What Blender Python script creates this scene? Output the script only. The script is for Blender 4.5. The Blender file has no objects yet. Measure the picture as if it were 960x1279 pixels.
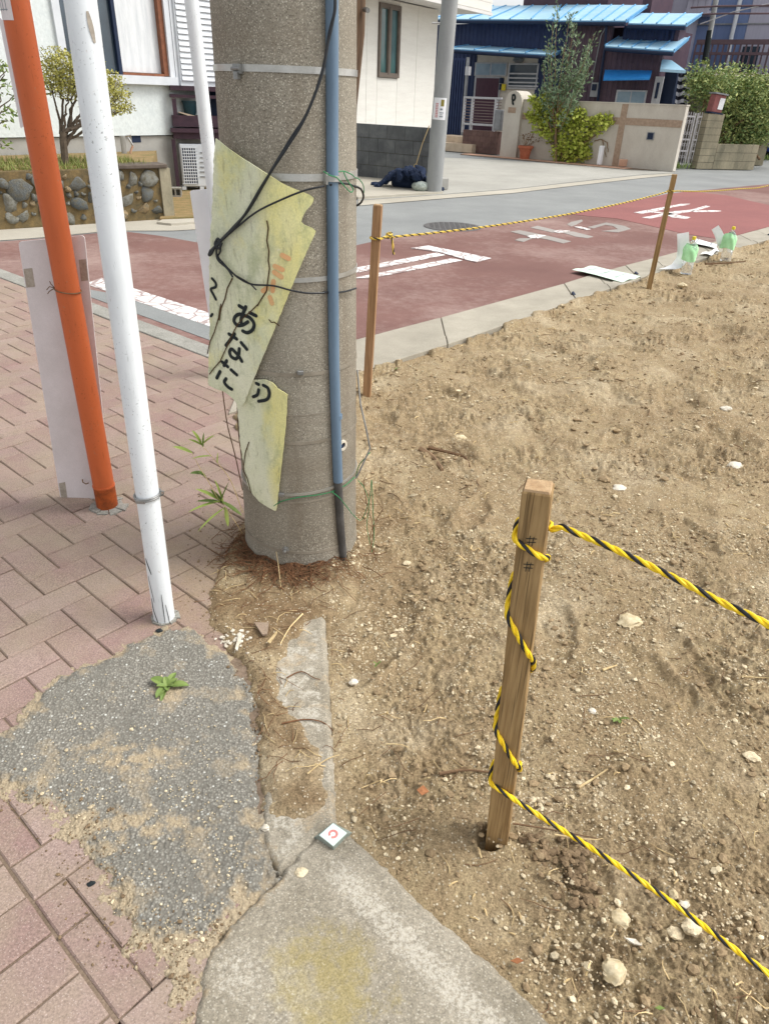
import bpy, bmesh, math, random
import numpy as np
from mathutils import Vector, Matrix
from mathutils.geometry import tessellate_polygon
random.seed(7); RNG = np.random.default_rng(11)
SC = bpy.context.scene
COL = SC.collection
PI = math.pi

# ------------------------------------------------------------------ camera
FPX, CX, CY, EYE = 887.0, 480.0, 639.5, 1.37       # pixels of a 960 x 1279 photograph, eye height in metres
_n = np.array([425.0 - CX, 2150.0 - CY, FPX]); _n /= np.linalg.norm(_n)
UPV = -_n
YV = np.array([0, 0, 1.0]) - UPV[2] * UPV; YV /= np.linalg.norm(YV)
XV = np.cross(YV, UPV)
cam = bpy.data.cameras.new('camera'); cam_o = bpy.data.objects.new('camera', cam); COL.objects.link(cam_o)
cam.sensor_fit = 'VERTICAL'; cam.sensor_height = 36.0; cam.lens = 36.0 * FPX / 1279.0
cam.clip_start = 0.05; cam.clip_end = 2000
_r = Vector((XV[0], YV[0], UPV[0])); _d = Vector((XV[1], YV[1], UPV[1])); _f = Vector((XV[2], YV[2], UPV[2]))
cam_o.matrix_world = Matrix(((_r[0], -_d[0], -_f[0], 0), (_r[1], -_d[1], -_f[1], 0), (_r[2], -_d[2], -_f[2], EYE), (0, 0, 0, 1)))
SC.camera = cam_o
SC.render.resolution_x = 768; SC.render.resolution_y = 1024

# ------------------------------------------------------------------ light
SUN_EL, SUN_AZ = 54.0, 88.0          # azimuth clockwise from +Y (the way the camera looks): right and behind
w = bpy.data.worlds.new('World'); SC.world = w; w.use_nodes = True
nt = w.node_tree; nt.nodes.clear()
sky = nt.nodes.new('ShaderNodeTexSky'); sky.sky_type = 'NISHITA'; sky.sun_disc = False
sky.sun_elevation = math.radians(SUN_EL); sky.sun_rotation = math.radians(SUN_AZ); sky.dust_density = 3.0
hs = nt.nodes.new('ShaderNodeHueSaturation'); hs.inputs['Saturation'].default_value = 0.18
bg = nt.nodes.new('ShaderNodeBackground'); bg.inputs['Strength'].default_value = 0.15
wo = nt.nodes.new('ShaderNodeOutputWorld')
nt.links.new(sky.outputs[0], hs.inputs['Color']); nt.links.new(hs.outputs[0], bg.inputs[0]); nt.links.new(bg.outputs[0], wo.inputs[0])
sl = bpy.data.lights.new('sun', 'SUN'); sl.energy = 1.35; sl.angle = math.radians(26); sl.color = (1.0, 0.97, 0.92)
so = bpy.data.objects.new('sun', sl); COL.objects.link(so)
_az, _el = math.radians(SUN_AZ), math.radians(SUN_EL)
_to = Vector((math.sin(_az) * math.cos(_el), math.cos(_az) * math.cos(_el), math.sin(_el)))
so.rotation_euler = _to.to_track_quat('Z', 'Y').to_euler(); so.location = _to * 30
SC.view_settings.view_transform = 'Standard'; SC.view_settings.look = 'None'
SC.view_settings.exposure = 0.74; SC.view_settings.gamma = 1.0

# ------------------------------------------------------------------ surveying: from the photograph's pixels to metres
def ray(px, py):
    v = np.array([px - CX, py - CY, FPX]); return np.array([v @ XV, v @ YV, v @ UPV])
def G(px, py, z=0.0):
    r = ray(px, py); t = (z - EYE) / r[2]; return Vector((r[0] * t, r[1] * t, z))
def DY(px, py, y):
    r = ray(px, py); t = y / r[1]; return Vector((r[0] * t, y, EYE + r[2] * t))
def PIX(p):
    v = p[0] * XV + p[1] * YV + (p[2] - EYE) * UPV; return CX + FPX * v[0] / v[2], CY + FPX * v[1] / v[2]
class Fac:                                         # an upright plane through P at an angle; d = metres in front of it
    def __init__(s, P, ang):
        a = math.radians(ang); s.P = Vector((P[0], P[1], 0)); s.u = Vector((math.cos(a), math.sin(a), 0)); s.n = Vector((math.sin(a), -math.cos(a), 0))
    def hit(s, px, py, d=0.0):
        r = Vector(ray(px, py)); O = Vector((0, 0, EYE)); q = s.P + s.n * d
        t = (q - O).dot(s.n) / r.dot(s.n); p = O + r * t
        return (p - s.P).dot(s.u), p.z
    def pt(s, u, z, d=0.0): return s.P + s.u * u + s.n * d + Vector((0, 0, z))
    def ppt(s, px, py, d=0.0): return s.pt(*s.hit(px, py, d), d)
    def box(s, mb, u0, u1, z0, z1, d0, d1):
        if u0 > u1: u0, u1 = u1, u0
        if z0 > z1: z0, z1 = z1, z0
        mb.hexa([s.pt(u, z, d) for z in (z0, z1) for (u, d) in ((u0, d1), (u1, d1), (u1, d0), (u0, d0))])
    def rect(s, x0, y0, x1, y1, d=0.0):
        ym = (y0 + y1) / 2; xm = (x0 + x1) / 2
        return s.hit(x0, ym, d)[0], s.hit(x1, ym, d)[0], s.hit(xm, y1, d)[1], s.hit(xm, y0, d)[1]
    def pbox(s, mb, x0, y0, x1, y1, d0, d1): s.box(mb, *s.rect(x0, y0, x1, y1, d1), d0, d1)
    def poly(s, mb, pts, d0, d1):                  # prism from pixel outline
        a = [s.ppt(x, y, d1) for x, y in pts]; b = [p - s.n * (d1 - d0) for p in a]; mb.prism_pts(a, b)

# ------------------------------------------------------------------ mesh collecting
class MB:
    def __init__(s): s.v = []; s.f = []
    def add(s, vs, fs):
        k = len(s.v); s.v += [tuple(p) for p in vs]; s.f += [tuple(i + k for i in f) for f in fs]
    def hexa(s, p): s.add(p, [(3, 2, 1, 0), (4, 5, 6, 7), (0, 1, 5, 4), (1, 2, 6, 5), (2, 3, 7, 6), (3, 0, 4, 7)])
    def box(s, c, sz, rot=None):
        c = Vector(c); R = rot or Matrix.Identity(3)
        s.hexa([c + R @ Vector((x * sz[0] / 2, y * sz[1] / 2, z * sz[2] / 2)) for z in (-1, 1) for x, y in ((-1, -1), (1, -1), (1, 1), (-1, 1))])
    def prism_pts(s, a, b):
        n = len(a); s.add(list(a) + list(b), [tuple(range(n)), tuple(range(2 * n - 1, n - 1, -1))] + [(i, i + n, (i + 1) % n + n, (i + 1) % n) for i in range(n)])
    def prism(s, pts, z0, z1):
        a = [Vector((p[0], p[1], z1)) for p in pts]; b = [Vector((p[0], p[1], z0)) for p in pts]; n = len(a)
        if n <= 4: s.prism_pts(a, b); return
        tr = tessellate_polygon([a]); s.add(a + b, [tuple(t) for t in tr] + [tuple(i + n for i in t[::-1]) for t in tr] + [(i, i + n, (i + 1) % n + n, (i + 1) % n) for i in range(n)])
    def tube(s, pts, rad, seg=8, cap=True):
        pts = [Vector(p) for p in pts]; n = len(pts)
        rads = rad if isinstance(rad, (list, tuple)) else [rad] * n
        t0 = (pts[1] - pts[0]).normalized(); a = t0.orthogonal().normalized(); vs = []
        for i, p in enumerate(pts):
            t = (pts[min(i + 1, n - 1)] - pts[max(i - 1, 0)])
            if t.length > 1e-9: t.normalize()
            else: t = t0
            a = (a - t * a.dot(t))
            a = a.normalized() if a.length > 1e-6 else t.orthogonal().normalized()
            b = t.cross(a)
            for k in range(seg):
                th = 2 * PI * k / seg; vs.append(p + (a * math.cos(th) + b * math.sin(th)) * rads[i])
        fs = [(i * seg + k, i * seg + (k + 1) % seg, (i + 1) * seg + (k + 1) % seg, (i + 1) * seg + k) for i in range(n - 1) for k in range(seg)]
        if cap: fs += [tuple(range(seg - 1, -1, -1)), tuple((n - 1) * seg + k for k in range(seg))]
        s.add(vs, fs)
    def lathe(s, c, prof, seg=24):
        c = Vector(c); vs = [c + Vector((r * math.cos(2 * PI * k / seg), r * math.sin(2 * PI * k / seg), z)) for r, z in prof for k in range(seg)]
        n = len(prof)
        fs = [(i * seg + k, i * seg + (k + 1) % seg, (i + 1) * seg + (k + 1) % seg, (i + 1) * seg + k) for i in range(n - 1) for k in range(seg)]
        fs += [tuple(range(seg - 1, -1, -1)), tuple((n - 1) * seg + k for k in range(seg))]
        s.add(vs, fs)
    def ribbon(s, pts, nrm, w, th=0.0012):          # flat stroke lying on a surface: pts and a normal per point
        pts = [Vector(p) for p in pts]; n = len(pts); vs = []
        ws = w if isinstance(w, (list, tuple)) else [w] * n
        for i, p in enumerate(pts):
            t = (pts[min(i + 1, n - 1)] - pts[max(i - 1, 0)]).normalized(); nn = Vector(nrm[i]); b = t.cross(nn).normalized() * ws[i] / 2
            vs += [p - b, p + b, p + b + nn * th, p - b + nn * th]
        fs = []
        for i in range(n - 1):
            k = i * 4; fs += [(k + j, k + (j + 1) % 4, k + 4 + (j + 1) % 4, k + 4 + j) for j in range(4)]
        fs += [(3, 2, 1, 0), tuple((n - 1) * 4 + j for j in range(4))]
        s.add(vs, fs)
    def build(s, name, mat, parent=None, smooth=False, loc=None, bevel=0):
        L = Vector(parent['_L']) if parent is not None and '_L' in parent else Vector(loc if loc is not None else (0, 0, 0))
        me = bpy.data.meshes.new(name); me.from_pydata([tuple(Vector(p) - L) for p in s.v], [], s.f); me.update()
        bm = bmesh.new(); bm.from_mesh(me); bmesh.ops.recalc_face_normals(bm, faces=bm.faces)
        if bevel: bmesh.ops.bevel(bm, geom=list(bm.edges), offset=bevel, segments=1, affect='EDGES', clamp_overlap=True)
        bm.to_mesh(me); bm.free()
        if smooth:
            me.shade_smooth()
            try: me.set_sharp_from_angle(angle=math.radians(42))
            except Exception: pass
        me.materials.append(mat)
        o = bpy.data.objects.new(name, me); COL.objects.link(o)
        o['_L'] = tuple(L)
        if parent is not None: o.parent = parent
        else: o.location = L
        return o
def tag(o, label=None, cat=None, group=None, kind=None):
    for k, v in (('label', label), ('category', cat), ('group', group), ('kind', kind)):
        if v: o[k] = v
    return o
def thing(name, label, cat, loc=(0, 0, 0), group=None):
    o = bpy.data.objects.new(name, None); COL.objects.link(o); o.location = loc; o['_L'] = tuple(loc); o.empty_display_size = 0.1
    return tag(o, label, cat, group)
def clone(o, parent, dl, rot=None):                 # a copy of a part under another thing
    c = o.copy(); COL.objects.link(c); c.parent = parent; c.location = dl
    if rot: c.rotation_euler = rot
    return c

# ------------------------------------------------------------------ numpy noise
def _h(ix, iy, seed):
    n = (ix.astype(np.int64) * 374761393 + iy.astype(np.int64) * 668265263 + seed * 974711) & 0xffffffff
    n = ((n ^ (n >> 13)) * 1274126177) & 0xffffffff
    return ((n ^ (n >> 16)) & 0xffff) / 65535.0
def gn(x, y, seed=0):
    xi = np.floor(x); yi = np.floor(y); fx = x - xi; fy = y - yi
    u = fx * fx * fx * (fx * (fx * 6 - 15) + 10); v = fy * fy * fy * (fy * (fy * 6 - 15) + 10)
    def g(dx, dy):
        a = _h(xi + dx, yi + dy, seed) * 2 * PI; return np.cos(a) * (fx - dx) + np.sin(a) * (fy - dy)
    return ((g(0, 0) * (1 - u) + g(1, 0) * u) * (1 - v) + (g(0, 1) * (1 - u) + g(1, 1) * u) * v) * 1.5
def fbm(x, y, sc, oct=4, seed=0, gain=0.5):
    r = 0; a = 1.0; s = 1.0 / sc
    for i in range(oct): r = r + a * gn(x * s, y * s, seed + i * 17); a *= gain; s *= 2.03
    return r
def worley(x, y, sc, seed=0):
    x = x / sc; y = y / sc; xi = np.floor(x); yi = np.floor(y); d1 = np.full(x.shape, 9.0); idv = np.zeros(x.shape)
    for dx in (-1, 0, 1):
        for dy in (-1, 0, 1):
            cx = xi + dx; cy = yi + dy; d = np.hypot(cx + _h(cx, cy, seed) - x, cy + _h(cx, cy, seed + 5) - y)
            m = d < d1; d1 = np.where(m, d, d1); idv = np.where(m, _h(cx, cy, seed + 9), idv)
    return d1, idv
def sdist(x, y, poly):                              # + inside
    P = np.array(poly); ins = np.zeros(x.shape, bool); d = np.full(x.shape, 1e9)
    for i in range(len(P)):
        ax, ay = P[i]; bx, by = P[(i + 1) % len(P)]; ex, ey = bx - ax, by - ay; L = ex * ex + ey * ey + 1e-12
        t = np.clip(((x - ax) * ex + (y - ay) * ey) / L, 0, 1); d = np.minimum(d, np.hypot(x - ax - t * ex, y - ay - t * ey))
        c = ((ay > y) != (by > y)); 
        if abs(ey) > 1e-12: ins ^= c & (x < ex * (y - ay) / ey + ax)
    return np.where(ins, d, -d)
def sstep(a, b, x):
    t = np.clip((x - a) / (b - a), 0, 1); return t * t * (3 - 2 * t)
def xy(pts): return [tuple(G(*p)[:2]) for p in pts]
def hfield(name, xs, ys, fun, mat, kind):           # a ground sheet whose grid is as fine as the eye can see it
    gx, gy = np.meshgrid(xs, ys); v = np.stack([gx - CX, gy - CY, np.full(gx.shape, FPX)], -1)
    rx, ry, rz = v @ XV, v @ YV, v @ UPV; t = -EYE / rz; x = rx * t; y = ry * t
    z, keep, attrs = fun(x, y)
    ny, nx = x.shape; idx = np.arange(nx * ny).reshape(ny, nx)
    kq = keep[:-1, :-1] & keep[1:, :-1] & keep[:-1, 1:] & keep[1:, 1:]
    q = np.stack([idx[:-1, :-1], idx[1:, :-1], idx[1:, 1:], idx[:-1, 1:]], -1)[kq]
    used = np.zeros(nx * ny, bool); used[q.ravel()] = True; remap = np.cumsum(used) - 1
    co = np.stack([x, y, z], -1).reshape(-1, 3)[used]; q = remap[q]
    me = bpy.data.meshes.new(name); me.vertices.add(len(co)); me.vertices.foreach_set('co', co.astype(np.float32).ravel())
    me.loops.add(q.size); me.loops.foreach_set('vertex_index', q.astype(np.int32).ravel())
    me.polygons.add(len(q)); me.polygons.foreach_set('loop_start', np.arange(0, q.size, 4, dtype=np.int32))
    try: me.polygons.foreach_set('loop_total', np.full(len(q), 4, dtype=np.int32))
    except Exception: pass
    me.update(calc_edges=True); me.validate()
    for k, a in attrs.items():
        at = me.attributes.new(k, 'FLOAT', 'POINT'); at.data.foreach_set('value', a.reshape(-1)[used].astype(np.float32))
    me.shade_smooth(); me.materials.append(mat)
    o = bpy.data.objects.new(name, me); COL.objects.link(o); o['kind'] = kind
    return o
# ------------------------------------------------------------------ materials
def srgb(r, g, b): return tuple(((c / 255) / 12.92 if c <= 10 else ((c / 255 + 0.055) / 1.055) ** 2.4) for c in (r, g, b))
class NT:
    def __init__(s, name, world=False):
        s.world = world; s.m = bpy.data.materials.new(name); s.m.use_nodes = True; s.t = s.m.node_tree; s.b = s.t.nodes['Principled BSDF']
        s.tc = s.t.nodes.new('ShaderNodeNewGeometry' if world else 'ShaderNodeTexCoord'); s.co = s.tc.outputs['Position' if world else 'Object']
    def n(s, kind, **kw):
        o = s.t.nodes.new(kind)
        for k, v in kw.items():
            if k in o.inputs: o.inputs[k].default_value = v
            else: setattr(o, k, v)
        return o
    def l(s, a, b): s.t.links.new(a, b)
    def vec(s, scale=(1, 1, 1)):
        if scale == (1, 1, 1): return s.co
        m = s.n('ShaderNodeMapping'); m.inputs['Scale'].default_value = scale; s.l(s.co, m.inputs[0]); return m.outputs[0]
    def noise(s, scale, detail=4, rough=0.6, stretch=(1, 1, 1)):
        o = s.n('ShaderNodeTexNoise', Scale=scale, Detail=detail, Roughness=rough); s.l(s.vec(stretch), o.inputs['Vector']); return o.outputs[0]
    def vor(s, scale, out='Distance', stretch=(1, 1, 1), rnd=1.0):
        o = s.n('ShaderNodeTexVoronoi', Scale=scale, Randomness=rnd); s.l(s.vec(stretch), o.inputs['Vector']); return o.outputs[out]
    def ramp(s, fac, a, b, ca=(0, 0, 0), cb=(1, 1, 1)):
        o = s.n('ShaderNodeValToRGB'); e = o.color_ramp.elements; e[0].position = a; e[1].position = b; e[0].color = (*ca, 1); e[1].color = (*cb, 1); s.l(fac, o.inputs[0]); return o.outputs[0]
    def mix(s, fac, a, b, mode='MIX'):
        o = s.n('ShaderNodeMix', data_type='RGBA', blend_type=mode)
        for v, i in ((fac, 0), (a, 6), (b, 7)):
            if isinstance(v, (int, float)): o.inputs[i].default_value = v
            elif isinstance(v, tuple): o.inputs[i].default_value = (*v[:3], 1)
            else: s.l(v, o.inputs[i])
        return o.outputs[2]
    def mth(s, op, a, b=0.0):
        o = s.n('ShaderNodeMath', operation=op)
        for v, i in ((a, 0), (b, 1)):
            if isinstance(v, (int, float)): o.inputs[i].default_value = v
            else: s.l(v, o.inputs[i])
        return o.outputs[0]
    def attr(s, name): return s.n('ShaderNodeAttribute', attribute_name=name).outputs['Fac']
    def objrand(s): return s.n('ShaderNodeObjectInfo').outputs['Random']
    def island(s): return s.n('ShaderNodeNewGeometry').outputs['Random Per Island']
    def bump(s, h, strength=0.3, dist=0.002):
        o = s.n('ShaderNodeBump', Strength=strength, Distance=dist); s.l(h, o.inputs['Height'])
        if s.b.inputs['Normal'].is_linked: s.l(s.b.inputs['Normal'].links[0].from_socket, o.inputs['Normal'])
        s.l(o.outputs[0], s.b.inputs['Normal'])
    def out(s, col=None, rough=0.8, spec=0.3, metal=0.0):
        if col is not None:
            if isinstance(col, tuple): s.b.inputs['Base Color'].default_value = (*col[:3], 1)
            else: s.l(col, s.b.inputs['Base Color'])
        s.b.inputs['Roughness'].default_value = rough; s.b.inputs['Specular IOR Level'].default_value = spec; s.b.inputs['Metallic'].default_value = metal
        return s.m
def mat(name, c1, c2=None, scale=12, rough=0.7, spec=0.3, metal=0.0, grain=0.12, gscale=250, bump=0.15, bd=0.001, stretch=(1, 1, 1), rand=0.0, island=0.0, detail=5):
    N = NT(name); c2 = c2 or tuple(x * 0.75 for x in c1)
    col = N.mix(N.ramp(N.noise(scale, detail, 0.62, stretch), 0.32, 0.68), c1, c2)
    if grain:
        g = N.noise(gscale, 2, 0.6, stretch); col = N.mix(1.0, col, N.ramp(g, 0.25, 0.75, (1 - grain,) * 3, (1 + grain,) * 3), 'MULTIPLY')
        if bump: N.bump(g, bump, bd)
    if rand: col = N.mix(1.0, col, N.ramp(N.objrand(), 0, 1, (1 - rand,) * 3, (1 + rand,) * 3), 'MULTIPLY')
    if island: col = N.mix(1.0, col, N.ramp(N.island(), 0, 1, (1 - island,) * 3, (1 + island,) * 3), 'MULTIPLY')
    return N.out(col, rough, spec, metal)
def soil_mat():
    N = NT('soil')
    base = N.mix(N.ramp(N.noise(2.2, 6, 0.6), 0.35, 0.66), srgb(175, 158, 126), srgb(149, 131, 102))
    base = N.mix(N.ramp(N.noise(17, 6, 0.65), 0.36, 0.62), base, srgb(157, 138, 109))
    base = N.mix(N.mth('MULTIPLY', N.attr('pale'), 0.75), base, srgb(188, 173, 146))
    base = N.mix(N.mth('MULTIPLY', N.attr('damp'), 0.8), base, srgb(128, 106, 80))
    g = N.noise(210, 3, 0.7); base = N.mix(1.0, base, N.ramp(g, 0.3, 0.7, (0.58, 0.57, 0.55), (1.38, 1.37, 1.35)), 'MULTIPLY')
    g5 = N.noise(48, 5, 0.75); base = N.mix(1.0, base, N.ramp(g5, 0.32, 0.68, (0.78, 0.77, 0.75), (1.16, 1.16, 1.15)), 'MULTIPLY')
    v = N.vor(150, 'Color'); sep = N.n('ShaderNodeSeparateColor'); N.l(v, sep.inputs[0]); d = N.vor(150)
    spk = N.mth('MULTIPLY', N.ramp(sep.outputs[0], 0.80, 0.85), N.ramp(d, 0.25, 0.4, (1, 1, 1), (0, 0, 0)))
    base = N.mix(N.mth('MULTIPLY', spk, 0.8), base, srgb(224, 214, 190))
    spd = N.mth('MULTIPLY', N.ramp(sep.outputs[1], 0.9, 0.94), N.ramp(d, 0.25, 0.4, (1, 1, 1), (0, 0, 0)))
    base = N.mix(N.mth('MULTIPLY', spd, 0.6), base, srgb(96, 80, 62))
    N.bump(N.noise(60, 6, 0.75), 0.8, 0.010); N.bump(N.noise(330, 3, 0.7), 0.8, 0.003)
    return N.out(base, 0.95, 0.15)
def patch_mat():                                    # old coarse asphalt with sand washed over it
    N = NT('old_asphalt')
    v = N.vor(165, 'Color'); sep = N.n('ShaderNodeSeparateColor'); N.l(v, sep.inputs[0]); d = N.vor(165)
    st = N.ramp(sep.outputs[0], 0.0, 1.0, srgb(124, 121, 112), srgb(164, 160, 149))
    st = N.mix(N.ramp(sep.outputs[1], 0.96, 0.98), st, srgb(204, 204, 196))
    st = N.mix(N.ramp(N.noise(7, 4, 0.6), 0.4, 0.65), st, N.mix(1.0, st, (0.80, 0.81, 0.81), 'MULTIPLY'))
    base = N.mix(N.ramp(d, 0.30, 0.62), st, srgb(116, 112, 103))
    g = N.noise(240, 3, 0.7); sand = N.mix(N.ramp(g, 0.35, 0.65), srgb(150, 134, 109), srgb(182, 166, 138))
    sm = N.mth('MULTIPLY', N.attr('sand'), 1.0); base = N.mix(N.mth('MULTIPLY', N.ramp(N.mth('ADD', sm, N.mth('MULTIPLY', N.noise(90, 5, 0.8), 0.8)), 0.55, 1.15), 0.9), base, sand)
    N.bump(d, 0.8, -0.003); N.bump(g, 0.4, 0.0015)
    return N.out(base, 0.9, 0.25)
def slab_mat():                                     # weathered concrete, white lichen crust, yellow moss film
    N = NT('weathered_concrete')
    base = N.mix(N.ramp(N.noise(5, 6, 0.6), 0.35, 0.65), srgb(162, 154, 138), srgb(136, 128, 112))
    g = N.noise(260, 3, 0.75); base = N.mix(1.0, base, N.ramp(g, 0.3, 0.7, (0.66,) * 3, (1.28,) * 3), 'MULTIPLY'); g9 = N.noise(110, 4, 0.8); base = N.mix(1.0, base, N.ramp(g9, 0.34, 0.66, (0.74,) * 3, (1.2,) * 3), 'MULTIPLY')
    base = N.mix(N.mth('MULTIPLY', N.ramp(N.noise(28, 5, 0.75), 0.5, 0.7), 0.45), base, srgb(120, 112, 96))
    spk = N.ramp(N.vor(150), 0.16, 0.3, (1, 1, 1), (0, 0, 0)); base = N.mix(N.mth('MULTIPLY', spk, 0.5), base, srgb(202, 196, 180))
    moss = N.ramp(N.mth('ADD', N.attr('moss'), N.mth('MULTIPLY', N.mth('SUBTRACT', N.noise(60, 6, 0.8), 0.5), 2.2)), 0.35, 1.0)
    base = N.mix(N.mth('MULTIPLY', moss, 0.8), base, N.mix(N.ramp(g, 0.35, 0.65), srgb(132, 120, 78), srgb(164, 150, 102)))
    lic = N.ramp(N.mth('ADD', N.attr('lichen'), N.mth('MULTIPLY', N.mth('SUBTRACT', N.noise(120, 6, 0.85), 0.5), 3.2)), 0.5, 0.95)
    base = N.mix(N.mth('MULTIPLY', lic, 0.62), base, srgb(206, 200, 186))
    sand = N.ramp(N.mth('ADD', N.attr('sand'), N.mth('MULTIPLY', N.mth('SUBTRACT', N.noise(60, 5, 0.75), 0.5), 0.9)), 0.35, 0.75)
    base = N.mix(sand, base, N.mix(N.ramp(g, 0.35, 0.65), srgb(160, 138, 106), srgb(186, 164, 130)))
    N.bump(N.noise(40, 4, 0.6), 0.3, 0.003); N.bump(g, 0.5, 0.0015)
    return N.out(base, 0.9, 0.2)
def brick_mat():
    N = NT('paver_clay', True)
    base = N.mix(N.objrand(), srgb(140, 116, 109), srgb(156, 137, 127))
    base = N.mix(N.ramp(N.noise(6, 5, 0.65), 0.42, 0.66), base, srgb(146, 130, 114))
    base = N.mix(N.mth('MULTIPLY', N.ramp(N.noise(1.3, 3, 0.6), 0.5, 0.72), 0.6), base, srgb(150, 137, 119))
    base = N.mix(N.mth('MULTIPLY', N.ramp(N.noise(2.1, 4, 0.6, (1, 1, 1)), 0.5, 0.7), 0.4), base, srgb(146, 110, 108))
    g = N.noise(210, 3, 0.75); base = N.mix(1.0, base, N.ramp(g, 0.3, 0.7, (0.66,) * 3, (1.32,) * 3), 'MULTIPLY')
    base = N.mix(N.mth('MULTIPLY', N.ramp(N.noise(34, 5, 0.75), 0.52, 0.7), 0.35), base, srgb(124, 104, 92))
    sp = N.ramp(N.vor(190), 0.13, 0.26, (1, 1, 1), (0, 0, 0)); base = N.mix(N.mth('MULTIPLY', sp, 0.35), base, srgb(214, 198, 190))
    vd = N.n('ShaderNodeVectorMath', operation='DISTANCE'); N.l(N.co, vd.inputs[0]); vd.inputs[1].default_value = (-0.36, 1.95, 0)   # soil trodden out from the pole foot
    dirt = N.ramp(N.mth('ADD', N.mth('SUBTRACT', 0.95, N.mth('MULTIPLY', vd.outputs['Value'], 1.25)), N.mth('MULTIPLY', N.mth('SUBTRACT', N.noise(14, 6, 0.75), 0.5), 1.3)), 0.30, 0.72); base = N.mix(N.mth('MULTIPLY', dirt, 0.72), base, N.mix(N.ramp(g, 0.35, 0.65), srgb(132, 114, 92), srgb(156, 138, 112)))
    dust = N.ramp(N.noise(3.1, 6, 0.7), 0.46, 0.66); base = N.mix(N.mth('MULTIPLY', dust, 0.4), base, srgb(166, 150, 132))
    N.bump(g, 0.4, 0.001); N.bump(N.noise(60, 4, 0.6), 0.25, 0.002)
    return N.out(base, 0.88, 0.2)
def pole_mat():                                     # washed concrete, the aggregate showing
    N = NT('aggregate_concrete')
    base = N.mix(N.ramp(N.noise(3, 5, 0.6, (1, 1, 0.5)), 0.35, 0.65), srgb(154, 148, 134), srgb(128, 120, 106))
    v = N.vor(310, 'Color'); sep = N.n('ShaderNodeSeparateColor'); N.l(v, sep.inputs[0]); d = N.vor(310)
    st = N.ramp(sep.outputs[0], 0, 1, srgb(90, 84, 75), srgb(184, 177, 162)); st = N.mix(N.ramp(sep.outputs[1], 0.90, 0.94), st, srgb(206, 200, 184))
    zone = N.ramp(N.noise(2.2, 3, 0.5, (1, 1, 1.6)), 0.40, 0.62)
    m = N.mth('MULTIPLY', N.ramp(d, 0.35, 0.6, (1, 1, 1), (0, 0, 0)), N.mth('ADD', N.mth('MULTIPLY', zone, 0.4), 0.58))
    base = N.mix(m, base, st)
    ring = N.noise(1.0, 4, 0.5, (0.15, 0.15, 9)); base = N.mix(N.mth('MULTIPLY', N.ramp(ring, 0.5, 0.66), 0.35), base, srgb(120, 108, 92))
    stain = N.noise(1.0, 4, 0.6, (9, 9, 0.7)); base = N.mix(N.mth('MULTIPLY', N.ramp(stain, 0.52, 0.7), 0.4), base, srgb(112, 98, 80))
    N.bump(d, 0.5, -0.0012); N.bump(N.noise(380, 2, 0.6), 0.3, 0.0008)
    return N.out(base, 0.85, 0.25)
def wood_mat(name, a, b, sc=1.0):
    N = NT(name)
    gr = N.noise(18 * sc, 5, 0.65, (6, 6, 0.3)); base = N.mix(N.ramp(gr, 0.36, 0.64), a, b)
    ln = N.noise(34 * sc, 3, 0.6, (7, 7, 0.10)); base = N.mix(N.mth('MULTIPLY', N.ramp(ln, 0.52, 0.64), 0.75), base, tuple(x * 0.42 for x in b))
    base = N.mix(N.mth('MULTIPLY', N.ramp(N.noise(9, 4, 0.6), 0.5, 0.75), 0.3), base, tuple(x * 0.6 for x in a))
    N.bump(ln, 0.5, -0.0012); N.bump(gr, 0.3, 0.0008)
    return N.out(base, 0.8, 0.25)
def road_mat(name, a, b, grit=0.16, worn=None, wornattr=False):
    N = NT(name)
    base = N.mix(N.ramp(N.noise(0.8, 5, 0.65), 0.36, 0.66), a, b)
    base = N.mix(N.mth('MULTIPLY', N.ramp(N.noise(4, 6, 0.7), 0.48, 0.72), 0.5), base, tuple(x * 0.82 for x in a))
    if worn:
        wv = N.ramp(N.mth('ADD', N.mth('MULTIPLY', N.noise(0.55, 4, 0.6), 0.8), N.mth('MULTIPLY', N.noise(14, 5, 0.8), 0.35)), 0.54, 0.74)
        base = N.mix(N.mth('MULTIPLY', wv, 0.6), base, worn)
    g = N.noise(170, 2, 0.7); base = N.mix(1.0, base, N.ramp(g, 0.3, 0.7, (1 - grit,) * 3, (1 + grit,) * 3), 'MULTIPLY')
    sp = N.ramp(N.vor(120), 0.1, 0.22, (1, 1, 1), (0, 0, 0)); base = N.mix(N.mth('MULTIPLY', sp, 0.16), base, srgb(215, 205, 195))
    N.bump(g, 0.4, 0.002)
    return N.out(base, 0.9, 0.25)
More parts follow.
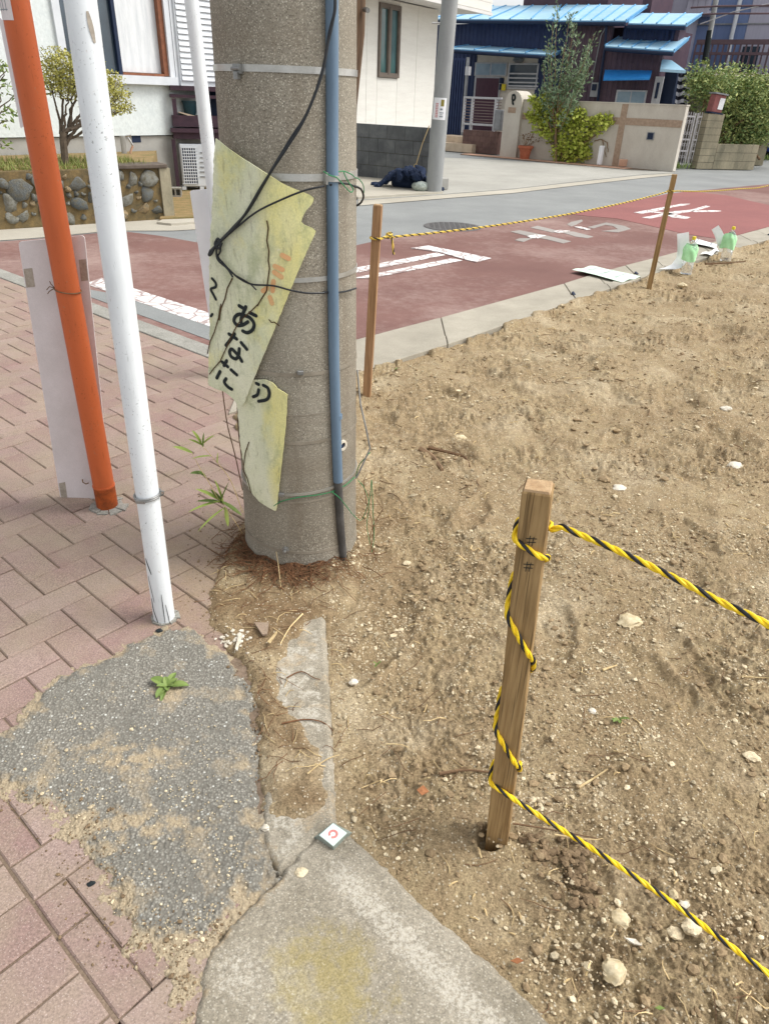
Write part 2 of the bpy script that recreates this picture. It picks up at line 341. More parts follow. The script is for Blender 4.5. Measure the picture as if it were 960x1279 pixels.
def paint_mat():                                    # thermoplastic line, worn and cracked: bare spots show the road's own colour
    N = NT('worn_white_paint')
    w = N.noise(26, 6, 0.75); base = N.mix(N.ramp(w, 0.36, 0.43, (0, 0, 0), (1, 1, 1)), srgb(150, 122, 118), srgb(226, 224, 220))
    ed = N.n('ShaderNodeTexVoronoi', feature='DISTANCE_TO_EDGE', Scale=7.0); N.l(N.noise(9, 4, 0.7), ed.inputs['Vector']) if False else N.l(N.co, ed.inputs['Vector']); base = N.mix(N.mth('MULTIPLY', N.ramp(N.mth('ADD', ed.outputs[0], N.mth('MULTIPLY', N.noise(40, 4, 0.7), 0.06)), 0.06, 0.10, (1, 1, 1), (0, 0, 0)), 0.8), base, srgb(140, 116, 112)); base = N.mix(N.mth('MULTIPLY', N.ramp(N.noise(3.2, 5, 0.75), 0.54, 0.66), N.ramp(w, 0.44, 0.60, (1, 1, 1), (0, 0, 0))), base, srgb(150, 122, 118)); base = N.mix(N.mth('MULTIPLY', N.ramp(N.noise(5, 5, 0.7), 0.55, 0.75), 0.35), base, srgb(196, 190, 184))
    N.bump(w, 0.3, 0.002)
    return N.out(base, 0.8, 0.3)
def sheet_mat():                                    # sun-rotted plastic signboard with algae film
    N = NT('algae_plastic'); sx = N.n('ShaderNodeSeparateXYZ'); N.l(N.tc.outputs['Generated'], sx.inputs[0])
    base = N.mix(N.ramp(N.noise(5, 5, 0.6, (1, 1, 0.6)), 0.36, 0.64), srgb(226, 226, 200), srgb(204, 208, 170))
    base = N.mix(N.mth('MULTIPLY', N.ramp(N.mth('ADD', sx.outputs[0], N.mth('MULTIPLY', N.noise(6, 3, 0.6), 0.5)), 0.75, 1.25), 0.8), base, srgb(226, 218, 142))  # backlit yellow glow painted into the colour, growing towards the right edge
    base = N.mix(N.mth('MULTIPLY', N.ramp(N.noise(9, 5, 0.65, (1, 1, 0.7)), 0.52, 0.66), 0.6), base, srgb(224, 214, 132))
    base = N.mix(N.mth('MULTIPLY', N.ramp(N.noise(7.3, 6, 0.7, (1.3, 1, 0.6)), 0.50, 0.66), 0.8), base, srgb(164, 172, 130))
    base = N.mix(N.mth('MULTIPLY', N.ramp(N.noise(4, 3, 0.5), 0.5, 0.7), 0.5), base, srgb(204, 204, 186))
    sc = N.noise(34, 4, 0.7, (3, 3, 0.5)); base = N.mix(N.mth('MULTIPLY', N.ramp(sc, 0.57, 0.68), 0.5), base, srgb(142, 138, 106)); bl = N.noise(22, 6, 0.8); base = N.mix(N.mth('MULTIPLY', N.ramp(bl, 0.56, 0.7), 0.5), base, srgb(134, 146, 100)); base = N.mix(N.mth('MULTIPLY', N.ramp(N.noise(70, 4, 0.7), 0.64, 0.72), 0.5), base, srgb(232, 228, 206))
    g = N.noise(240, 2, 0.6); base = N.mix(1.0, base, N.ramp(g, 0.3, 0.7, (0.9,) * 3, (1.08,) * 3), 'MULTIPLY')
    N.bump(N.noise(30, 4, 0.6), 0.2, 0.002)
    return N.out(base, 0.55, 0.35)
def pipe_mat(name, c, speck, sc=130, amt=0.5):      # painted steel tube with pin specks and grime
    N = NT(name)
    base = N.mix(N.ramp(N.noise(7, 5, 0.6, (1, 1, 0.35)), 0.4, 0.7), c, tuple(x * 0.9 for x in c))
    sp = N.mth('MULTIPLY', N.ramp(N.noise(sc, 3, 0.6), 0.62, 0.67), N.ramp(N.noise(7, 3, 0.6), 0.46, 0.6))
    base = N.mix(N.mth('MULTIPLY', sp, amt), base, speck)
    ss = N.mth('MULTIPLY', N.ramp(N.noise(30, 4, 0.6, (4, 4, 0.4)), 0.66, 0.72), 0.35); base = N.mix(ss, base, speck)
    gr = N.mth('MULTIPLY', N.ramp(N.noise(5, 6, 0.75, (2.5, 2.5, 0.5)), 0.5, 0.68), 0.30); base = N.mix(gr, base, tuple(x * 0.62 for x in c)); base = N.mix(N.mth('MULTIPLY', N.ramp(N.noise(48, 4, 0.7, (1, 1, 0.6)), 0.65, 0.7), 0.35), base, srgb(150, 128, 100))
    N.bump(N.noise(14, 3, 0.5), 0.10, 0.004)
    return N.out(base, 0.5, 0.35)
def leaf_mat(name, a, b, trans=0.2):
    N = NT(name); base = N.mix(N.island(), a, b); base = N.mix(N.mth('MULTIPLY', N.noise(3, 3, 0.6), 0.5), base, tuple(x * 0.7 for x in a))
    N.b.inputs['Subsurface Weight'].default_value = 0.0
    return N.out(base, 0.6, 0.3)
def glass_mat(name, c=(0.03, 0.045, 0.05), rough=0.06): return mat(name, c, tuple(x * 0.6 for x in c), 2, rough, 0.6, 0, 0, bump=0)
def pet_mat():
    N = NT('clear_plastic'); N.out((0.93, 0.96, 0.97), 0.08, 0.5); N.b.inputs['Transmission Weight'].default_value = 0.85; N.b.inputs['IOR'].default_value = 1.2; return N.m
def gstone_mat():
    N = NT('garden_stone'); r = N.objrand(); base = N.mix(N.ramp(r, 0.0, 0.6), srgb(94, 100, 102), srgb(146, 146, 138)); base = N.mix(N.ramp(r, 0.72, 0.74), base, srgb(168, 146, 112)); base = N.mix(N.ramp(N.noise(2.2, 6, 0.7), 0.42, 0.64), base, srgb(112, 106, 88)); g = N.noise(9, 5, 0.75); base = N.mix(1.0, base, N.ramp(g, 0.3, 0.7, (0.7,) * 3, (1.25,) * 3), 'MULTIPLY'); N.bump(g, 0.5, 0.1)
    return N.out(base, 0.9, 0.2)
M = dict(
    gstone=gstone_mat(),
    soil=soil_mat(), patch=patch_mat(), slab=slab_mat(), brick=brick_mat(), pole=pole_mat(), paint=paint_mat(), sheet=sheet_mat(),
    bed=mat('joint_sand', srgb(134, 117, 101), srgb(106, 92, 78), 20, 0.95, 0.1, grain=0.3),
    kerb=mat('kerb_granite', srgb(158, 156, 148), srgb(138, 136, 128), 6, 0.85, 0.2, grain=0.3, gscale=140, bump=0.4, rand=0.05),
    gutter=mat('gutter_concrete', srgb(172, 165, 150), srgb(152, 146, 132), 3, 0.9, 0.2, grain=0.16, gscale=150, bump=0.4, rand=0.06),
    red=road_mat('red_asphalt', srgb(126, 94, 87), srgb(112, 82, 76), worn=srgb(172, 152, 143)),
    red2=road_mat('fresh_red_asphalt', srgb(146, 96, 92), srgb(134, 88, 86)),
    grey=road_mat('grey_asphalt', srgb(142, 144, 142), srgb(128, 130, 129)),
    dgrey=road_mat('patch_grey_asphalt', srgb(140, 142, 140), srgb(124, 127, 126)),
    ghost=road_mat('scraped_asphalt', srgb(158, 152, 146), srgb(142, 136, 130)),
    fore=road_mat('forecourt_concrete', srgb(170, 168, 160), srgb(154, 152, 144)),
    strip=road_mat('apron_concrete', srgb(184, 178, 164), srgb(166, 160, 146)),
    wood=wood_mat('stake_wood', srgb(174, 144, 100), srgb(142, 113, 74)), wood2=wood_mat('fresh_stake_wood', srgb(176, 140, 104), srgb(150, 116, 82)),
    wood_end=mat('end_grain', srgb(186, 158, 122), srgb(158, 128, 94), 60, 0.85, grain=0.2, gscale=300),
    oldwood=wood_mat('old_pole_wood', srgb(104, 82, 62), srgb(74, 56, 42), 0.6),
    yellow=mat('yellow_strand', srgb(250, 214, 40), srgb(236, 194, 24), 60, 0.5, 0.35, grain=0.14, gscale=500, bump=0.3),
    yellow_far=mat('faded_yellow_strand', srgb(226, 196, 92), srgb(204, 172, 70), 60, 0.6, 0.3, grain=0.1, gscale=400),
    black=mat('black_strand', srgb(38, 37, 40), srgb(28, 27, 30), 60, 0.5, 0.35, grain=0.2, gscale=500, bump=0.3),
    cord=mat('black_cord', srgb(36, 40, 44), srgb(26, 28, 32), 40, 0.45, 0.4, grain=0.1),
    orange=pipe_mat('orange_paint', srgb(198, 100, 56), srgb(112, 50, 24), 150, 0.6), white=pipe_mat('white_paint', srgb(232, 236, 238), srgb(120, 122, 122), 170, 0.75),
    rust=mat('orange_rusty_foot', srgb(176, 84, 34), srgb(122, 60, 28), 30, 0.6, grain=0.2), board=mat('white_board', srgb(222, 214, 214), srgb(206, 198, 196), 6, 0.6, 0.3, grain=0.05, gscale=300, bump=0.05),
    board2=mat('bright_white_board', srgb(236, 238, 240), srgb(226, 228, 230), 6, 0.55, 0.3, grain=0.02, bump=0),
    tape=mat('weathered_tape', srgb(176, 166, 152), srgb(150, 140, 128), 40, 0.6, grain=0.15, gscale=120),
    conduit=mat('blue_grey_conduit', srgb(110, 132, 152), srgb(96, 117, 137), 8, 0.5, 0.4, grain=0.05, bump=0.05, stretch=(1, 1, 0.3)),
    conduit_end=mat('bare_steel_conduit', srgb(88, 86, 84), srgb(70, 68, 66), 20, 0.6, grain=0.15),
    steel=mat('steel_band', srgb(196, 196, 192), srgb(164, 162, 156), 14, 0.38, 0.5, 0.55, grain=0.08, bump=0.05),
    dullsteel=mat('dull_band', srgb(158, 150, 136), srgb(134, 126, 112), 20, 0.6, 0.4, 0.2, grain=0.12), bolt=mat('galvanised', srgb(160, 160, 158), srgb(130, 130, 128), 20, 0.4, 0.5, 0.7),
    greenwire=mat('green_garden_wire', srgb(60, 140, 92), srgb(40, 118, 72), 30, 0.5), ink=mat('black_ink', srgb(34, 42, 44), srgb(28, 34, 36), 30, 0.6, grain=0.1),
    fade=mat('faded_orange_ink', srgb(224, 166, 118), srgb(214, 178, 128), 30, 0.7, grain=0.08), crack=mat('dirty_crack', srgb(94, 72, 46), srgb(64, 48, 30), 90, 0.9, grain=0.3),
    stone=mat('pale_pebble', srgb(210, 196, 166), srgb(172, 156, 127), 60, 0.95, grain=0.22, island=0.34, bump=0.6, bd=.003), blockcore=mat('dark_mortar', srgb(92, 88, 78), None, 20, 0.95), chunk=mat('pale_mortar_lump', srgb(216, 202, 170), srgb(184, 166, 130), 50, 0.95, grain=0.12, gscale=160, bump=0.5, bd=0.003),
    darkclod=mat('dark_soil_clod', srgb(136, 116, 90), srgb(104, 86, 64), 60, 0.95, grain=0.25, bump=0.5, bd=0.003, island=0.2), clod=mat('soil_clod', srgb(158, 138, 108), srgb(132, 112, 84), 60, 0.95, grain=0.2, bump=0.5, bd=0.003, island=0.15),
    straw=mat('dry_straw', srgb(214, 192, 146), srgb(182, 156, 112), 60, 0.85, grain=0.1, island=0.3), twig=mat('brown_twig', srgb(126, 100, 74), srgb(98, 76, 56), 60, 0.9, grain=0.2, island=0.25),
    root=mat('fine_roots', srgb(126, 90, 62), srgb(92, 64, 44), 60, 0.9, grain=0.2, island=0.3),
    shell=mat('white_shard', srgb(222, 215, 200), srgb(192, 182, 162), 70, 0.8, grain=0.12, bump=.4), terracotta=mat('terracotta', srgb(188, 112, 82), srgb(166, 94, 68), 20, 0.8),
    leaf=leaf_mat('weed_leaf', srgb(98, 124, 60), srgb(146, 160, 90)), lgreen=leaf_mat('bamboo_leaf', srgb(150, 180, 80), srgb(214, 212, 130)),
    shrub=leaf_mat('yellow_green_leaf', srgb(150, 150, 72), srgb(208, 200, 116)), shrub_twig=mat('shrub_bark', srgb(104, 92, 78), srgb(78, 68, 56), 30, 0.9, grain=0.2),
    olive=leaf_mat('grey_green_leaf', srgb(98, 124, 92), srgb(156, 172, 136)), ivy=leaf_mat('lime_ivy_leaf', srgb(150, 166, 58), srgb(206, 210, 104)), hedge=leaf_mat('hedge_leaf', srgb(112, 142, 88), srgb(190, 192, 118)),
    grass=leaf_mat('grass_blade', srgb(110, 128, 62), srgb(158, 150, 90)),
    stucco=mat('white_stucco', srgb(218, 224, 222), srgb(208, 215, 214), 9, 0.85, 0.2, grain=0.07, gscale=26, bump=0.5, bd=0.006), foundation=mat('grey_foundation', srgb(172, 170, 164), srgb(154, 152, 146), 4, 0.9, 0.2, grain=0.08),
    alu=mat('white_aluminium', srgb(216, 220, 223), srgb(204, 208, 212), 6, 0.4, 0.4, grain=0.02, bump=0), brownframe=mat('brown_sash', srgb(138, 88, 62), srgb(116, 72, 50), 20, 0.5), darkglass=glass_mat('dark_glass', (0.06, 0.085, 0.11)),
    curtain=mat('lace_curtain', srgb(228, 230, 230), srgb(204, 208, 210), 5, 0.7, 0.3, grain=0.05, gscale=60, stretch=(3, 3, 0.4)), tealglass=glass_mat('teal_glass', (0.07, 0.15, 0.155)),
    purple=mat('dark_purple_wood', srgb(74, 52, 62), srgb(58, 42, 52), 12, 0.6, grain=0.08), teal=mat('dark_teal_plastic', srgb(36, 66, 76), None, 12, 0.4),
    gstone0=mat('garden_stone_plain', srgb(134, 136, 130), srgb(96, 100, 98), 3, 0.9, grain=0.24, gscale=40, rand=0.36, bump=0.4), gmortar=mat('mossy_mortar', srgb(128, 108, 72), srgb(88, 80, 60), 10, 0.95, grain=0.2, gscale=60, bump=0.5, bd=0.006),
    cap=mat('dark_coping', srgb(104, 94, 84), srgb(84, 74, 66), 12, 0.8, grain=0.15), earth=mat('garden_earth', srgb(150, 124, 88), srgb(112, 104, 64), 6, 0.95, grain=0.2, gscale=60),
    panel=mat('white_siding', srgb(222, 220, 212), srgb(214, 211, 203), 5, 0.7, 0.25, grain=0.06, gscale=40, stretch=(0.4, 0.4, 3), rand=0.02), bronze=mat('bronze_frame', srgb(112, 102, 92), srgb(98, 88, 80), 10, 0.45, 0.4),
    soffit=mat('soffit_board', srgb(216, 214, 210), srgb(204, 202, 198), 4, 0.8, grain=0.03), block=mat('dark_block', srgb(112, 114, 114), srgb(88, 90, 92), 5, 0.9, grain=0.16, gscale=80, rand=0.1, bump=0.4),
    fblock=mat('stained_block', srgb(166, 156, 132), srgb(122, 118, 100), 3, 0.9, grain=0.15, gscale=60, rand=0.08, stretch=(1, 1, 0.4)),
    farpole=mat('grey_concrete_pole', srgb(158, 160, 158), srgb(140, 142, 142), 6, 0.8, grain=0.08, stretch=(1, 1, 0.3)), paper=mat('white_paper', srgb(240, 240, 240), srgb(230, 231, 232), 20, 0.7, grain=0.01, bump=0),
    mint=mat('mint_paper', srgb(222, 240, 224), srgb(206, 230, 210), 20, 0.7, grain=0.01, bump=0), greencloth=mat('light_green_cloth', srgb(190, 240, 190), srgb(166, 228, 168), 30, 0.7, grain=0.06), pet=pet_mat(), capyellow=mat('yellow_cap', srgb(236, 214, 60), None, 30, 0.5),
    printgrey=mat('grey_print', srgb(150, 156, 160), None, 30, 0.7, grain=0), printred=mat('red_print', srgb(206, 92, 92), None, 30, 0.7, grain=0), printolive=mat('olive_print', srgb(150, 138, 66), None, 30, 0.7, grain=0),
    net=mat('navy_net', srgb(34, 50, 78), srgb(24, 36, 60), 60, 0.8, grain=0.3, gscale=120, bump=0.8, bd=0.01), bag=mat('clear_bag', srgb(196, 204, 196), srgb(140, 150, 140), 40, 0.3, 0.5),
    navy=mat('navy_corrugated', srgb(46, 60, 94), srgb(38, 50, 82), 5, 0.6, 0.3, grain=0.06, gscale=40), maroon=mat('maroon_corrugated', srgb(92, 74, 84), srgb(78, 64, 76), 5, 0.6, 0.3, grain=0.06, gscale=40),
    roof=mat('light_blue_roof', srgb(178, 212, 230), srgb(156, 200, 222), 3, 0.45, 0.4, grain=0.04, rand=0.05), roofrib=mat('roof_seam', srgb(112, 168, 206), srgb(96, 154, 198), 8, 0.5), awning=mat('bright_blue_awning', srgb(50, 142, 214), srgb(40, 126, 200), 8, 0.5),
    cream=mat('cream_plaster', srgb(214, 206, 192), srgb(200, 190, 176), 5, 0.8, grain=0.05), door=mat('purple_brown_door', srgb(92, 60, 72), srgb(76, 50, 62), 8, 0.5, stretch=(6, 6, 0.5)), frost=mat('frosted_pane', srgb(150, 170, 182), srgb(128, 150, 166), 4, 0.3, 0.5, grain=0),
    garden_wall=mat('white_garden_wall', srgb(204, 198, 186), srgb(188, 180, 168), 2.5, 0.85, grain=0.05, gscale=50, stretch=(1, 1, 0.6)), chip=mat('pebble_band', srgb(178, 156, 136), srgb(150, 128, 110), 20, 0.9, grain=0.25, gscale=40), tilebrown=mat('brown_tile', srgb(120, 94, 86), srgb(96, 74, 70), 6, 0.7, rand=0.12), steptile=mat('beige_tile', srgb(210, 192, 168), srgb(192, 172, 148), 6, 0.8, rand=0.06), pinkpave=mat('pink_paver', srgb(204, 166, 142), srgb(186, 148, 126), 4, 0.9, rand=0.08),
    rail=mat('rail_bronze', srgb(140, 122, 118), srgb(120, 104, 102), 8, 0.5), railpale=mat('rail_pale', srgb(196, 196, 198), None, 8, 0.45), gatewhite=mat('chipped_white_iron', srgb(222, 220, 222), srgb(186, 182, 180), 20, 0.6, grain=0.1), metal=mat('grey_metal', srgb(150, 152, 154), srgb(128, 130, 132), 8, 0.45, 0.4, 0.3),
    slate=mat('slate_blue_siding', srgb(120, 138, 176), srgb(108, 126, 164), 3, 0.7, grain=0.04, stretch=(6, 6, 0.3)), lav=mat('lavender_grey_siding', srgb(184, 182, 194), srgb(170, 168, 182), 3, 0.7, grain=0.04, stretch=(6, 6, 0.3)), darkin=mat('dark_interior', srgb(30, 44, 70), None, 3, 0.6, grain=0), zebra=mat('black_cloth', srgb(40, 40, 52), None, 10, 0.8), zebraw=mat('white_cloth', srgb(206, 206, 214), None, 10, 0.8), bluecloth=mat('blue_sheet', srgb(60, 84, 170), srgb(46, 68, 150), 8, 0.6), postbox=mat('faded_red_box', srgb(150, 92, 88), srgb(128, 80, 78), 14, 0.6), oldroof=mat('weathered_felt', srgb(196, 186, 172), srgb(164, 154, 140), 5, 0.9, grain=0.15, gscale=30), graywood=mat('brown_post', srgb(112, 92, 96), None, 8, 0.7),
    iron=mat('cast_iron', srgb(110, 108, 106), srgb(92, 90, 90), 20, 0.6, 0.4, 0.3, grain=0.2, gscale=60), brass=mat('chrome_tap', srgb(200, 196, 192), None, 8, 0.25, 0.5, 0.9), markw=mat('marker_enamel', srgb(220, 236, 230), srgb(206, 224, 218), 60, 0.4, grain=0.03), markr=mat('marker_red', srgb(214, 140, 134), srgb(200, 124, 120), 80, 0.5, grain=0.1), markb=mat('marker_block', srgb(148, 156, 146), srgb(128, 136, 126), 40, 0.8, grain=0.15),
    bark=mat('peeling_bark', srgb(150, 124, 96), srgb(108, 86, 64), 30, 0.9, grain=0.2), dryleaf=mat('dry_leaf', srgb(178, 122, 82), srgb(150, 98, 64), 40, 0.8),
)
# ------------------------------------------------------------------ the ground, the roads and their paint
def sheet(name, pts, z, m, parent=None, kind='structure', th=0.003):
    mb = MB(); mb.prism(pts, z - th, z); o = mb.build(name, m, parent)
    if parent is None: o['kind'] = kind
    return o
def ext(a, b, L):                                   # go on past b for L metres
    a = Vector(a[:2]); b = Vector(b[:2]); return tuple(b + (b - a).normalized() * L)
mb = MB(); mb.prism([(-600, -600), (600, -600), (600, 600), (-600, 600)], -0.6, -0.055); mb.build('ground', M['grey'])['kind'] = 'structure'

A40 = math.radians(-40.5); EU = Vector((math.cos(A40), math.sin(A40), 0)); EV = Vector((-EU.y, EU.x, 0)); PO = G(15, 762)
def UV(u, v, z=0.0): p = PO + EU * u + EV * v; return Vector((p.x, p.y, z))
def toUV(p): d = Vector((p[0], p[1], 0)) - PO; return d.dot(EU), d.dot(EV)
V_KB = 1.835; V_KT = toUV(G(200, 409))[1]           # near and far edge of the flush kerb
V_R = toUV(G(200, 401))[1]; V_GT = toUV(G(200, 385))[1]; V_WT = toUV(G(200, 368))[1] - 0.02
gut_out = xy([(447, 421), (470, 415), (602, 384), (700, 355), (761, 336), (825, 320), (960, 283)])
gut_in = xy([(447, 466), (470, 458), (600, 419), (708, 380), (804, 347), (882, 322), (960, 300)])
gd = (Vector(gut_in[-1]) - Vector(gut_in[1])).normalized()
gut_out.append(ext(gut_out[1], gut_out[-1], 14)); gut_in.append(ext(gut_in[1], gut_in[-1], 14))
ULEFT = -7.5
# where the kerb of the left road meets the gutter of the right one, behind the pole
q0 = Vector(gut_out[0]) - gd * 0.15; q1 = Vector(gut_in[0]) - gd * 0.15
ucorn = toUV((q0.x, q0.y))[0]
grey = [UV(ULEFT, V_KT).xy] + [UV(ucorn, V_KT).xy] + gut_out + [(60, 44), (40, 60), (-60, 60), (-60, 8)]
sheet('grey_road', [tuple(p) for p in grey], -0.016, M['grey'])
red = [tuple(UV(ULEFT, V_KT + .004).xy), tuple(UV(ucorn - .12, V_KT + .004).xy)] + gut_out + [ext(G(850, 239)[:2], G(960, 229)[:2], 12)] + xy([(960, 229), (850, 239), (754, 259), (708, 267), (630, 277), (592, 284), (494, 294), (444, 305), (330, 312), (245, 301), (200, 293), (159, 288), (117, 290), (44, 297), (0, 300)]) + [ext(G(117, 290)[:2], G(0, 300)[:2], 4)]
sheet('red_road', red, -0.012, M['red'])
sheet('fresh_red_surfacing', xy([(706, 266), (754, 258.6), (835, 241), (862, 238.6), (905, 243), (962, 256), (1005, 270), (960, 282), (900, 298), (850, 290), (812, 281), (770, 272), (735, 269)]), -0.0085, M['red2'])
sheet('forecourt', xy([(430, 210), (447, 205), (548, 196), (640, 200), (846, 215), (800, 217.5), (720, 226), (640, 235), (556, 241.5), (447, 249)]), -0.010, M['fore'])
sheet('forecourt_edge_strip', xy([(447, 250), (556, 242.5), (640, 236), (720, 227), (800, 218.5), (838, 216), (842, 218), (800, 222), (720, 231), (640, 240.5), (556, 247), (447, 256)]), -0.006, M['strip'])
sheet('net_pad', xy([(440, 221), (540, 230), (553, 241), (447, 248), (440, 246)]), 0.02, M['strip'], th=0.03)
sheet('left_apron', [ext(G(117, 280)[:2], G(0, 290)[:2], 4)] + xy([(0, 283), (206, 268), (268, 268), (268, 284), (215, 287), (159, 287), (117, 289), (44, 296), (0, 299)]) + [ext(G(117, 289)[:2], G(0, 299)[:2], 4)], -0.008, M['strip'])
sheet('side_yard', xy([(200, 276), (214, 240), (214, 225), (300, 225), (300, 272)]), 0.03, M['earth'], th=0.04)
sheet('yard_step', xy([(196, 279), (214, 271), (268, 270), (268, 277), (214, 281)]), 0.016, M['strip'], th=0.03)
# white line, asphalt channel, red seam and the flush kerb stones along the left road
sheet('white_line', [tuple(UV(u, v).xy) for u, v in ((toUV(G(112, 352))[0], V_GT + .003), (ucorn - .1, V_GT + .003), (ucorn - .1, V_WT), (toUV(G(112, 348))[0], V_WT))], -0.008, M['paint'])
sheet('asphalt_channel', [tuple(UV(u, v).xy) for u, v in ((-3.9, V_R + .003), (ucorn - .1, V_R + .003), (ucorn - .1, V_GT), (-3.25, V_GT))], -0.0085, M['dgrey'])
kerb = sheet('kerb_bed', [tuple(UV(u, v).xy) for u, v in ((ULEFT, V_KB + .004), (ucorn + .1, V_KB + .004), (ucorn + .1, V_KT - .004), (ULEFT, V_KT - .004))], -0.012, M['bed'])
for i in range(16):
    u0 = ULEFT + i * 0.62; u1 = min(u0 + 0.614, ucorn + .1)
    if u0 > ucorn: break
    mb = MB(); mb.prism([UV(u0, V_KB + .005), UV(u1, V_KB + .005), UV(u1, V_KT - .005), UV(u0, V_KT - .005)], -0.04, 0.004); mb.build('kerb_stone', M['kerb'], kerb, bevel=0.004)
# concrete gutter blocks along the right road
gut = sheet('gutter_bed', gut_out + gut_in[::-1], -0.03, M['bed'])
def along(P, s):
    for i in range(len(P) - 1):
        a, b = Vector(P[i]), Vector(P[i + 1]); L = (b - a).length
        if s <= L: return a + (b - a) * (s / L)
        s -= L
    return Vector(P[-1])
go0, gi0 = Vector(gut_out[0]) - gd * 0.9, Vector(gut_in[0]) - gd * 0.9
GO = [tuple(go0)] + gut_out; GI = [tuple(gi0)] + gut_in
k = 0; s = 0.0
while s < 18:
    L = 1.7 if s < 3 else 0.6
    a0, a1 = along(GO, s + .003), along(GO, s + L - .006); b0, b1 = along(GI, s + .003), along(GI, s + L - .006)
    zj = random.uniform(-.002, .002); mb = MB(); mb.prism([a0, a1, a1 * .28 + b1 * .72, a0 * .28 + b0 * .72], -0.05, 0.0 + zj)
    mb.prism([a0 * .28 + b0 * .72, a1 * .28 + b1 * .72, b1, b0], -0.05, 0.012 + zj); bl = mb.build('gutter_block', M['gutter'], gut, bevel=0.004)
    if s > 3 and k % 2 == 0:                        # drain slot moulded in the joint
        c = a0 * .3 + b0 * .7; t = (b0 - a0).normalized(); mb = MB(); mb.prism([c - t * .06, c + gd * .03 - t * .06, c + gd * .03 + t * .05, c + t * .05], zj - .01, zj + .0146); mb.build('drain_slot', M['darkin'], bl)
    s += L; k += 1
# road lettering, thermoplastic on the road
def paint(name, polys, m, z=-0.0045):
    mb = MB()
    for p in polys:
        q = xy(p); mb.prism(q, z - .004, z)
    o = mb.build(name, M[m]); o['kind'] = 'structure'; return o
paint('painted_bar_marking', [[(513, 309), (535, 306), (613.5, 321.6), (594, 326.5), (575, 321.6), (548, 313.8)], [(440, 340.6), (440, 334.4), (545.4, 314.8), (555.5, 317.6)], [(440, 346.6), (466, 346), (577.5, 324.2), (564, 321.8)]], 'paint')
z3 = lambda x, y: (640 + x / 6.857, 250 + y / 6.857)
paint('scraped_marking', [[z3(*p) for p in q] for q in ([(-20, 262), (60, 250), (310, 300), (500, 345), (430, 362), (300, 330), (130, 300)], [(20, 335), (60, 318), (170, 318), (90, 350)], [(150, 228), (210, 212), (360, 248), (420, 262), (340, 270)], [(400, 262), (520, 262), (690, 305), (640, 318), (540, 305)], [(465, 200), (500, 180), (590, 160), (600, 172), (540, 205), (500, 218)], [(640, 225), (800, 185), (960, 215), (1010, 240), (900, 268), (760, 258), (900, 242), (860, 215), (790, 205), (690, 235)])], 'ghost', -0.0082)
paint('scraped_marking_remnant', [[z3(*p) for p in q] for q in ([(125, 303), (190, 290), (285, 296), (210, 322), (150, 318)], [(345, 265), (400, 250), (490, 258), (400, 276)], [(520, 222), (580, 222), (670, 245), (630, 250)])], 'paint')
z4 = lambda x, y: (780 + x / 6.857, 240 + y / 6.857)
paint('painted_kanji_marking', [[z4(*p) for p in q] for q in ([(75, 170), (200, 148), (480, 97), (560, 95), (530, 107), (420, 122), (260, 160), (140, 182)], [(210, 168), (260, 162), (385, 175), (560, 212), (520, 225), (400, 212), (330, 178)], [(145, 212), (200, 205), (400, 162), (560, 148), (690, 112), (728, 118), (700, 128), (580, 160), (400, 188), (300, 205), (210, 222)], [(560, 158), (600, 153), (760, 152), (830, 157), (780, 164), (600, 166)])], 'paint')
# ------------------------------------------------------------------ brick paving, laid brick by brick
lotline = [Vector(G(417, 1030).xy), Vector(G(405, 770).xy)]
def lot_u(v):                                       # the edge of the paving where the lot begins
    a, b = toUV(lotline[0]), toUV(lotline[1]); return a[0] + (b[0] - a[0]) * (v - a[1]) / (b[1] - a[1]) - .03
pav = sheet('paving', [tuple(UV(u, v).xy) for u, v in ((ULEFT, -2.2), (toUV(G(330, 1279))[0] - .02, -2.2), (toUV(G(330, 1100))[0] - .02, toUV(G(330, 1100))[1]), (lot_u(toUV(G(411, 900))[1]), toUV(G(411, 900))[1]), (lot_u(V_KB + .004), V_KB + .004), (ULEFT, V_KB + .004))], -0.0052, M['bed'])
PATCH = xy([(205, 783), (240, 779), (268, 803), (300, 832), (318, 878), (325, 960), (327, 1040), (333, 1096), (310, 1120), (285, 1145), (252, 1178), (215, 1195), (170, 1172), (140, 1120), (118, 1078), (92, 1035), (60, 1010), (10, 984), (-40, 975), (-40, 925), (10, 912), (35, 884), (62, 852), (108, 832), (150, 812)])
SAND = xy([(205, 785), (240, 781), (266, 805), (298, 834), (317, 878), (324, 960), (330, 1040), (342, 1100), (318, 1132), (280, 1165), (262, 1190), (250, 1230), (246, 1300), (236, 1420), (215, 1330), (205, 1235), (165, 1190), (124, 1120), (98, 1062), (62, 1022), (0, 990), (-60, 985), (-60, 918), (12, 908), (37, 884), (60, 848), (104, 828), (150, 814)])
SLAB = xy([(402, 1040), (430, 1040), (470, 1075), (520, 1127), (600, 1196), (690, 1284), (840, 1430), (560, 1600), (236, 1440), (246, 1290), (252, 1225), (264, 1188), (300, 1146), (350, 1098), (378, 1064)])
UN = 0.102
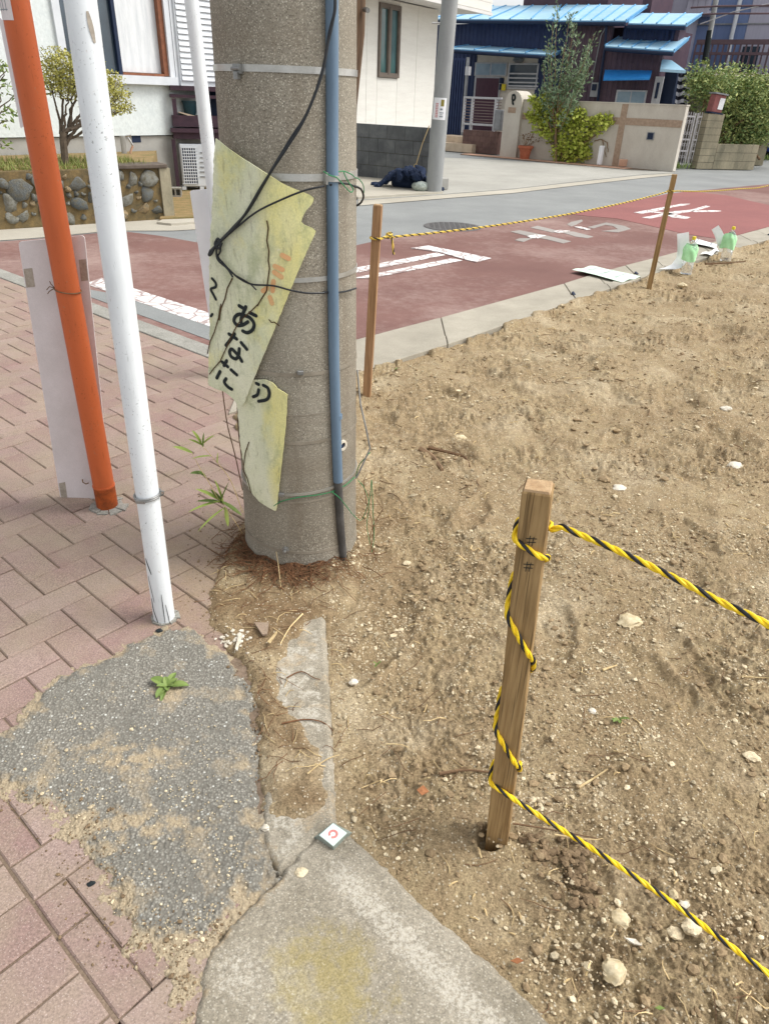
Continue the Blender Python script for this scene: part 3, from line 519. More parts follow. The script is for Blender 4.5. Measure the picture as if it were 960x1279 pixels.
def brick_mesh(a, b):
    mb = MB(); x, y = a / 2, b / 2; i = 0.0035
    v = [(sx * x, sy * y, -.03) for sx, sy in ((-1, -1), (1, -1), (1, 1), (-1, 1))] + [(sx * x, sy * y, -.0035) for sx, sy in ((-1, -1), (1, -1), (1, 1), (-1, 1))] + [(sx * (x - i), sy * (y - i), 0) for sx, sy in ((-1, -1), (1, -1), (1, 1), (-1, 1))]
    f = [(k, (k + 1) % 4, (k + 1) % 4 + 4, k + 4) for k in range(4)] + [(k + 4, (k + 1) % 4 + 4, (k + 1) % 4 + 8, k + 8) for k in range(4)] + [(8, 9, 10, 11)]
    me = bpy.data.meshes.new('brick'); me.from_pydata(v, [], f); me.update(); me.materials.append(M['brick']); return me
rects = []; J = 0.0020
VL = -0.372
for i in range(-75, 20):
    for j in range(-24, 21):
        s4 = (i + j) % 4; u, v = i * UN - .004, j * UN
        if s4 == 0: r = [u, u + UN, v, v + 2 * UN]
        elif s4 == 2: r = [u, u + 2 * UN, v, v + UN]
        else: continue
        r[2] = max(r[2], VL); r[3] = min(r[3], V_KB)
        if r[3] - r[2] > 0.03: rects.append(r)
for row in range(-8, 0):                            # soldier rows below the straight joint
    v1 = VL - .003 + (row + 1) * 2 * UN
    for i in range(-40, 20): u = i * UN + (0.05 if row % 2 else 0.0) + .03; rects.append([u, u + UN, v1 - 2 * UN, v1])
sl_np = np.array(SLAB); bl = []
for r in rects:
    c = UV((r[0] + r[1]) / 2, (r[2] + r[3]) / 2); X = np.array([c.x]); Y = np.array([c.y])
    if c.y < 0.25 or sdist(X, Y, PATCH)[0] > 0.10 or sdist(X, Y, SLAB)[0] > 0.02: continue
    a, b = lotline; side = (b.x - a.x) * (c.y - a.y) - (b.y - a.y) * (c.x - a.x)
    if side < 0.035 * (b - a).length: continue
    px, py = PIX(c)
    if px > 262 and py > 790: continue
    d = math.hypot(c.x, c.y) ** 2 + EYE ** 2; vis = -30 < px < 470 and 250 < py < 1310
    bl.append((0 if vis else 1, d, r, c))
bl.sort(key=lambda t: t[:2]); cache = {}; rest = MB()
angz = A40
for n_, (vis, d, r, c) in enumerate(bl):
    if vis and d > 22: continue
    a, b = r[1] - r[0] - 2 * J, r[3] - r[2] - 2 * J; zz = random.gauss(0, .0009)
    if n_ < 300:
        key = (round(a, 3), round(b, 3)); 
        if key not in cache: cache[key] = brick_mesh(a, b)
        o = bpy.data.objects.new('brick', cache[key]); COL.objects.link(o); o.parent = pav; o.location = (c.x, c.y, zz); o.rotation_euler = (random.gauss(0, .005), random.gauss(0, .005), angz + random.gauss(0, .006))
    else:
        rest.prism([UV(r[0] + J, r[2] + J), UV(r[1] - J, r[2] + J), UV(r[1] - J, r[3] - J), UV(r[0] + J, r[3] - J)], -.03, zz)
o = rest.build('far_bricks', M['brick'], pav); o['kind'] = 'stuff'
# ------------------------------------------------------------------ bare soil lot, asphalt patch, concrete apron
LOT = [tuple(p) for p in GI[:1]] + gut_in + [(60, 20), (60, -30), (12, -30)] + [ext(G(520, 1127)[:2], G(690, 1284)[:2], 6), tuple(G(690, 1284)[:2])] + xy([(600, 1196), (520, 1127), (470, 1075), (430, 1040), (417, 1028), (411, 900), (405, 770)])
SPILL = xy([(440, 760), (408, 772), (392, 778), (372, 800), (352, 838), (358, 880), (376, 900), (396, 930), (409, 965), (409, 1010), (396, 1026), (366, 1030), (334, 1030), (326, 990), (324, 940), (320, 880), (308, 838), (282, 804), (258, 772), (262, 735), (280, 700), (296, 670), (306, 640), (330, 560), (450, 460), (470, 640)])
KERB = xy([(404, 768), (411, 900), (417, 1030), (400, 1042), (350, 1086), (333, 1060), (329, 1032), (334, 940), (340, 850), (344, 820), (372, 780), (384, 768)])
DENTS = [(565, 565, .10, .025), (905, 552, .12, .035), (915, 480, .13, .03), (850, 505, .12, .02), (845, 375, .12, .05), (760, 500, .13, .02), (480, 520, .07, .03), (730, 1095, .05, .012), (660, 1010, .035, .012), (615, 1040, .03, .03), (700, 830, .06, .01), (600, 830, .07, -.012), (560, 1080, .06, -.01), (705, 560, .1, -.02), (860, 640, .09, .012), (930, 800, .06, .008), (500, 790, .06, .008), (540, 640, .08, .012), (650, 470, .12, -.02), (700, 420, .14, .02), (900, 420, .16, .03), (780, 960, .07, -.008)]
DN = [(*G(a, b)[:2], r, h) for a, b, r, h in DENTS]
POLE_C = None
FEET = []                                           # old footprints pressed into the loose soil
_fr = random.Random(3)
for _ in range(44):
    q_ = G(_fr.uniform(430, 1100), _fr.uniform(330, 900)); FEET.append((q_.x, q_.y, _fr.uniform(0, 3.14), _fr.uniform(.006, .015)))
def soil_fun(x, y):
    wx = x + .012 * fbm(x, y, .05, 3, 3); wy = y + .012 * fbm(x, y, .05, 3, 4)
    sd = sdist(wx, wy, LOT); sp = sdist(x + .014 * fbm(x, y, .06, 4, 5), y + .014 * fbm(x, y, .06, 4, 6), SPILL)
    rough = sstep(-.35, .55, fbm(x, y, .45, 4, 21))   # loose crumbly ground against trodden ground
    h = .016 * fbm(x, y, .8, 3, 7) + .013 * fbm(x, y, .22, 4, 8) * (.4 + rough) + .0085 * fbm(x, y, .060, 5, 9) * (.25 + 1.1 * rough)
    d1, idv = worley(x, y, .030, 2); h += np.where(idv > .45, np.sqrt(np.clip(.40 - d1, 0, 1)) * .016 * (.15 + 1.2 * rough) * sstep(-.25, .3, fbm(x, y, .3, 3, 31)), 0)
    d2, id2 = worley(x + .003 * gn(x * 200, y * 200, 3), y, .013, 8); h += np.where(id2 > .4, np.sqrt(np.clip(.42 - d2, 0, 1)) * .0085 * (.25 + 1.1 * rough), 0)
    h += .0022 * fbm(x, y, .009, 2, 12)
    for cx, cy, r, dp in DN:
        rr = np.hypot(x - cx + .35 * r * fbm(x, y, .09, 2, 14), y - cy + .35 * r * fbm(x, y, .09, 2, 15)) / r
        h -= dp * np.exp(-rr ** 4) - .4 * abs(dp) * np.exp(-((rr - 1.25) / .3) ** 2)
    for cx, cy, an, dp in FEET:
        m_ = (np.abs(x - cx) < .35) & (np.abs(y - cy) < .35)
        if not m_.any(): continue
        ux = (x[m_] - cx) * math.cos(an) + (y[m_] - cy) * math.sin(an); uy = -(x[m_] - cx) * math.sin(an) + (y[m_] - cy) * math.cos(an); nn_ = fbm(x[m_], y[m_], .06, 3, 15); rr = np.hypot(ux / .135, uy / .052) + .3 * nn_; h[m_] += -dp * np.exp(-np.clip(rr, 0, 3) ** 6) + .5 * dp * np.exp(-((rr - 1.2) / .25) ** 2)
    h = h * (1 + .22 * sstep(2.0, 4.5, np.hypot(x, y)))
    cl = np.hypot((x - G(722, 1095).x) / .040, (y - G(722, 1095).y) / .075); d3, id3 = worley(x, y, .017, 71); h += np.exp(-cl ** 3) * (np.sqrt(np.clip(.55 - d3, 0, 1)) * .016 - .006)
    near = sstep(0, .10, sd); far = sstep(2.2, 6.5, np.hypot(x, y))
    main = -.014 + h * (.25 + .75 * near) + .055 * sstep(.05, 1.6, sd) * (.3 + .7 * far)
    main = np.where(sd > 0, main, -.014 + sd * 1.2)
    pc = np.hypot(x - POLE_C[0], y - POLE_C[1]) / .19; mound = .022 * np.exp(-((pc - 1.05) / .35) ** 2) * (.6 + .5 * fbm(x, y, .06, 3, 44))
    spill = .0112 * sstep(-.006, .035, sp) + mound * sstep(0, .03, sp) + (.003 * fbm(x, y, .04, 4, 10) + .25 * h) * sstep(0, .05, sp) + .0045 * sstep(0, .01, sp) - .03 * sstep(.004, -.02, sp)
    spill = np.where(sp > -.02, spill - .003, -.05)
    edge = np.where((np.hypot(x, y) > 2.6) & (sd < .05), -.030 + .050 * sstep(-.09, .02, sd + .075 * fbm(x, y, .30, 4, 81) - .02) + .3 * h, -.05); edge = np.where(edge > .010, edge, -.05)
    z = np.maximum(np.maximum(main, spill), edge); keep = (edge > -.04) | (sd > -.012) | (sp > -.02)
    damp = np.clip(np.exp(-(pc / 2.4) ** 3) * .9 + .75 * sstep(-.02, .05, sp) * sstep(.1, -.05, sd) + .3 * fbm(x, y, .12, 4, 51), 0, 1) * sstep(-.3, .35, fbm(x, y, .25, 3, 52) + .3)
    for a, b, r in ((855, 520, .25), (905, 430, .3), (730, 1090, .07), (560, 560, .15), (940, 560, .25), (480, 540, .14), (600, 640, .13), (880, 360, .5)):
        g0 = G(a, b); damp = np.maximum(damp, .6 * np.exp(-(np.hypot(x - g0.x, y - g0.y) / r) ** 2) * sstep(-.3, .4, fbm(x, y, r * .5, 4, 61)))
    pale = np.clip(sstep(.15, .7, fbm(x, y, .5, 4, 71)) * .7 + sstep(.2, .6, fbm(x, y, .12, 4, 72)) * .35, 0, 1) * (1 - damp)
    return z, keep, dict(damp=damp, pale=pale)
def patch_fun(x, y):
    wx = x + .016 * fbm(x, y, .04, 4, 31); wy = y + .016 * fbm(x, y, .04, 4, 32)
    sp = sdist(x + .022 * fbm(x, y, .05, 5, 31, .6), y + .022 * fbm(x, y, .05, 5, 32, .6), PATCH); ss = sdist(x + .030 * fbm(x, y, .07, 5, 131, .6), y + .030 * fbm(x, y, .07, 5, 132, .6), SAND); d1, idv = worley(x, y, .0085, 5)
    a = .011 * sstep(-.004, .03, sp) + .004 * fbm(x, y, .15, 3, 33) + np.sqrt(np.clip(.6 - d1, 0, 1)) * .0035 * (.4 + idv) - .004
    b = .0022 * sstep(0, .03, ss) + .0022 * fbm(x, y, .03, 4, 34) + .0016 * fbm(x, y, .008, 2, 35)
    z = np.where(sp > 0, np.maximum(a, b), b); z = np.where(ss > -.004, z, -.02); keep = (ss > -.012)
    z = np.where(sp > 0, z, z - .012 * sstep(.004, -.012, ss) - .0035 * sstep(.0, .5, fbm(x, y, .035, 4, 135)))
    veg = G(212, 870); ln = G(165, 950)
    lump = .75 * np.exp(-(np.hypot(x - veg.x, y - veg.y) / .035) ** 2) + .75 * np.exp(-(np.hypot((x - ln.x) / .13, (y - ln.y) / .05)) ** 2)
    g2 = G(170, 1030); lump += .85 * np.exp(-(np.hypot((x - g2.x) / .16, (y - g2.y) / .035)) ** 2)
    low = sstep(1.80, 1.55, y) * sstep(-.28, -.36, x + .25 * (y - 1.2)); sand = np.clip(sstep(.012, -.012, sp) * (.25 + .75 * low) + lump * (.6 + .8 * fbm(x, y, .03, 4, 36)) + .28 * sstep(.1, .6, fbm(x, y, .1, 4, 37)) + .55 * low * sstep(.05, -.01, sp - .03 * fbm(x, y, .05, 3, 38)), 0, 1)
    return z, keep, dict(sand=sand)
def slab_fun(x, y):
    wx = x + .004 * fbm(x, y, .03, 4, 41); wy = y + .004 * fbm(x, y, .03, 4, 42)
    s1 = sdist(wx, wy, SLAB); s2 = sdist(x + .0022 * fbm(x, y, .03, 3, 45), y, KERB); s = np.maximum(s1, s2)
    z = .005 * sstep(0, .008, s) + .0008 * fbm(x, y, .05, 4, 43) + .0005 * fbm(x, y, .008, 2, 44) - .013 * sstep(.001, -.008, s) + .002 * sstep(0, .003, s1 - s2)
    # lichen along the edge towards the soil, moss in the middle
    e0, e1 = G(440, 1050), G(690, 1284); ex, ey = e1.x - e0.x, e1.y - e0.y; L = math.hypot(ex, ey); dl = -((x - e0.x) * ey - (y - e0.y) * ex) / L
    dl = np.abs(dl)
    al = ((x - e0.x) * ex + (y - e0.y) * ey) / L
    lich = np.exp(-((dl - .075) / .045) ** 2) * .78 * sstep(-.06, .05, al) + .55 * np.exp(-(np.hypot(x - G(290, 1215).x, y - G(290, 1215).y) / .07) ** 2) + .45 * np.exp(-(np.hypot(x - G(370, 1250).x, y - G(370, 1250).y) / .1) ** 2) + .72 * sstep(0, .03, s2) * sstep(.02, -.02, s1) * sstep(-.2, .3, fbm(x, y, .06, 3, 46) + .15)
    m = G(400, 1222); moss = 1.15 * np.exp(-(np.hypot((x - m.x) / .12, (y - m.y) / .105)) ** 4) + .4 * np.exp(-(np.hypot(x - G(500, 1250).x, y - G(500, 1250).y) / .05) ** 2)
    moss = moss * (.75 + .5 * fbm(x, y, .07, 3, 47))
    sand = .5 * sstep(.05, 0, s1) * sstep(-.002, .004, s1) * (dl > .12) + .7 * sstep(.03, -.02, s1) * sstep(-.1, .35, fbm(x, y, .09, 3, 48))
    sand = np.where(s1 > 0, sand * .7, sand * .62)
    return z, s > -.008, dict(lichen=lich, moss=moss, sand=sand)
def spaced(a, b, step, lo, hi):                     # fine steps in [a, b], growing outside
    r = list(np.arange(a, b, step)); s = step; v = r[-1]
    while v < hi: s *= 1.12; v += s; r.append(v)
    s = step; v = a; l = []
    while v > lo: s *= 1.12; v -= s; l.append(v)
    return np.array(l[::-1] + r)
# the pole stands where its near foot shows
FOOT = G(378, 716); _dir = Vector((FOOT.x, FOOT.y, 0)).normalized(); R0 = 0.191
POLE_C = Vector((FOOT.x, FOOT.y, 0)) + _dir * R0
soil = hfield('soil_lot', spaced(240, 985, 1.55, 120, 3500), np.concatenate([np.arange(262, 300, 1.0), spaced(300, 1300, 1.55, 299.9, 2600)]), soil_fun, M['soil'], 'structure')
hfield('asphalt_patch', spaced(-20, 350, 1.5, -220, 352), spaced(770, 1290, 1.5, 768, 1500), patch_fun, M['patch'], 'structure')
hfield('concrete_apron', spaced(225, 720, 1.8, 222, 900), spaced(760, 1290, 1.8, 758, 1640), slab_fun, M['slab'], 'structure')
# ------------------------------------------------------------------ the concrete pole and what is strapped to it
PCX, PCY = POLE_C.x, POLE_C.y
def PR(z): return R0 - .0095 * z
def hit_cyl(px, py, off=0.0):                       # front of the pole seen through a pixel
    r = ray(px, py); R = R0 - .004
    for _ in range(3):
        a = r[0] ** 2 + r[1] ** 2; b = -2 * (r[0] * PCX + r[1] * PCY); c = PCX ** 2 + PCY ** 2 - (R + off) ** 2; D = max(b * b - 4 * a * c, 0)
        t = (-b - math.sqrt(D)) / (2 * a); z = EYE + r[2] * t; R = PR(z)
    p = Vector((r[0] * t, r[1] * t, z)); n = Vector((p.x - PCX, p.y - PCY, 0)).normalized(); return p, n
pole = thing('utility_pole', 'thick concrete utility pole with steel bands and blue conduit, torn yellow sign strapped on', 'utility pole', (PCX, PCY, 0))
mb = MB(); prof = [(PR(z) + (.004 * math.exp(-((z - .02) / .03) ** 2)), z) for z in [-.15, 0, .03, .06] + [.1 + .05 * i for i in range(120)]]
mb.lathe((PCX, PCY, 0), prof, 72); mb.build('pole_shaft', M['pole'], pole, smooth=True)
def band(y_px, x_px, h, th, m, tilt=0.0, name='steel_band', a0=0, a1=360):
    p, _ = hit_cyl(x_px, y_px); z = p.z; mb = MB(); n = 72; vs = []; fs = []
    ks = [a0 + (a1 - a0) * k / n for k in range(n + 1)]
    for k in ks:
        a = math.radians(k); dz = tilt * math.cos(a); d = Vector((math.cos(a), math.sin(a), 0))
        for rr, zz in ((.0005, -h / 2), (th, -h / 2), (th, h / 2), (.0005, h / 2)):
            vs.append(Vector((PCX, PCY, z + dz + zz)) + d * (PR(z) + rr))
    for i in range(n):
        fs += [(i * 4 + j, i * 4 + (j + 1) % 4, i * 4 + 4 + (j + 1) % 4, i * 4 + 4 + j) for j in range(4)]
    mb.add(vs, fs); return mb.build(name, M[m], pole, smooth=True), z
b1, _z = band(86, 350, .0145, .0025, 'steel')
p, n = hit_cyl(299, 86); s_ = Vector((-n.y, n.x, 0)); mb = MB()
Rb = Matrix((s_, n, Vector((0, 0, 1)))).transposed()
mb.box(p + n * .006, (.022, .010, .020), Rb); mb.box(p + n * .010 + Vector((0, 0, -.014)), (.012, .012, .014), Rb); mb.tube([p + n * .014 - s_ * .012, p + n * .014 + s_ * .012], .004, 8); mb.build('band_buckle', M['bolt'], b1)
band(222, 380, .017, .003, 'steel'); b3, _ = band(349, 400, .012, .0025, 'steel', .003)
band(466, 400, .011, .002, 'dullsteel', .002); band(518, 390, .004, .001, 'dullsteel'); band(551, 400, .010, .002, 'dullsteel', .001)
b6, z6 = band(618, 370, .0085, .003, 'steel', .012); band(628, 370, .006, .0015, 'dullsteel', .010)
b7, z7 = band(690, 370, .010, .0015, 'dullsteel', -.012)
p, n = hit_cyl(357, 686); mb = MB(); mb.tube([p, p + n * .012], .011, 6); mb.tube([p + n * .010, p + n * .024], .0055, 10); mb.build('bolt', M['bolt'], b7, smooth=True)
for x, y in ((389, 465), (352, 617)):
    p, n = hit_cyl(x - 14 if y < 500 else x, y); mb = MB(); s_ = Vector((-n.y, n.x, 0)); Rb = Matrix((s_, n, Vector((0, 0, 1)))).transposed(); mb.box(p + n * .005, (.018, .010, .013), Rb); mb.build('band_clip', M['bolt'], pole, bevel=.002)
p, n = hit_cyl(427, 556); mb = MB()
a = n.orthogonal().normalized(); b = n.cross(a)
for k in range(16):
    t0, t1 = 2 * PI * k / 16, 2 * PI * (k + 1) / 16
    c0, c1 = a * math.cos(t0) + b * math.sin(t0), a * math.cos(t1) + b * math.sin(t1)
    mb.hexa([p + c0 * .010, p + c0 * .0175, p + c1 * .0175, p + c1 * .010, p + n * .006 + c0 * .010, p + n * .006 + c0 * .0175, p + n * .006 + c1 * .0175, p + n * .006 + c1 * .010])
g = mb.build('hole_grommet', M['shell'], pole); mb = MB(); mb.tube([p - n * .004, p + n * .0015], .0105, 14); mb.build('bore', M['darkin'], g)
# conduit
cp = [(411.5, -40), (412, 60), (412.5, 220), (413.5, 350), (415, 450), (418, 550), (420, 600)]
pts = []
for x, y in cp: p, n = hit_cyl(x, y); pts.append(p + n * .008)
pts.insert(0, pts[0] + Vector((0, 0, 4.0))); mb = MB(); mb.tube(pts, .0155, 14); cd = mb.build('conduit', M['conduit'], pole, smooth=True)
p2 = []
for x, y in ((420, 598), (423, 650), (427.5, 705)): p, n = hit_cyl(x, y); p2.append(p + n * .007)
p2.append(p2[-1] + Vector((.002, 0, -.06))); mb = MB(); mb.tube(p2, [.0142, .013, .0122, .0115], 14); mb.build('conduit_foot', M['conduit_end'], cd, smooth=True)
mb = MB(); p, n = hit_cyl(418.5, 519); mb.tube([p + n * .008 + Vector((0, 0, .006)), p + n * .008 - Vector((0, 0, .006))], .0166, 14); mb.build('conduit_joint', M['conduit'], cd, smooth=True)
p, n = hit_cyl(412.5, 222); mb = MB(); pr = [p + n * .008 + Vector((-n.y, n.x, 0)) * (.0185 * math.cos(a)) + n * (.018 * math.sin(a)) for a in [PI * k / 10 for k in range(11)]]
mb.ribbon(pr, [(q - p - n * .004).normalized() for q in pr], .014, .0025); s_ = Vector((-n.y, n.x, 0)); Rb = Matrix((s_, n, Vector((0, 0, 1)))).transposed()
mb.box(p - s_ * .020 + n * .006, (.006, .014, .028), Rb); mb.build('conduit_clamp', M['steel'], cd)
# torn sign sheets: wrapped over the front of the pole, springing off it on the left
VD = Vector((-PCX, -PCY, 0)).normalized(); LF = Vector((-VD.y, VD.x, 0))
if LF.x > 0: LF = -LF
def plan_curve(off, ph=30, L=.26):
    R = PR(.85) + off; C = Vector((PCX, PCY, 0)); pts = []
    for a in range(-100, ph + 1, 2): t = math.radians(a); pts.append(C + VD * (R * math.cos(t)) + LF * (R * math.sin(t)))
    t = math.radians(ph); tg = (LF * math.cos(t) - VD * math.sin(t)); p = pts[-1]
    for k in range(1, 11): pts.append(p + tg * (L * k / 10))
    return pts
def hit_plan(px, py, cv):
    r = ray(px, py); best = None
    for i in range(len(cv) - 1):
        a, b = cv[i], cv[i + 1]; e = b - a; det = r[0] * (-e.y) + e.x * r[1]
        if abs(det) < 1e-12: continue
        t = (a.x * (-e.y) + e.x * a.y) / det; s = (r[0] * a.y - r[1] * a.x) / det
        if -1e-6 <= s <= 1 + 1e-6 and t > 0 and (best is None or t < best[0]): best = (t, Vector((e.y, -e.x, 0)).normalized())
    if best is None: return None
    t, n = best; p = Vector((r[0] * t, r[1] * t, EYE + r[2] * t))
    if n.dot(Vector((-p.x, -p.y, 0))) < 0: n = -n
    return p, n
def interp(pts, y):
    for (x0, y0), (x1, y1) in zip(pts, pts[1:]):
        if y0 <= y <= y1: return x0 + (x1 - x0) * (y - y0) / max(y1 - y0, 1e-6)
    return pts[-1][0] if y > pts[-1][1] else pts[0][0]
def torn_sheet(left, right, cv, y0, y1, rows, cols, jag=.6):
    mb = MB(); vs = []; ok = []
    for r in range(rows + 1):
        y = y0 + (y1 - y0) * r / rows; xl, xr = interp(left, y) + random.uniform(-jag, jag), interp(right, y) + random.uniform(-jag, jag) * .6
        for c in range(cols + 1):
            x = xl + (xr - xl) * c / cols; h = hit_plan(x, y, cv)
            if h is None: h = hit_plan(min(max(x, 270), 390), y, cv)
            p, n = h; wob = .0025 * math.sin(y * .045 + x * .02) + .002 * math.sin(x * .09 + y * .013); vs.append(p + n * wob)
    W = cols + 1; N = len(vs); back = []
    for r in range(rows + 1):
        for c in range(cols + 1):
            i = r * W + c; a = vs[r * W + min(c + 1, cols)] - vs[r * W + max(c - 1, 0)]; b = vs[min(r + 1, rows) * W + c] - vs[max(r - 1, 0) * W + c]; n = a.cross(b)
            n = n.normalized() if n.length > 1e-9 else VD
            if n.dot(VD) > 0: n = -n
            back.append(vs[i] + n * .0028)
    fs = []
    for r in range(rows):
        for c in range(cols): i = r * W + c; fs += [(i, i + 1, i + W + 1, i + W), (N + i, N + i + W, N + i + W + 1, N + i + 1)]
    for c in range(cols): fs += [(c, c + N, c + 1 + N, c + 1), (rows * W + c, rows * W + c + 1, rows * W + c + 1 + N, rows * W + c + N)]
    for r in range(rows): i = r * W; j = i + cols; fs += [(i, i + W, i + W + N, i + N), (j, j + N, j + W + N, j + W)]
    mb.add(vs + back, fs); return mb
CV1 = plan_curve(.020); CV2 = plan_curve(.0125, 34)
sg = thing('torn_signboard', 'torn yellow-green plastic sign with black hiragana, bowed round the pole under black cord', 'sign', (PCX, PCY - .2, .5))
t1 = torn_sheet([(270, 173), (268, 205), (266, 240), (263, 290), (262, 340), (261, 400), (260, 481), (270, 486), (279, 488), (288, 494), (294, 501), (299, 507)],
                [(271, 173), (284, 184), (300, 196), (330, 215), (352, 229), (372, 238), (387, 243), (391.5, 247), (390, 254), (383, 262), (378, 271), (376, 279), (384, 283), (395, 286), (370, 345), (345, 405), (322, 461), (304, 506), (301, 508)], CV1, 173, 507.5, 90, 26)
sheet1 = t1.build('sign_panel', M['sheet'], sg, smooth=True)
def on(cv, pts, lift=.004):
    P_, N_ = [], []
    for x, y in pts:
        h = hit_plan(x, y, cv)
        if h is None: continue
        wob = .0025 * math.sin(y * .045 + x * .02) + .002 * math.sin(x * .09 + y * .013); P_.append(h[0] + h[1] * (wob + lift)); N_.append(h[1])
    return P_, N_
def cat(pts, k=5):                                  # smooth a hand-drawn stroke
    out = []; P = [pts[0]] + list(pts) + [pts[-1]]
    for i in range(1, len(P) - 2):
        for j in range(k):
            t = j / k; q = []
            for d in range(len(P[0])):
                a, b, c, e = P[i - 1][d], P[i][d], P[i + 1][d], P[i + 2][d]; q.append(.5 * (2 * b + (c - a) * t + (2 * a - 5 * b + 4 * c - e) * t * t + (3 * b - a - 3 * c + e) * t ** 3))
            out.append(tuple(q))
    return out + [tuple(pts[-1])]
def strokes(name, cv, lst, m, par, conv, w, lift=.0014, cats=True):
    mb = MB()
    for st in lst:
        pts = [conv(*p) for p in st]
        if cats and len(pts) > 2: pts = cat(pts)
        P_, N_ = on(cv, pts, lift)
        if len(P_) > 1:
            mb.ribbon(P_, N_, w, .0008)
            for q, nn in ((P_[0], N_[0]), (P_[-1], N_[-1])):   # round ends of the brush
                a = nn.orthogonal().normalized(); b = nn.cross(a); ring = [q + (a * math.cos(t) + b * math.sin(t)) * w / 2 for t in [2 * PI * k / 10 for k in range(10)]]
                mb.prism_pts([r_ + nn * .00085 for r_ in ring], ring)
    return mb.build(name, M[m], par)
zA = lambda x, y: (250 + x / 8.0, 370 + y / 8.0); zB = lambda x, y: (250 + x / 6.0, 270 + y / 6.0)
strokes('black_lettering', CV1, [
    [(390, 95), (450, 130)], [(500, 165), (560, 195)], [(458, 105), (425, 185), (410, 235), (415, 268)],
    [(480, 255), (430, 285), (375, 290), (338, 250), (350, 205), (390, 180), (440, 190), (500, 215), (540, 270), (530, 330), (480, 362), (430, 345)],
    [(288, 378), (370, 425)], [(345, 375), (300, 440), (260, 490)], [(418, 460), (475, 525)],
    [(400, 520), (395, 575), (370, 620), (320, 600), (300, 555), (320, 525), (360, 555), (400, 600), (428, 645)],
    [(225, 655), (285, 700)], [(272, 640), (245, 690)], [(320, 730), (378, 780)], [(205, 750), (172, 815)], [(268, 820), (250, 855), (285, 900), (325, 925)]], 'ink', sheet1, zA, .0098)
for st_ in ([(95, 465), (120, 500), (118, 530), (85, 545), (100, 585), (118, 625)], [(90, 735), (78, 750)]): strokes('dark_lettering', CV1, [st_], 'ink', sheet1, zB, .0070)
strokes('faded_orange_lettering', CV1, [[(615, 292), (662, 318)], [(560, 375), (615, 402)], [(555, 420), (608, 458)], [(548, 490), (540, 560)], [(520, 610), (535, 655)], [(500, 540), (470, 560)]], 'fade', sheet1, zB, .0125, .0010)
strokes('dirt_crack', CV1, [[(505, 35), (515, 90), (505, 180), (520, 260), (515, 330), (522, 390), (510, 470), (498, 560), (460, 620), (430, 670)], [(245, 465), (205, 540), (185, 620), (155, 690), (140, 780)]], 'crack', sheet1, zB, .0034, .0022, False)
strokes('dirt_crack', CV1, [[(575, 85), (520, 140), (440, 210), (385, 270), (345, 340), (300, 440), (245, 560), (205, 650), (150, 710), (100, 775)], [(205, 80), (180, 220), (140, 360), (100, 450), (75, 575)], [(690, 235), (712, 262), (740, 258), (790, 292)]], 'crack', sheet1, zA, .0030, .0026, False)
sg2 = thing('torn_signboard', 'small torn strip of yellow plastic sign hanging below the big one, low on the pole', 'sign', (PCX, PCY - .2, .2))
t2 = torn_sheet([(316, 476), (300, 488), (296, 505), (300, 555), (306, 590), (311, 612), (322, 626), (335, 634), (343, 638)], [(326, 474), (331, 474.5), (338, 477), (343, 481), (347, 487), (352, 489), (359, 492), (357, 530), (352, 580), (345.5, 636), (344.5, 638.5)], CV2, 474.5, 638, 44, 12, .4)
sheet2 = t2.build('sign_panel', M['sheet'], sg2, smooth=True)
strokes('black_lettering', CV2, [[(630, 890), (675, 920), (688, 985), (660, 1035), (580, 1052)], [(565, 870), (585, 880)], [(585, 935), (570, 985), (530, 1005)]], 'ink', sheet2, zA, .0098)
zC = lambda x, y: (220 + x / 3.43, 440 + y / 3.43)
strokes('dirt_crack', CV2, [[(312, 385), (298, 430), (290, 500), (308, 540), (322, 600)]], 'crack', sheet2, zC, .0030, .0022, False)
# black cord tied round pole and sign
CVW = plan_curve(.028); cd_ = thing('black_cord', 'black cord looped round the concrete pole and knotted over the torn sign', 'cord', (PCX, PCY - .2, 1.0))
def tube_on(cv, pts, r, par, name, m, lift=0.0):
    P_, N_ = on(cv, cat(pts, 6), lift); mb = MB()
    if pts[0][1] < -20: P_.insert(0, P_[0] + Vector((.01, .01, 1.6)))
    mb.tube(P_, r, 8); return mb.build(name, M[m], par, smooth=True)
tube_on(CVW, [(416, -25), (418, 10), (412, 40), (404, 85), (384, 140), (362, 175), (335, 220), (310, 262), (290, 285), (276, 300), (265, 312)], .0035, cd_, 'cord_strand', 'cord')
tube_on(CVW, [(415, -25), (416, 15), (408, 60), (401, 95), (380, 148), (358, 185), (330, 228), (306, 268), (288, 290), (272, 305), (264, 316)], .0030, cd_, 'cord_strand', 'cord', .004)
tube_on(CVW, [(404, 232), (380, 238), (350, 250), (322, 264), (296, 284), (276, 302), (270, 306)], .0024, cd_, 'cord_strand', 'cord', .003)
tube_on(CVW, [(273, 297), (276, 312), (273, 320), (279, 328), (288, 338), (300, 348), (316, 355), (340, 357), (364, 363), (385, 366), (405, 366)], .0024, cd_, 'cord_strand', 'cord', .001)
tube_on(CVW, [(272, 300), (272, 318), (275, 326), (285, 335), (292, 346)], .0026, cd_, 'cord_strand', 'cord', .004)
tube_on(CVW, [(296, 344), (312, 353), (321, 362)], .0018, cd_, 'cord_end', 'cord', .003)
tube_on(CVW, [(265, 312), (263, 318), (266, 316), (270, 308), (276, 303), (273, 298), (270, 305), (275, 310), (278, 303)], .0036, cd_, 'cord_knot', 'cord', .004)
CVP = plan_curve(.009, 60)
tube_on(CVP, [(404, 365), (418, 366), (432, 364), (444, 360)], .0026, cd_, 'cord_strand', 'cord')
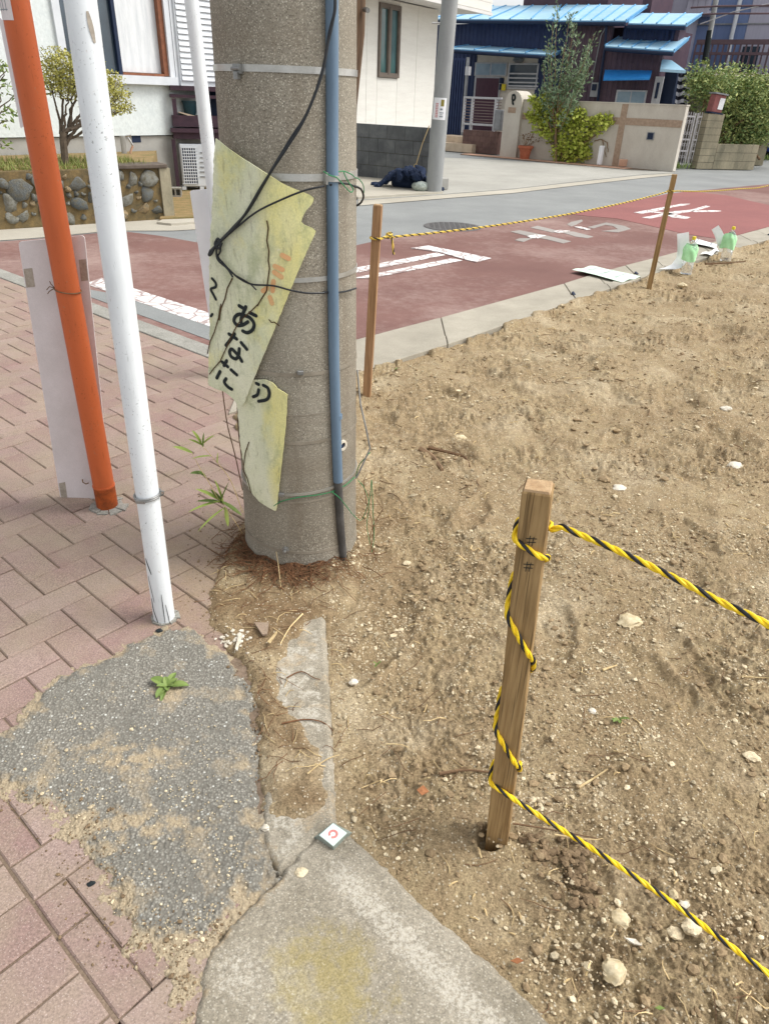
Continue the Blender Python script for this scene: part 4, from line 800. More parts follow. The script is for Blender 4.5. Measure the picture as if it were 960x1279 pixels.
tube_on(plan_curve(.014, 60), [(412, 231), (424, 229), (436, 230), (445, 234)], .0026, cd_, 'cord_strand', 'cord')
mb = MB(); e = [hit_cyl(443, 232)[0] + Vector((.0, -.005, 0))]; e += [e[0] + Vector(v) for v in ((.016, .02, -.010), (.022, .04, -.03), (.012, .06, -.05), (-.01, .07, -.062))]; mb.tube([Vector(q) for q in cat([tuple(q) for q in e])], .0028, 8); mb.build('cord_loop', M['cord'], cd_, smooth=True)
# green garden wire, twice
gw = thing('green_wire', 'thin green wire twisted through the conduit clamp high on the pole', 'wire', (PCX, PCY - .2, 1.1)); CG = plan_curve(.026, 60)
tube_on(CG, [(404, 214), (412, 219), (421, 222), (430, 232), (438, 240), (441, 236), (436, 228), (432, 220), (430, 215)], .0014, gw, 'wire_strand', 'greenwire')
tube_on(plan_curve(.016, 60), [(418, 215), (430, 214), (440, 218), (443, 221)], .0014, gw, 'wire_strand', 'greenwire')
p0 = hit_cyl(443, 221)[0]; mb = MB(); mb.tube([Vector(q) for q in cat([tuple(p0 + Vector(v)) for v in ((0, -.012, 0), (.012, -.005, -.005), (.022, .01, -.02), (.024, .02, -.04))])], .0013, 6); mb.build('wire_loop', M['greenwire'], gw)
gw2 = thing('green_wire', 'loose green wire hanging off the lowest bright band near the pole foot', 'wire', (PCX, PCY - .2, .3))
tube_on(plan_curve(.012, 60), [(342, 632), (352, 626), (372, 622), (395, 619), (415, 614), (432, 606), (444, 596)], .0015, gw2, 'wire_strand', 'greenwire')
tube_on(plan_curve(.026, 60), [(414, 614), (424, 622), (434, 634), (440, 642)], .0014, gw2, 'wire_strand', 'greenwire')
mb = MB()
B0 = hit_cyl(444, 598)[0]
q = [B0, DY(448, 582, B0.y - .02), DY(456, 572, B0.y - .03), DY(462, 565, B0.y - .02)]; mb.tube([Vector(t) for t in cat([tuple(t) for t in q])], .0016, 6)
q = [DY(x, y, B0.y - .04) for x, y in ((440, 642), (450, 650), (456, 640), (462, 620), (464, 600), (466, 645), (467, 670), (464, 690))]; mb.tube([Vector(t) for t in cat([tuple(t) for t in q])], .0013, 6)
q = [DY(x, y, B0.y - .05) for x, y in ((447, 600), (455, 610), (461, 630), (458, 655), (462, 680))]; mb.tube([Vector(t) for t in cat([tuple(t) for t in q])], .0011, 6)
mb.build('wire_loop', M['greenwire'], gw2)
rod = thing('steel_rod', 'bent grey steel rod standing close against the right side of the concrete pole', 'rod', tuple(DY(447, 466, PCY + .0)))
mb = MB(); mb.tube([DY(446, 462, PCY + .02), DY(450, 505, PCY - .02), DY(457, 535, PCY - .04), DY(462, 560, PCY - .05), DY(452, 582, PCY - .07), DY(445, 597, PCY - .08)], .0028, 8); mb.build('rod_bar', M['bolt'], rod, smooth=True)
# ------------------------------------------------------------------ pipes, boards and stakes
def upright(name, base, top, r, m, label, cat_, seg=32, smooth=True):
    t = thing(name, label, cat_, tuple(base)); d = (top - base).normalized(); mb = MB(); mb.tube([base - d * .1, base + d * .02, base + (top - base) * .5, top], r, seg); mb.build('pipe', M[m], t, smooth=True); return t, d
def on_axis(px, py, base, d):                       # height on an upright seen at a pixel row
    best = None
    for k in range(400):
        p = base + d * (k * .01); x, y = PIX(p)
        if best is None or abs(y - py) < best[0]: best = (abs(y - py), p)
    return best[1]
ob = G(134.5, 632); ot = DY(18.5, 0, ob.y); od = (ot - ob).normalized(); RO = .0375
orange, od = upright('orange_post', ob, ob + od * 2.6, RO, 'orange', 'orange painted steel post with rusty foot, white board tied behind it', 'post')
mb = MB(); q = on_axis(0, 607, ob, od); mb.tube([ob - od * .02, q], RO + .0008, 32); mb.build('rusty_foot', M['rust'], orange, smooth=True)
mb = MB(); mb.tube([q - od * .003, q + od * .003], RO + .0022, 32); mb.build('paint_ridge', M['orange'], orange, smooth=True)
mb = MB()
for k in range(9):
    a = 2 * PI * k / 9 + .3; r = random.uniform(.055, .085); a2 = a + .62
    c0 = ob + Vector((math.cos(a), math.sin(a), 0)) * RO * .9; c1 = ob + Vector((math.cos(a2), math.sin(a2), 0)) * RO * .9
    mb.prism([c0, c1, ob + Vector((math.cos(a2), math.sin(a2), 0)) * r * random.uniform(.9, 1.1), ob + Vector((math.cos(a), math.sin(a), 0)) * r], -.01, .003 + .0012 * (k % 3))
mb.build('mortar_collar', M['kerb'], orange)
# sticker on the left side high up, its lines printed
def cyl_patch(mb, base, d, R, z0, z1, a0, a1, n=10, th=.0012):
    x = Vector((1, 0, 0)); x = (x - d * x.dot(d)).normalized(); y = d.cross(x)
    def P(a, z, r): return base + d * z + (x * math.cos(a) + y * math.sin(a)) * r
    for k in range(n):
        t0, t1 = a0 + (a1 - a0) * k / n, a0 + (a1 - a0) * (k + 1) / n
        mb.hexa([P(t0, z0, R + .0003), P(t1, z0, R + .0003), P(t1, z0, R + th), P(t0, z0, R + th), P(t0, z1, R + .0003), P(t1, z1, R + .0003), P(t1, z1, R + th), P(t0, z1, R + th)])
zt = (on_axis(0, 26, ob, od) - ob).length; mb = MB(); cyl_patch(mb, ob, od, RO, zt, zt + .19, math.radians(180), math.radians(278)); st = mb.build('sticker', M['board'], orange)
mb = MB()
for dz, w0, w1 in ((.022, 200, 262), (.045, 205, 250), (.060, 200, 268), (.082, 215, 262), (.105, 200, 255)): cyl_patch(mb, ob, od, RO + .0012, zt + dz, zt + dz + .0022, math.radians(w0), math.radians(w1), 8, .0006)
for a in (224, 240, 255): cyl_patch(mb, ob, od, RO + .0012, zt + .02, zt + .10, math.radians(a), math.radians(a + 2.4), 2, .0006)
mb.build('sticker_print', M['printgrey'], st)
# strip of white tape behind the left edge of the orange post
wb = thing('white_strip', 'narrow white plastic strip standing behind the upper left edge of the orange post', 'strip', (ob.x, ob.y + .05, .8)); YB = ob.y + .045
mb = MB(); a = [DY(-2, 20, YB), DY(9, 30, YB), DY(30, 158, YB), DY(26, 160, YB)]; mb.prism_pts(a, [p + Vector((0, .003, 0)) for p in a]); mb.build('strip_panel', M['board2'], wb)
def tilted(px, py, y0, k): r = ray(px, py); t = (y0) / (r[1] - k * r[0] * 0); return Vector((r[0] * t, r[1] * t, EYE + r[2] * t))
bt = thing('white_board', 'grimy white plastic board with taped corners, wired behind the orange post', 'board', (ob.x, ob.y + .06, 0)); YB = ob.y + .052
def rounded(c, r, n=4):
    out = []
    for i in range(len(c)):
        p, a, b = Vector(c[i]), Vector(c[i - 1]), Vector(c[(i + 1) % len(c)]); da, db = (a - p).normalized() * r, (b - p).normalized() * r
        for k in range(n + 1): t = k / n; out.append((p + da) * (1 - t) ** 2 + 2 * p * t * (1 - t) + (p + db) * t ** 2)
    return out
c4 = [DY(23, 302, YB), DY(105.5, 294, YB), DY(139, 622, YB), DY(78, 636, YB)]
def lerp2(u, v): return (c4[0] * (1 - u) + c4[1] * u) * (1 - v) + (c4[3] * (1 - u) + c4[2] * u) * v
a = rounded(c4, .012); mb = MB(); mb.prism_pts(a, [p + Vector((0, .005, 0)) for p in a]); bd = mb.build('board_panel', M['board'], bt)
for u0, u1, v0, v1 in ((.015, .15, .085, .145), (.88, .99, .075, .145), (.02, .14, .885, .955)):
    mb = MB(); a = [lerp2(u0, v0), lerp2(u1, v0), lerp2(u1, v1), lerp2(u0, v1)]; mb.prism_pts([p + Vector((0, -.0012, 0)) for p in a], a); mb.build('tape', M['tape'], bd)
q = on_axis(0, 362, ob, od); mb = MB(); x_ = (Vector((1, 0, 0)) - od * od.x).normalized(); y_ = od.cross(x_)
def rng(r, dz=0.0): return [q + od * (dz * math.cos(t)) + (x_ * math.cos(t) + y_ * math.sin(t)) * r for t in [2 * PI * k / 28 for k in range(29)]]
mb.tube(rng(RO + .0025, -.006), .0019, 6); e = q - x_ * (RO + .003) + od * .004
mb.tube([e, e + Vector((-.012, -.01, .006)), e + Vector((-.022, -.012, -.004))], .0015, 5); mb.tube([e, e + Vector((-.004, -.012, .014)), e + Vector((-.006, -.014, .024))], .0015, 5); mb.tube([e, e + Vector((-.014, -.012, -.008)), e + Vector((-.02, -.015, -.016))], .0015, 5)
tw = mb.build('tie_wire', M['twig'], None, smooth=True); tag(tw, 'rusty tie wire round the orange post halfway up, ends twisted left', 'wire')
p = c4[0] * .22 + c4[2] * .42 + c4[3] * .36 + Vector((0, -.004, 0)); mb = MB(); p = DY(104, 598, YB) + Vector((0, -.006, 0)); mb.tube([p, p + Vector((.004, -.01, -.006)), p + Vector((.016, -.012, -.012)), p + Vector((.024, -.006, -.010))], .0022, 6); mb.build('wire_stub', M['twig'], bd)
# white pipe in front
wbs = G(205.5, 772); wt = DY(100.5, 0, wbs.y); wd = (wt - wbs).normalized(); RW = .0305
wp, wd = upright('white_post', wbs, wbs + wd * 2.4, RW, 'white', 'white steel post with dark specks, standing at the edge of the asphalt patch', 'post')
mb = MB(); x_ = Vector((1, 0, 0)); q = on_axis(0, 620, wbs, wd); y_ = wd.cross((x_ - wd * x_.dot(wd)).normalized()); x_ = y_.cross(wd)
mb.tube([q + wd * (.004 * math.cos(t)) + (x_ * math.cos(t) + y_ * math.sin(t)) * (RW + .003) for t in [2 * PI * k / 32 for k in range(33)]], .0034, 8)
mb.tube([q + wd * (.006 + .004 * math.cos(t)) + (x_ * math.cos(t) + y_ * math.sin(t)) * (RW + .0045) for t in [2 * PI * k / 32 for k in range(33)]], .0026, 8)
mb.tube([q + x_ * (RW + .002), q + x_ * (RW + .012) + wd * .006, q + x_ * (RW + .014) + wd * .016, q + x_ * (RW + .004) + wd * .016], .002, 6)
b_ = q - x_ * .008 - y_ * (RW + .006); mb.box(b_, (.024, .006, .008)); mb.build('hose_clip', M['bolt'], wp, smooth=True)
mb = MB()
for k in range(8):
    a = 2 * PI * k / 8; a2 = a + .7; r = random.uniform(.036, .050)
    mb.prism([wbs + Vector((math.cos(a), math.sin(a), 0)) * RW * .9, wbs + Vector((math.cos(a2), math.sin(a2), 0)) * RW * .9, wbs + Vector((math.cos(a2), math.sin(a2), 0)) * r * .95, wbs + Vector((math.cos(a), math.sin(a), 0)) * r], -.01, .004 + .001 * (k % 3))
mb.build('mortar_collar', M['kerb'], wp)
# scratches on the white pipe
mb = MB()
def scr(px, py0, py1, w, dx=0):
    z0 = (on_axis(0, py1, wbs, wd) - wbs).length; z1 = (on_axis(0, py0, wbs, wd) - wbs).length
    pts = []; nr = []
    for k in range(7):
        t = k / 6; z = z0 + (z1 - z0) * t; c = wbs + wd * z; cx_, cy_ = PIX(c); off = (px + dx * t - cx_ + (cx_ - PIX(wbs + wd * ((z0 + z1) / 2))[0])) ; dep = math.sqrt(c.x ** 2 + c.y ** 2 + (EYE - z) ** 2)
        s_ = max(-.9, min(.9, off * dep / FPX / RW)); view = Vector((-c.x, -c.y, 0)).normalized(); sd_ = Vector((-view.y, view.x, 0)); n = (view * math.sqrt(1 - s_ * s_) + sd_ * s_); pts.append(c + n * (RW + .0004)); nr.append(n)
    mb.ribbon(pts, nr, [w * (.3 + .7 * math.sin(PI * (k + .5) / 7)) for k in range(7)], .0006)
for a in ((188, 694, 712, .0035, -4), (196, 742, 775, .0028, -6), (203, 735, 772, .002, 0), (209, 748, 772, .0018, -2), (191, 715, 745, .0014, -3)): scr(*a)
mb.build('scratch', M['ink'], wp)
mb = MB(); scr(113, 12, 52, .010, -3); mb.build('rust_streak', M['tape'], wp)
# second white post with its own board, behind the sign
w2b = G(293, 470); w2t = DY(239, 0, w2b.y); w2d = (w2t - w2b).normalized()
wp2, w2d = upright('white_post', w2b, w2b + w2d * 2.6, .0305, 'white', 'white steel post half hidden behind the torn sign and concrete pole', 'post')
Yw = w2b.y + .045; bt2 = thing('white_board', 'clean white plastic board fixed behind the farther white post', 'board', (w2b.x, Yw, .1))
a = rounded([DY(237, 238, Yw), DY(285, 234, Yw), DY(312, 420, Yw), DY(266, 428, Yw)], .012); mb = MB(); mb.prism_pts(a, [p + Vector((0, .005, 0)) for p in a]); mb.build('board_panel', M['board2'], bt2)
# stakes
def stake(base, top, w, rz, label, m, seg=1):
    t = thing('wooden_stake', label, 'stake', tuple(base), 'wooden stakes of the rope barrier'); d = (top - base).normalized(); x = Vector((math.cos(rz), math.sin(rz), 0)); x = (x - d * x.dot(d)).normalized(); y = d.cross(x); mb = MB()
    L = (top - base).length; cs = .16; prof = []
    for sx, sy in ((-1, -1), (1, -1), (1, 1), (-1, 1)): 
        for k in (0, 1):
            ax, ay = (1, 1 - cs * .5) if (k == 0) == (sx * sy > 0) else (1 - cs * .5, 1)
            prof.append((sx * ax * w / 2, sy * ay * w / 2))
    rings = [(-.12, 1), (L * .5, 1), (L - .003, 1), (L, .94)]; vs = []; n = 8
    for z, s in rings: vs += [base + d * z + x * (px * s) + y * (py * s) for px, py in prof]
    fs = [(i * n + k, i * n + (k + 1) % n, (i + 1) * n + (k + 1) % n, (i + 1) * n + k) for i in range(3) for k in range(n)] + [tuple(range(n - 1, -1, -1))]
    mb.add(vs, fs); mb.build('stake_shaft', M[m], t)
    mb = MB(); vs = [base + d * (L - .001) + x * (px * .94) + y * (py * .94) for px, py in prof] + [base + d * (L + .0025 + random.uniform(-.001, .001)) + x * (px * .85) + y * (py * .85) for px, py in prof]
    mb.add(vs, [(k, (k + 1) % n, (k + 1) % n + n, k + n) for k in range(n)] + [tuple(range(n, 2 * n))]); mb.build('end_grain', M['wood_end'], t)
    return t, d, x, y
s1b = G(622, 1040, -.01); s1t = DY(672, 608, s1b.y); S1 = stake(s1b, s1t, .046, math.radians(-17), 'nearest wooden stake, wound with striped rope, a thick end up', 'wood')
s2b = G(458, 495); s2t = DY(472, 256, s2b.y); S2 = stake(s2b, s2t, .040, math.radians(-8), 'wooden stake right of the concrete pole, striped rope knotted near its top', 'wood2')
s3b = G(810, 359); s3t = DY(842, 218, s3b.y); S3 = stake(s3b, s3t, .042, math.radians(-20), 'farther wooden stake leaning right, left of the two plastic bottles', 'wood')
for px, py in ((655, 668), (649, 700)):             # pencil marks on the nearest stake
    mb = MB(); q = on_axis(0, py, s1b, S1[1]) - S1[3] * .0236
    for a, b in (((-.008, .004), (.009, .006)), ((-.007, -.003), (.008, -.001)), ((-.002, .010), (-.003, -.010)), ((.004, .009), (.002, -.009))): mb.ribbon([q + S1[2] * a[0] + S1[1] * a[1], q + S1[2] * b[0] + S1[1] * b[1]], [-S1[3]] * 2, .0011, .0005)
    mb.build('pencil_mark', M['ink'], bpy.data.objects['wooden_stake'])
# twisted rope
def rope(name, label, pts, R, far=False, group=None, pitch=5.2):
    t = thing(name, label, 'rope', tuple(pts[0]), group); P = [Vector(p) for p in pts]
    L = [0.0]
    for a, b in zip(P, P[1:]): L.append(L[-1] + (b - a).length)
    step = R * (0.75 if not far else 1.3); n = int(L[-1] / step); cs = []; i = 0
    for k in range(n + 1):
        s = L[-1] * k / n
        while i < len(L) - 2 and L[i + 1] < s: i += 1
        cs.append(P[i] + (P[i + 1] - P[i]) * ((s - L[i]) / max(L[i + 1] - L[i], 1e-9)))
    for _ in range(4): cs = [cs[0]] + [(cs[j - 1] + cs[j] * 2 + cs[j + 1]) / 4 for j in range(1, len(cs) - 1)] + [cs[-1]]
    for st in range(3):
        path = []; a = None
        for k, c in enumerate(cs):
            tg = (cs[min(k + 1, n)] - cs[max(k - 1, 0)]).normalized()
            a = tg.orthogonal().normalized() if a is None else (a - tg * a.dot(tg)).normalized(); b = tg.cross(a); ph = 2 * PI * (k * L[-1] / n) / (R * pitch * 2) + 2 * PI * st / 3
            path.append(c + (a * math.cos(ph) + b * math.sin(ph)) * R * .50)
        mb = MB(); mb.tube(path, R * .56, 7 if not far else 5); mb.build('strand', M[('yellow_far' if far else 'yellow') if st < 2 else 'black'], t, smooth=True)
    return t
RR = .0053
def sq(base, d, x, y, th, z, h):                    # round a square stake
    c, s = math.cos(th), math.sin(th); r = h / (abs(c) ** 7 + abs(s) ** 7) ** (1 / 7); return base + d * z + x * (r * c) + y * (r * s)
def zof(py): q = on_axis(0, py, s1b, S1[1]); return (q - s1b).length
hh = .023 + RR * .85; keys = [(0, zof(657)), (180, zof(660)), (360, zof(690)), (540, zof(742)), (720, zof(826)), (900, zof(888)), (1080, zof(957)), (1260, zof(966)), (1310, zof(972))]
wrap = []
for (a0, z0), (a1, z1) in zip(keys, keys[1:]):
    for k in range(20): t = k / 20; wrap.append(sq(s1b, S1[1], S1[2], S1[3], math.radians(a0 + (a1 - a0) * t), z0 + (z1 - z0) * t, hh))
FR = Fac(s1b, -40)
top = [FR.ppt(x, y) for x, y in ((1650, 1235), (1400, 1062), (1180, 900), (960, 781), (900, 752), (830, 716), (760, 683), (715, 664), (700, 656))]
low = [FR.ppt(x, y) for x, y in ((660, 998), (700, 1027), (760, 1069), (830, 1121), (900, 1173), (960, 1217), (1040, 1277), (1200, 1400))]
lowo = [p - S1[3] * (.022 * max(0, 1 - i / 3)) for i, p in enumerate(low)]
mid = sq(s1b, S1[1], S1[2], S1[3], math.radians(1325), zof(985), hh)
path = cat([tuple(p) for p in top], 12)[:-1] + [tuple(p) for p in wrap] + cat([tuple(wrap[-1])] + [tuple(p) for p in lowo], 12)
rope('striped_rope', 'thick yellow and black rope wound down the nearest stake and running off right', path, RR)
F2 = Fac(s2b, math.degrees(math.atan2(s3b.y - s2b.y, s3b.x - s2b.x)))
far1 = [F2.ppt(x, y) for x, y in ((480, 297), (500, 295), (545, 290.5), (600, 284), (660, 275.5), (720, 265.5), (780, 253), (815, 244.5), (836, 238.5))]
r2 = [sq(s2b, S2[1], S2[2], S2[3], math.radians(a), (on_axis(0, 296, s2b, S2[1]) - s2b).length, .020 + .006) for a in range(0, 361, 15)]
k2 = F2.ppt(486, 294)
knot = [k2 + Vector((.014 * math.cos(t) * (1 + .3 * math.sin(2.3 * t)), .014 * math.sin(t * 1.3), .012 * math.sin(t * .9 + .4))) for t in [k * .45 for k in range(30)]]
rope('striped_rope', 'thin yellow and black rope stretched between the two farther stakes, knotted at the nearer one', [tuple(p) for p in r2] + [tuple(p) for p in knot] + cat([tuple(p) for p in far1], 8), .0058, True)
tail = [k2 + Vector(v) for v in ((.01, -.012, -.005), (.016, -.014, -.03), (.020, -.015, -.055), (.024, -.015, -.085))]; rope('rope_tail', 'short loose rope end hanging under the knot beside the second stake', cat([tuple(p) for p in tail], 6), .0058, True)
dirr = Vector((gd.x, gd.y, 0)); F3 = Fac(s3b, math.degrees(math.atan2(gd.y, gd.x)))
r3 = [sq(s3b, S3[1], S3[2], S3[3], math.radians(a), (on_axis(0, 238.5, s3b, S3[1]) - s3b).length, .021 + .006) for a in range(0, 361, 15)]
far2 = [F3.ppt(x, y) for x, y in ((845, 238.5), (880, 239), (920, 236.2), (962, 231))]; far2.append(far2[-1] + (far2[-1] - far2[-2]) * 2 + Vector((0, 0, .15)))
rope('striped_rope', 'thin pale rope running from the leaning stake out of the right edge', [tuple(p) for p in r3] + cat([tuple(p) for p in far2], 8), .0058, True)
# old wooden pole behind the concrete one
wl = thing('wooden_pole', 'old dark wooden pole showing as a strip behind the right edge of the concrete pole', 'pole', (PCX + .02, PCY + .5, 0)); YP = PCY + .55
mb = MB(); pts = [DY(x, y, YP) for x, y in ((437, -80), (435, 40), (428, 130), (423, 260), (416, 430))]; mb.tube(pts, [.052, .051, .047, .046, .045], 20); wls = mb.build('pole_shaft', M['oldwood'], wl, smooth=True)
p = DY(455, 12, YP - .03); mb = MB(); mb.tube([p, p + Vector((.012, -.03, -.004))], .007, 6); mb.build('bolt', M['bolt'], wls)
# ------------------------------------------------------------------ plants
def leaf_blob(mb, c, rad, n, size, flat=1.0, aspect=2.2):
    c = Vector(c)
    for _ in range(n):
        while True:
            q = Vector((random.uniform(-1, 1), random.uniform(-1, 1), random.uniform(-1, 1)))
            if q.length < 1: break
        q = q * (.55 + .45 * q.length); p = c + Vector((q.x * rad[0], q.y * rad[1], q.z * rad[2])); leaf_at(mb, p, size * random.uniform(.6, 1.25), aspect)
def leaf_at(mb, p, s, aspect=2.2, d=None):
    a = Vector((random.gauss(0, 1), random.gauss(0, 1), random.gauss(0, .6))).normalized() if d is None else Vector(d).normalized()
    b = a.orthogonal().normalized(); ang = random.uniform(0, 6.28); b = (b * math.cos(ang) + a.cross(b) * math.sin(ang)); w = s / aspect; n = a.cross(b)
    mb.add([p, p + a * s * .5 + b * w * .5 + n * s * .06, p + a * s, p + a * s * .5 - b * w * .5 + n * s * .06], [(0, 1, 2, 3)])
def limb(mb, a, b, r0, r1, wob=.05, n=6, seg=7):
    a, b = Vector(a), Vector(b); L = (b - a).length; pts = [a.lerp(b, k / n) + (Vector((random.gauss(0, 1), random.gauss(0, 1), random.gauss(0, .5))) * wob * L * (0 if k == 0 else 1) * .3) for k in range(n + 1)]
    mb.tube(pts, [r0 + (r1 - r0) * k / n for k in range(n + 1)], seg); return pts
# ------------------------------------------------------------------ white house on the left
HL = Fac(G(215, 240), 50); c = HL.pt(0, 0)
hl = thing('white_house', 'white stucco house with curtained window and rain-shutter box, behind the stone garden wall', 'house', tuple(c))
ub = HL.hit(0, 100)[0]; ur = HL.hit(330, 100)[0]; zf = HL.hit(120, 170)[1]; u0_, u1_, wz0, wz1 = HL.rect(69, 0, 217, 95)
xo = HL.hit(70, 20)[0]; xe = HL.hit(206, 20)[0]
mb = MB(); zs = HL.hit(180, 96)[1]; ztop = 5.2
HL.box(mb, -6, xo, zf, ztop, -.25, 0); HL.box(mb, xe, ur, zf, ztop, -.25, 0); HL.box(mb, xo, xe, zf, zs, -.25, 0); HL.box(mb, xo, xe, zs + 1.75, ztop, -.25, 0)
HL.box(mb, -6, ur, zf, ztop, -4, -3.8); HL.box(mb, ur - .25, ur, zf, ztop, -3.8, -.25); HL.box(mb, -6, -5.75, zf, ztop, -3.8, -.25); mb.build('wall', M['stucco'], hl)
mb = MB(); HL.box(mb, -6, ur, -.05, zf - .012, -.25, -.03); fo = mb.build('foundation', M['foundation'], hl)
mb = MB(); HL.pbox(mb, 165, 168, 176, 178, -.08, -.026); mb.build('vent', M['darkin'], fo)
win = MB(); D = .04
HL.box(win, xo - .05, xo + .05, zs - .02, zs + 1.8, -.06, D); HL.box(win, xe - .03, xe + .05, zs - .02, zs + 1.8, -.06, D); HL.box(win, xo - .05, xe + .05, zs - .09, zs + .012, -.06, D + .05); HL.box(win, xo - .05, xe + .05, zs + 1.72, zs + 1.82, -.06, D)
wf = win.build('window', M['alu'], hl)
xm = HL.hit(149, 60)[0]
mb = MB(); HL.box(mb, xo + .06, xm - .05, zs + .03, zs + 1.7, -.05, -.04); mb.build('pane', M['darkglass'], wf)
mb = MB(); HL.box(mb, xm + .0, xe - .06, zs + .05, zs + 1.7, -.09, -.08)
cu = mb.build('curtain', M['curtain'], wf)
mb = MB(); HL.box(mb, xm - .045, xm + .005, zs + .02, zs + 1.7, -.05, .01); HL.box(mb, xo + .05, xm, zs + 1.0, zs + 1.03, -.045, -.02); mb.build('sash', M['darkin'], wf)
mb = MB(); HL.box(mb, xe - .105, xe - .03, zs + .02, zs + 1.7, -.07, .005); HL.box(mb, xm, xe - .1, zs + .014, zs + .045, -.07, .0); mb.build('sash', M['brownframe'], wf)
mb = MB(); HL.box(mb, xe + .055, xe + .10, zs - .12, zs + 1.8, 0, .05); mb.build('window_trim', M['alu'], wf)
sx0, sx1 = HL.hit(214, 60)[0] + .05, HL.hit(300, 60)[0]
mb = MB(); HL.box(mb, sx0, sx1, zs - .13, zs + 1.85, .002, .08); sb = mb.build('shutter_box', M['alu'], hl)
sl_ = None
for k in range(26):
    z0 = zs - .02 + k * .070
    if sl_ is None:
        mb = MB(); mb.hexa([HL.pt(sx0 + .02, z0, .081), HL.pt(sx1 - .02, z0, .081), HL.pt(sx1 - .02, z0, .108), HL.pt(sx0 + .02, z0, .108), HL.pt(sx0 + .02, z0 + .060, .081), HL.pt(sx1 - .02, z0 + .060, .081), HL.pt(sx1 - .02, z0 + .060, .086), HL.pt(sx0 + .02, z0 + .060, .086)]); sl_ = mb.build('slat', M['alu'], sb)
    else: clone(sl_, sb, (0, 0, k * .070))
mb = MB(); HL.box(mb, -6.4, ur + .4, ztop, ztop + .18, -4.4, .6); mb.build('roof', M['metal'], hl)
# standpipe at the foundation
sp_ = thing('garden_tap', 'garden standpipe with brass tap against the grey foundation of the white house', 'tap', tuple(HL.pt(HL.hit(155, 190)[0], 0, .2)))
mb = MB(); a_, b_ = HL.ppt(156, 200, .3), HL.ppt(153, 170, .3); mb.tube([a_ - Vector((0, 0, .3)), b_], .035, 10); mb.build('post', M['foundation'], sp_)
mb = MB(); mb.tube([HL.ppt(160, 172, .36), HL.ppt(164, 178, .40), HL.ppt(166, 182, .40)], .014, 8); mb.tube([HL.ppt(157, 170, .36), HL.ppt(164, 169, .40)], .010, 8); mb.build('tap', M['brass'], sp_, smooth=True)
mb = MB(); mb.tube([HL.ppt(166, 182, .40), HL.ppt(163, 190, .38), HL.ppt(166, 200, .36), HL.ppt(166, 208, .36)], .016, 8); mb.build('hose', M['pinkpave'], sp_, smooth=True)
# rack with pots and the air conditioner under it
rk = thing('storage_rack', 'dark purple wooden rack with shelves beside the white house, pot on a shelf', 'rack', tuple(HL.pt(HL.hit(235, 200)[0], 0, .5)))
RA = Fac(HL.pt(HL.hit(214, 200)[0] + .02, 0, .14), 20); PR_ = lambda m, x0, y0, x1, y1, d0, d1: RA.pbox(m, x0, y0, x1, y1, d0, d1)
mb = MB(); PR_(mb, 213, 108, 300, 114, -.45, 0); PR_(mb, 213, 119, 300, 123, -.4, -.02); mb.build('top_board', M['purple'], rk)
mb = MB(); PR_(mb, 216, 123, 221, 146, -.05, -.01); mb.build('post', M['purple'], rk)
mb = MB(); PR_(mb, 216, 145, 300, 159, -.4, -.02); mb.build('shelf', M['purple'], rk)
mb = MB(); PR_(mb, 214, 161, 300, 166, -.48, .03); PR_(mb, 217, 166, 300, 174, -.4, -.02); mb.build('shelf', M['purple'], rk)
mb = MB(); PR_(mb, 217.5, 174, 222, 233, -.06, -.02); mb.build('post', M['purple'], rk)
mb = MB(); PR_(mb, 217, 110, 300, 232, -.5, -.46); mb.build('back_board', M['darkin'], rk)
pt_ = thing('planter', 'dark teal plastic planter standing on the purple rack', 'planter', tuple(RA.ppt(238, 142, -.15))); mb = MB(); cpt = RA.ppt(238, 143.5, -.18); mb.lathe(cpt, [(.07, 0), (.085, .02), (.10, .16), (.11, .16), (.11, .18), (.09, .18), (.08, .03)], 20); mb.build('pot', M['teal'], pt_, smooth=True)
tr_ = thing('tray', 'pale shallow tray on the purple rack in front of the teal planter', 'tray', tuple(RA.ppt(232, 143, -.1))); mb = MB(); mb.prism_pts([RA.ppt(222, 140, -.05), RA.ppt(224, 139.5, -.05), RA.ppt(246, 145, -.05), RA.ppt(245, 148, -.05)], [RA.ppt(222, 140, -.28), RA.ppt(224, 139.5, -.28), RA.ppt(246, 145, -.28), RA.ppt(245, 148, -.28)]); mb.build('tray_body', M['steptile'], tr_)
ac = thing('air_conditioner', 'white outdoor air conditioner unit under the purple rack, square grille on its front', 'air conditioner', tuple(RA.ppt(235, 234, 0)))
mb = MB(); PR_(mb, 226.5, 180, 262, 233, -.30, -.02); body = mb.build('casing', M['alu'], ac, bevel=.01)
mb = MB(); PR_(mb, 229, 185, 246, 229, -.019, -.014); gr_ = mb.build('fan_opening', M['darkin'], ac)
mb = MB()
for k in range(7): x = 229 + 17 * k / 6; PR_(mb, x - .45, 184, x + .45, 230, -.016, -.004)
for k in range(13): y = 184.5 + 45 * k / 12; PR_(mb, 228.5, y - .5, 246.5, y + .5, -.015, -.002)
mb.build('grille', M['alu'], ac)
mb = MB()
for k in range(6): y = 190 + 6 * k; PR_(mb, 250, y, 258, y + 1.6, -.019, -.012)
mb.build('side_louvre', M['metal'], ac)
mb = MB(); PR_(mb, 228, 233, 233, 237, -.3, -.02); PR_(mb, 250, 233, 255, 237, -.3, -.02); mb.build('foot', M['alu'], ac)
hb = thing('concrete_block', 'hollow concrete block lying at the foot of the purple rack', 'block', tuple(G(220, 245))); FB = Fac(G(212, 246, .03), 12); mb = MB()
for r in ((212, 234.5, 226.5, 236.5), (212, 244, 226.5, 246)): FB.pbox(mb, *r, -.12, 0)
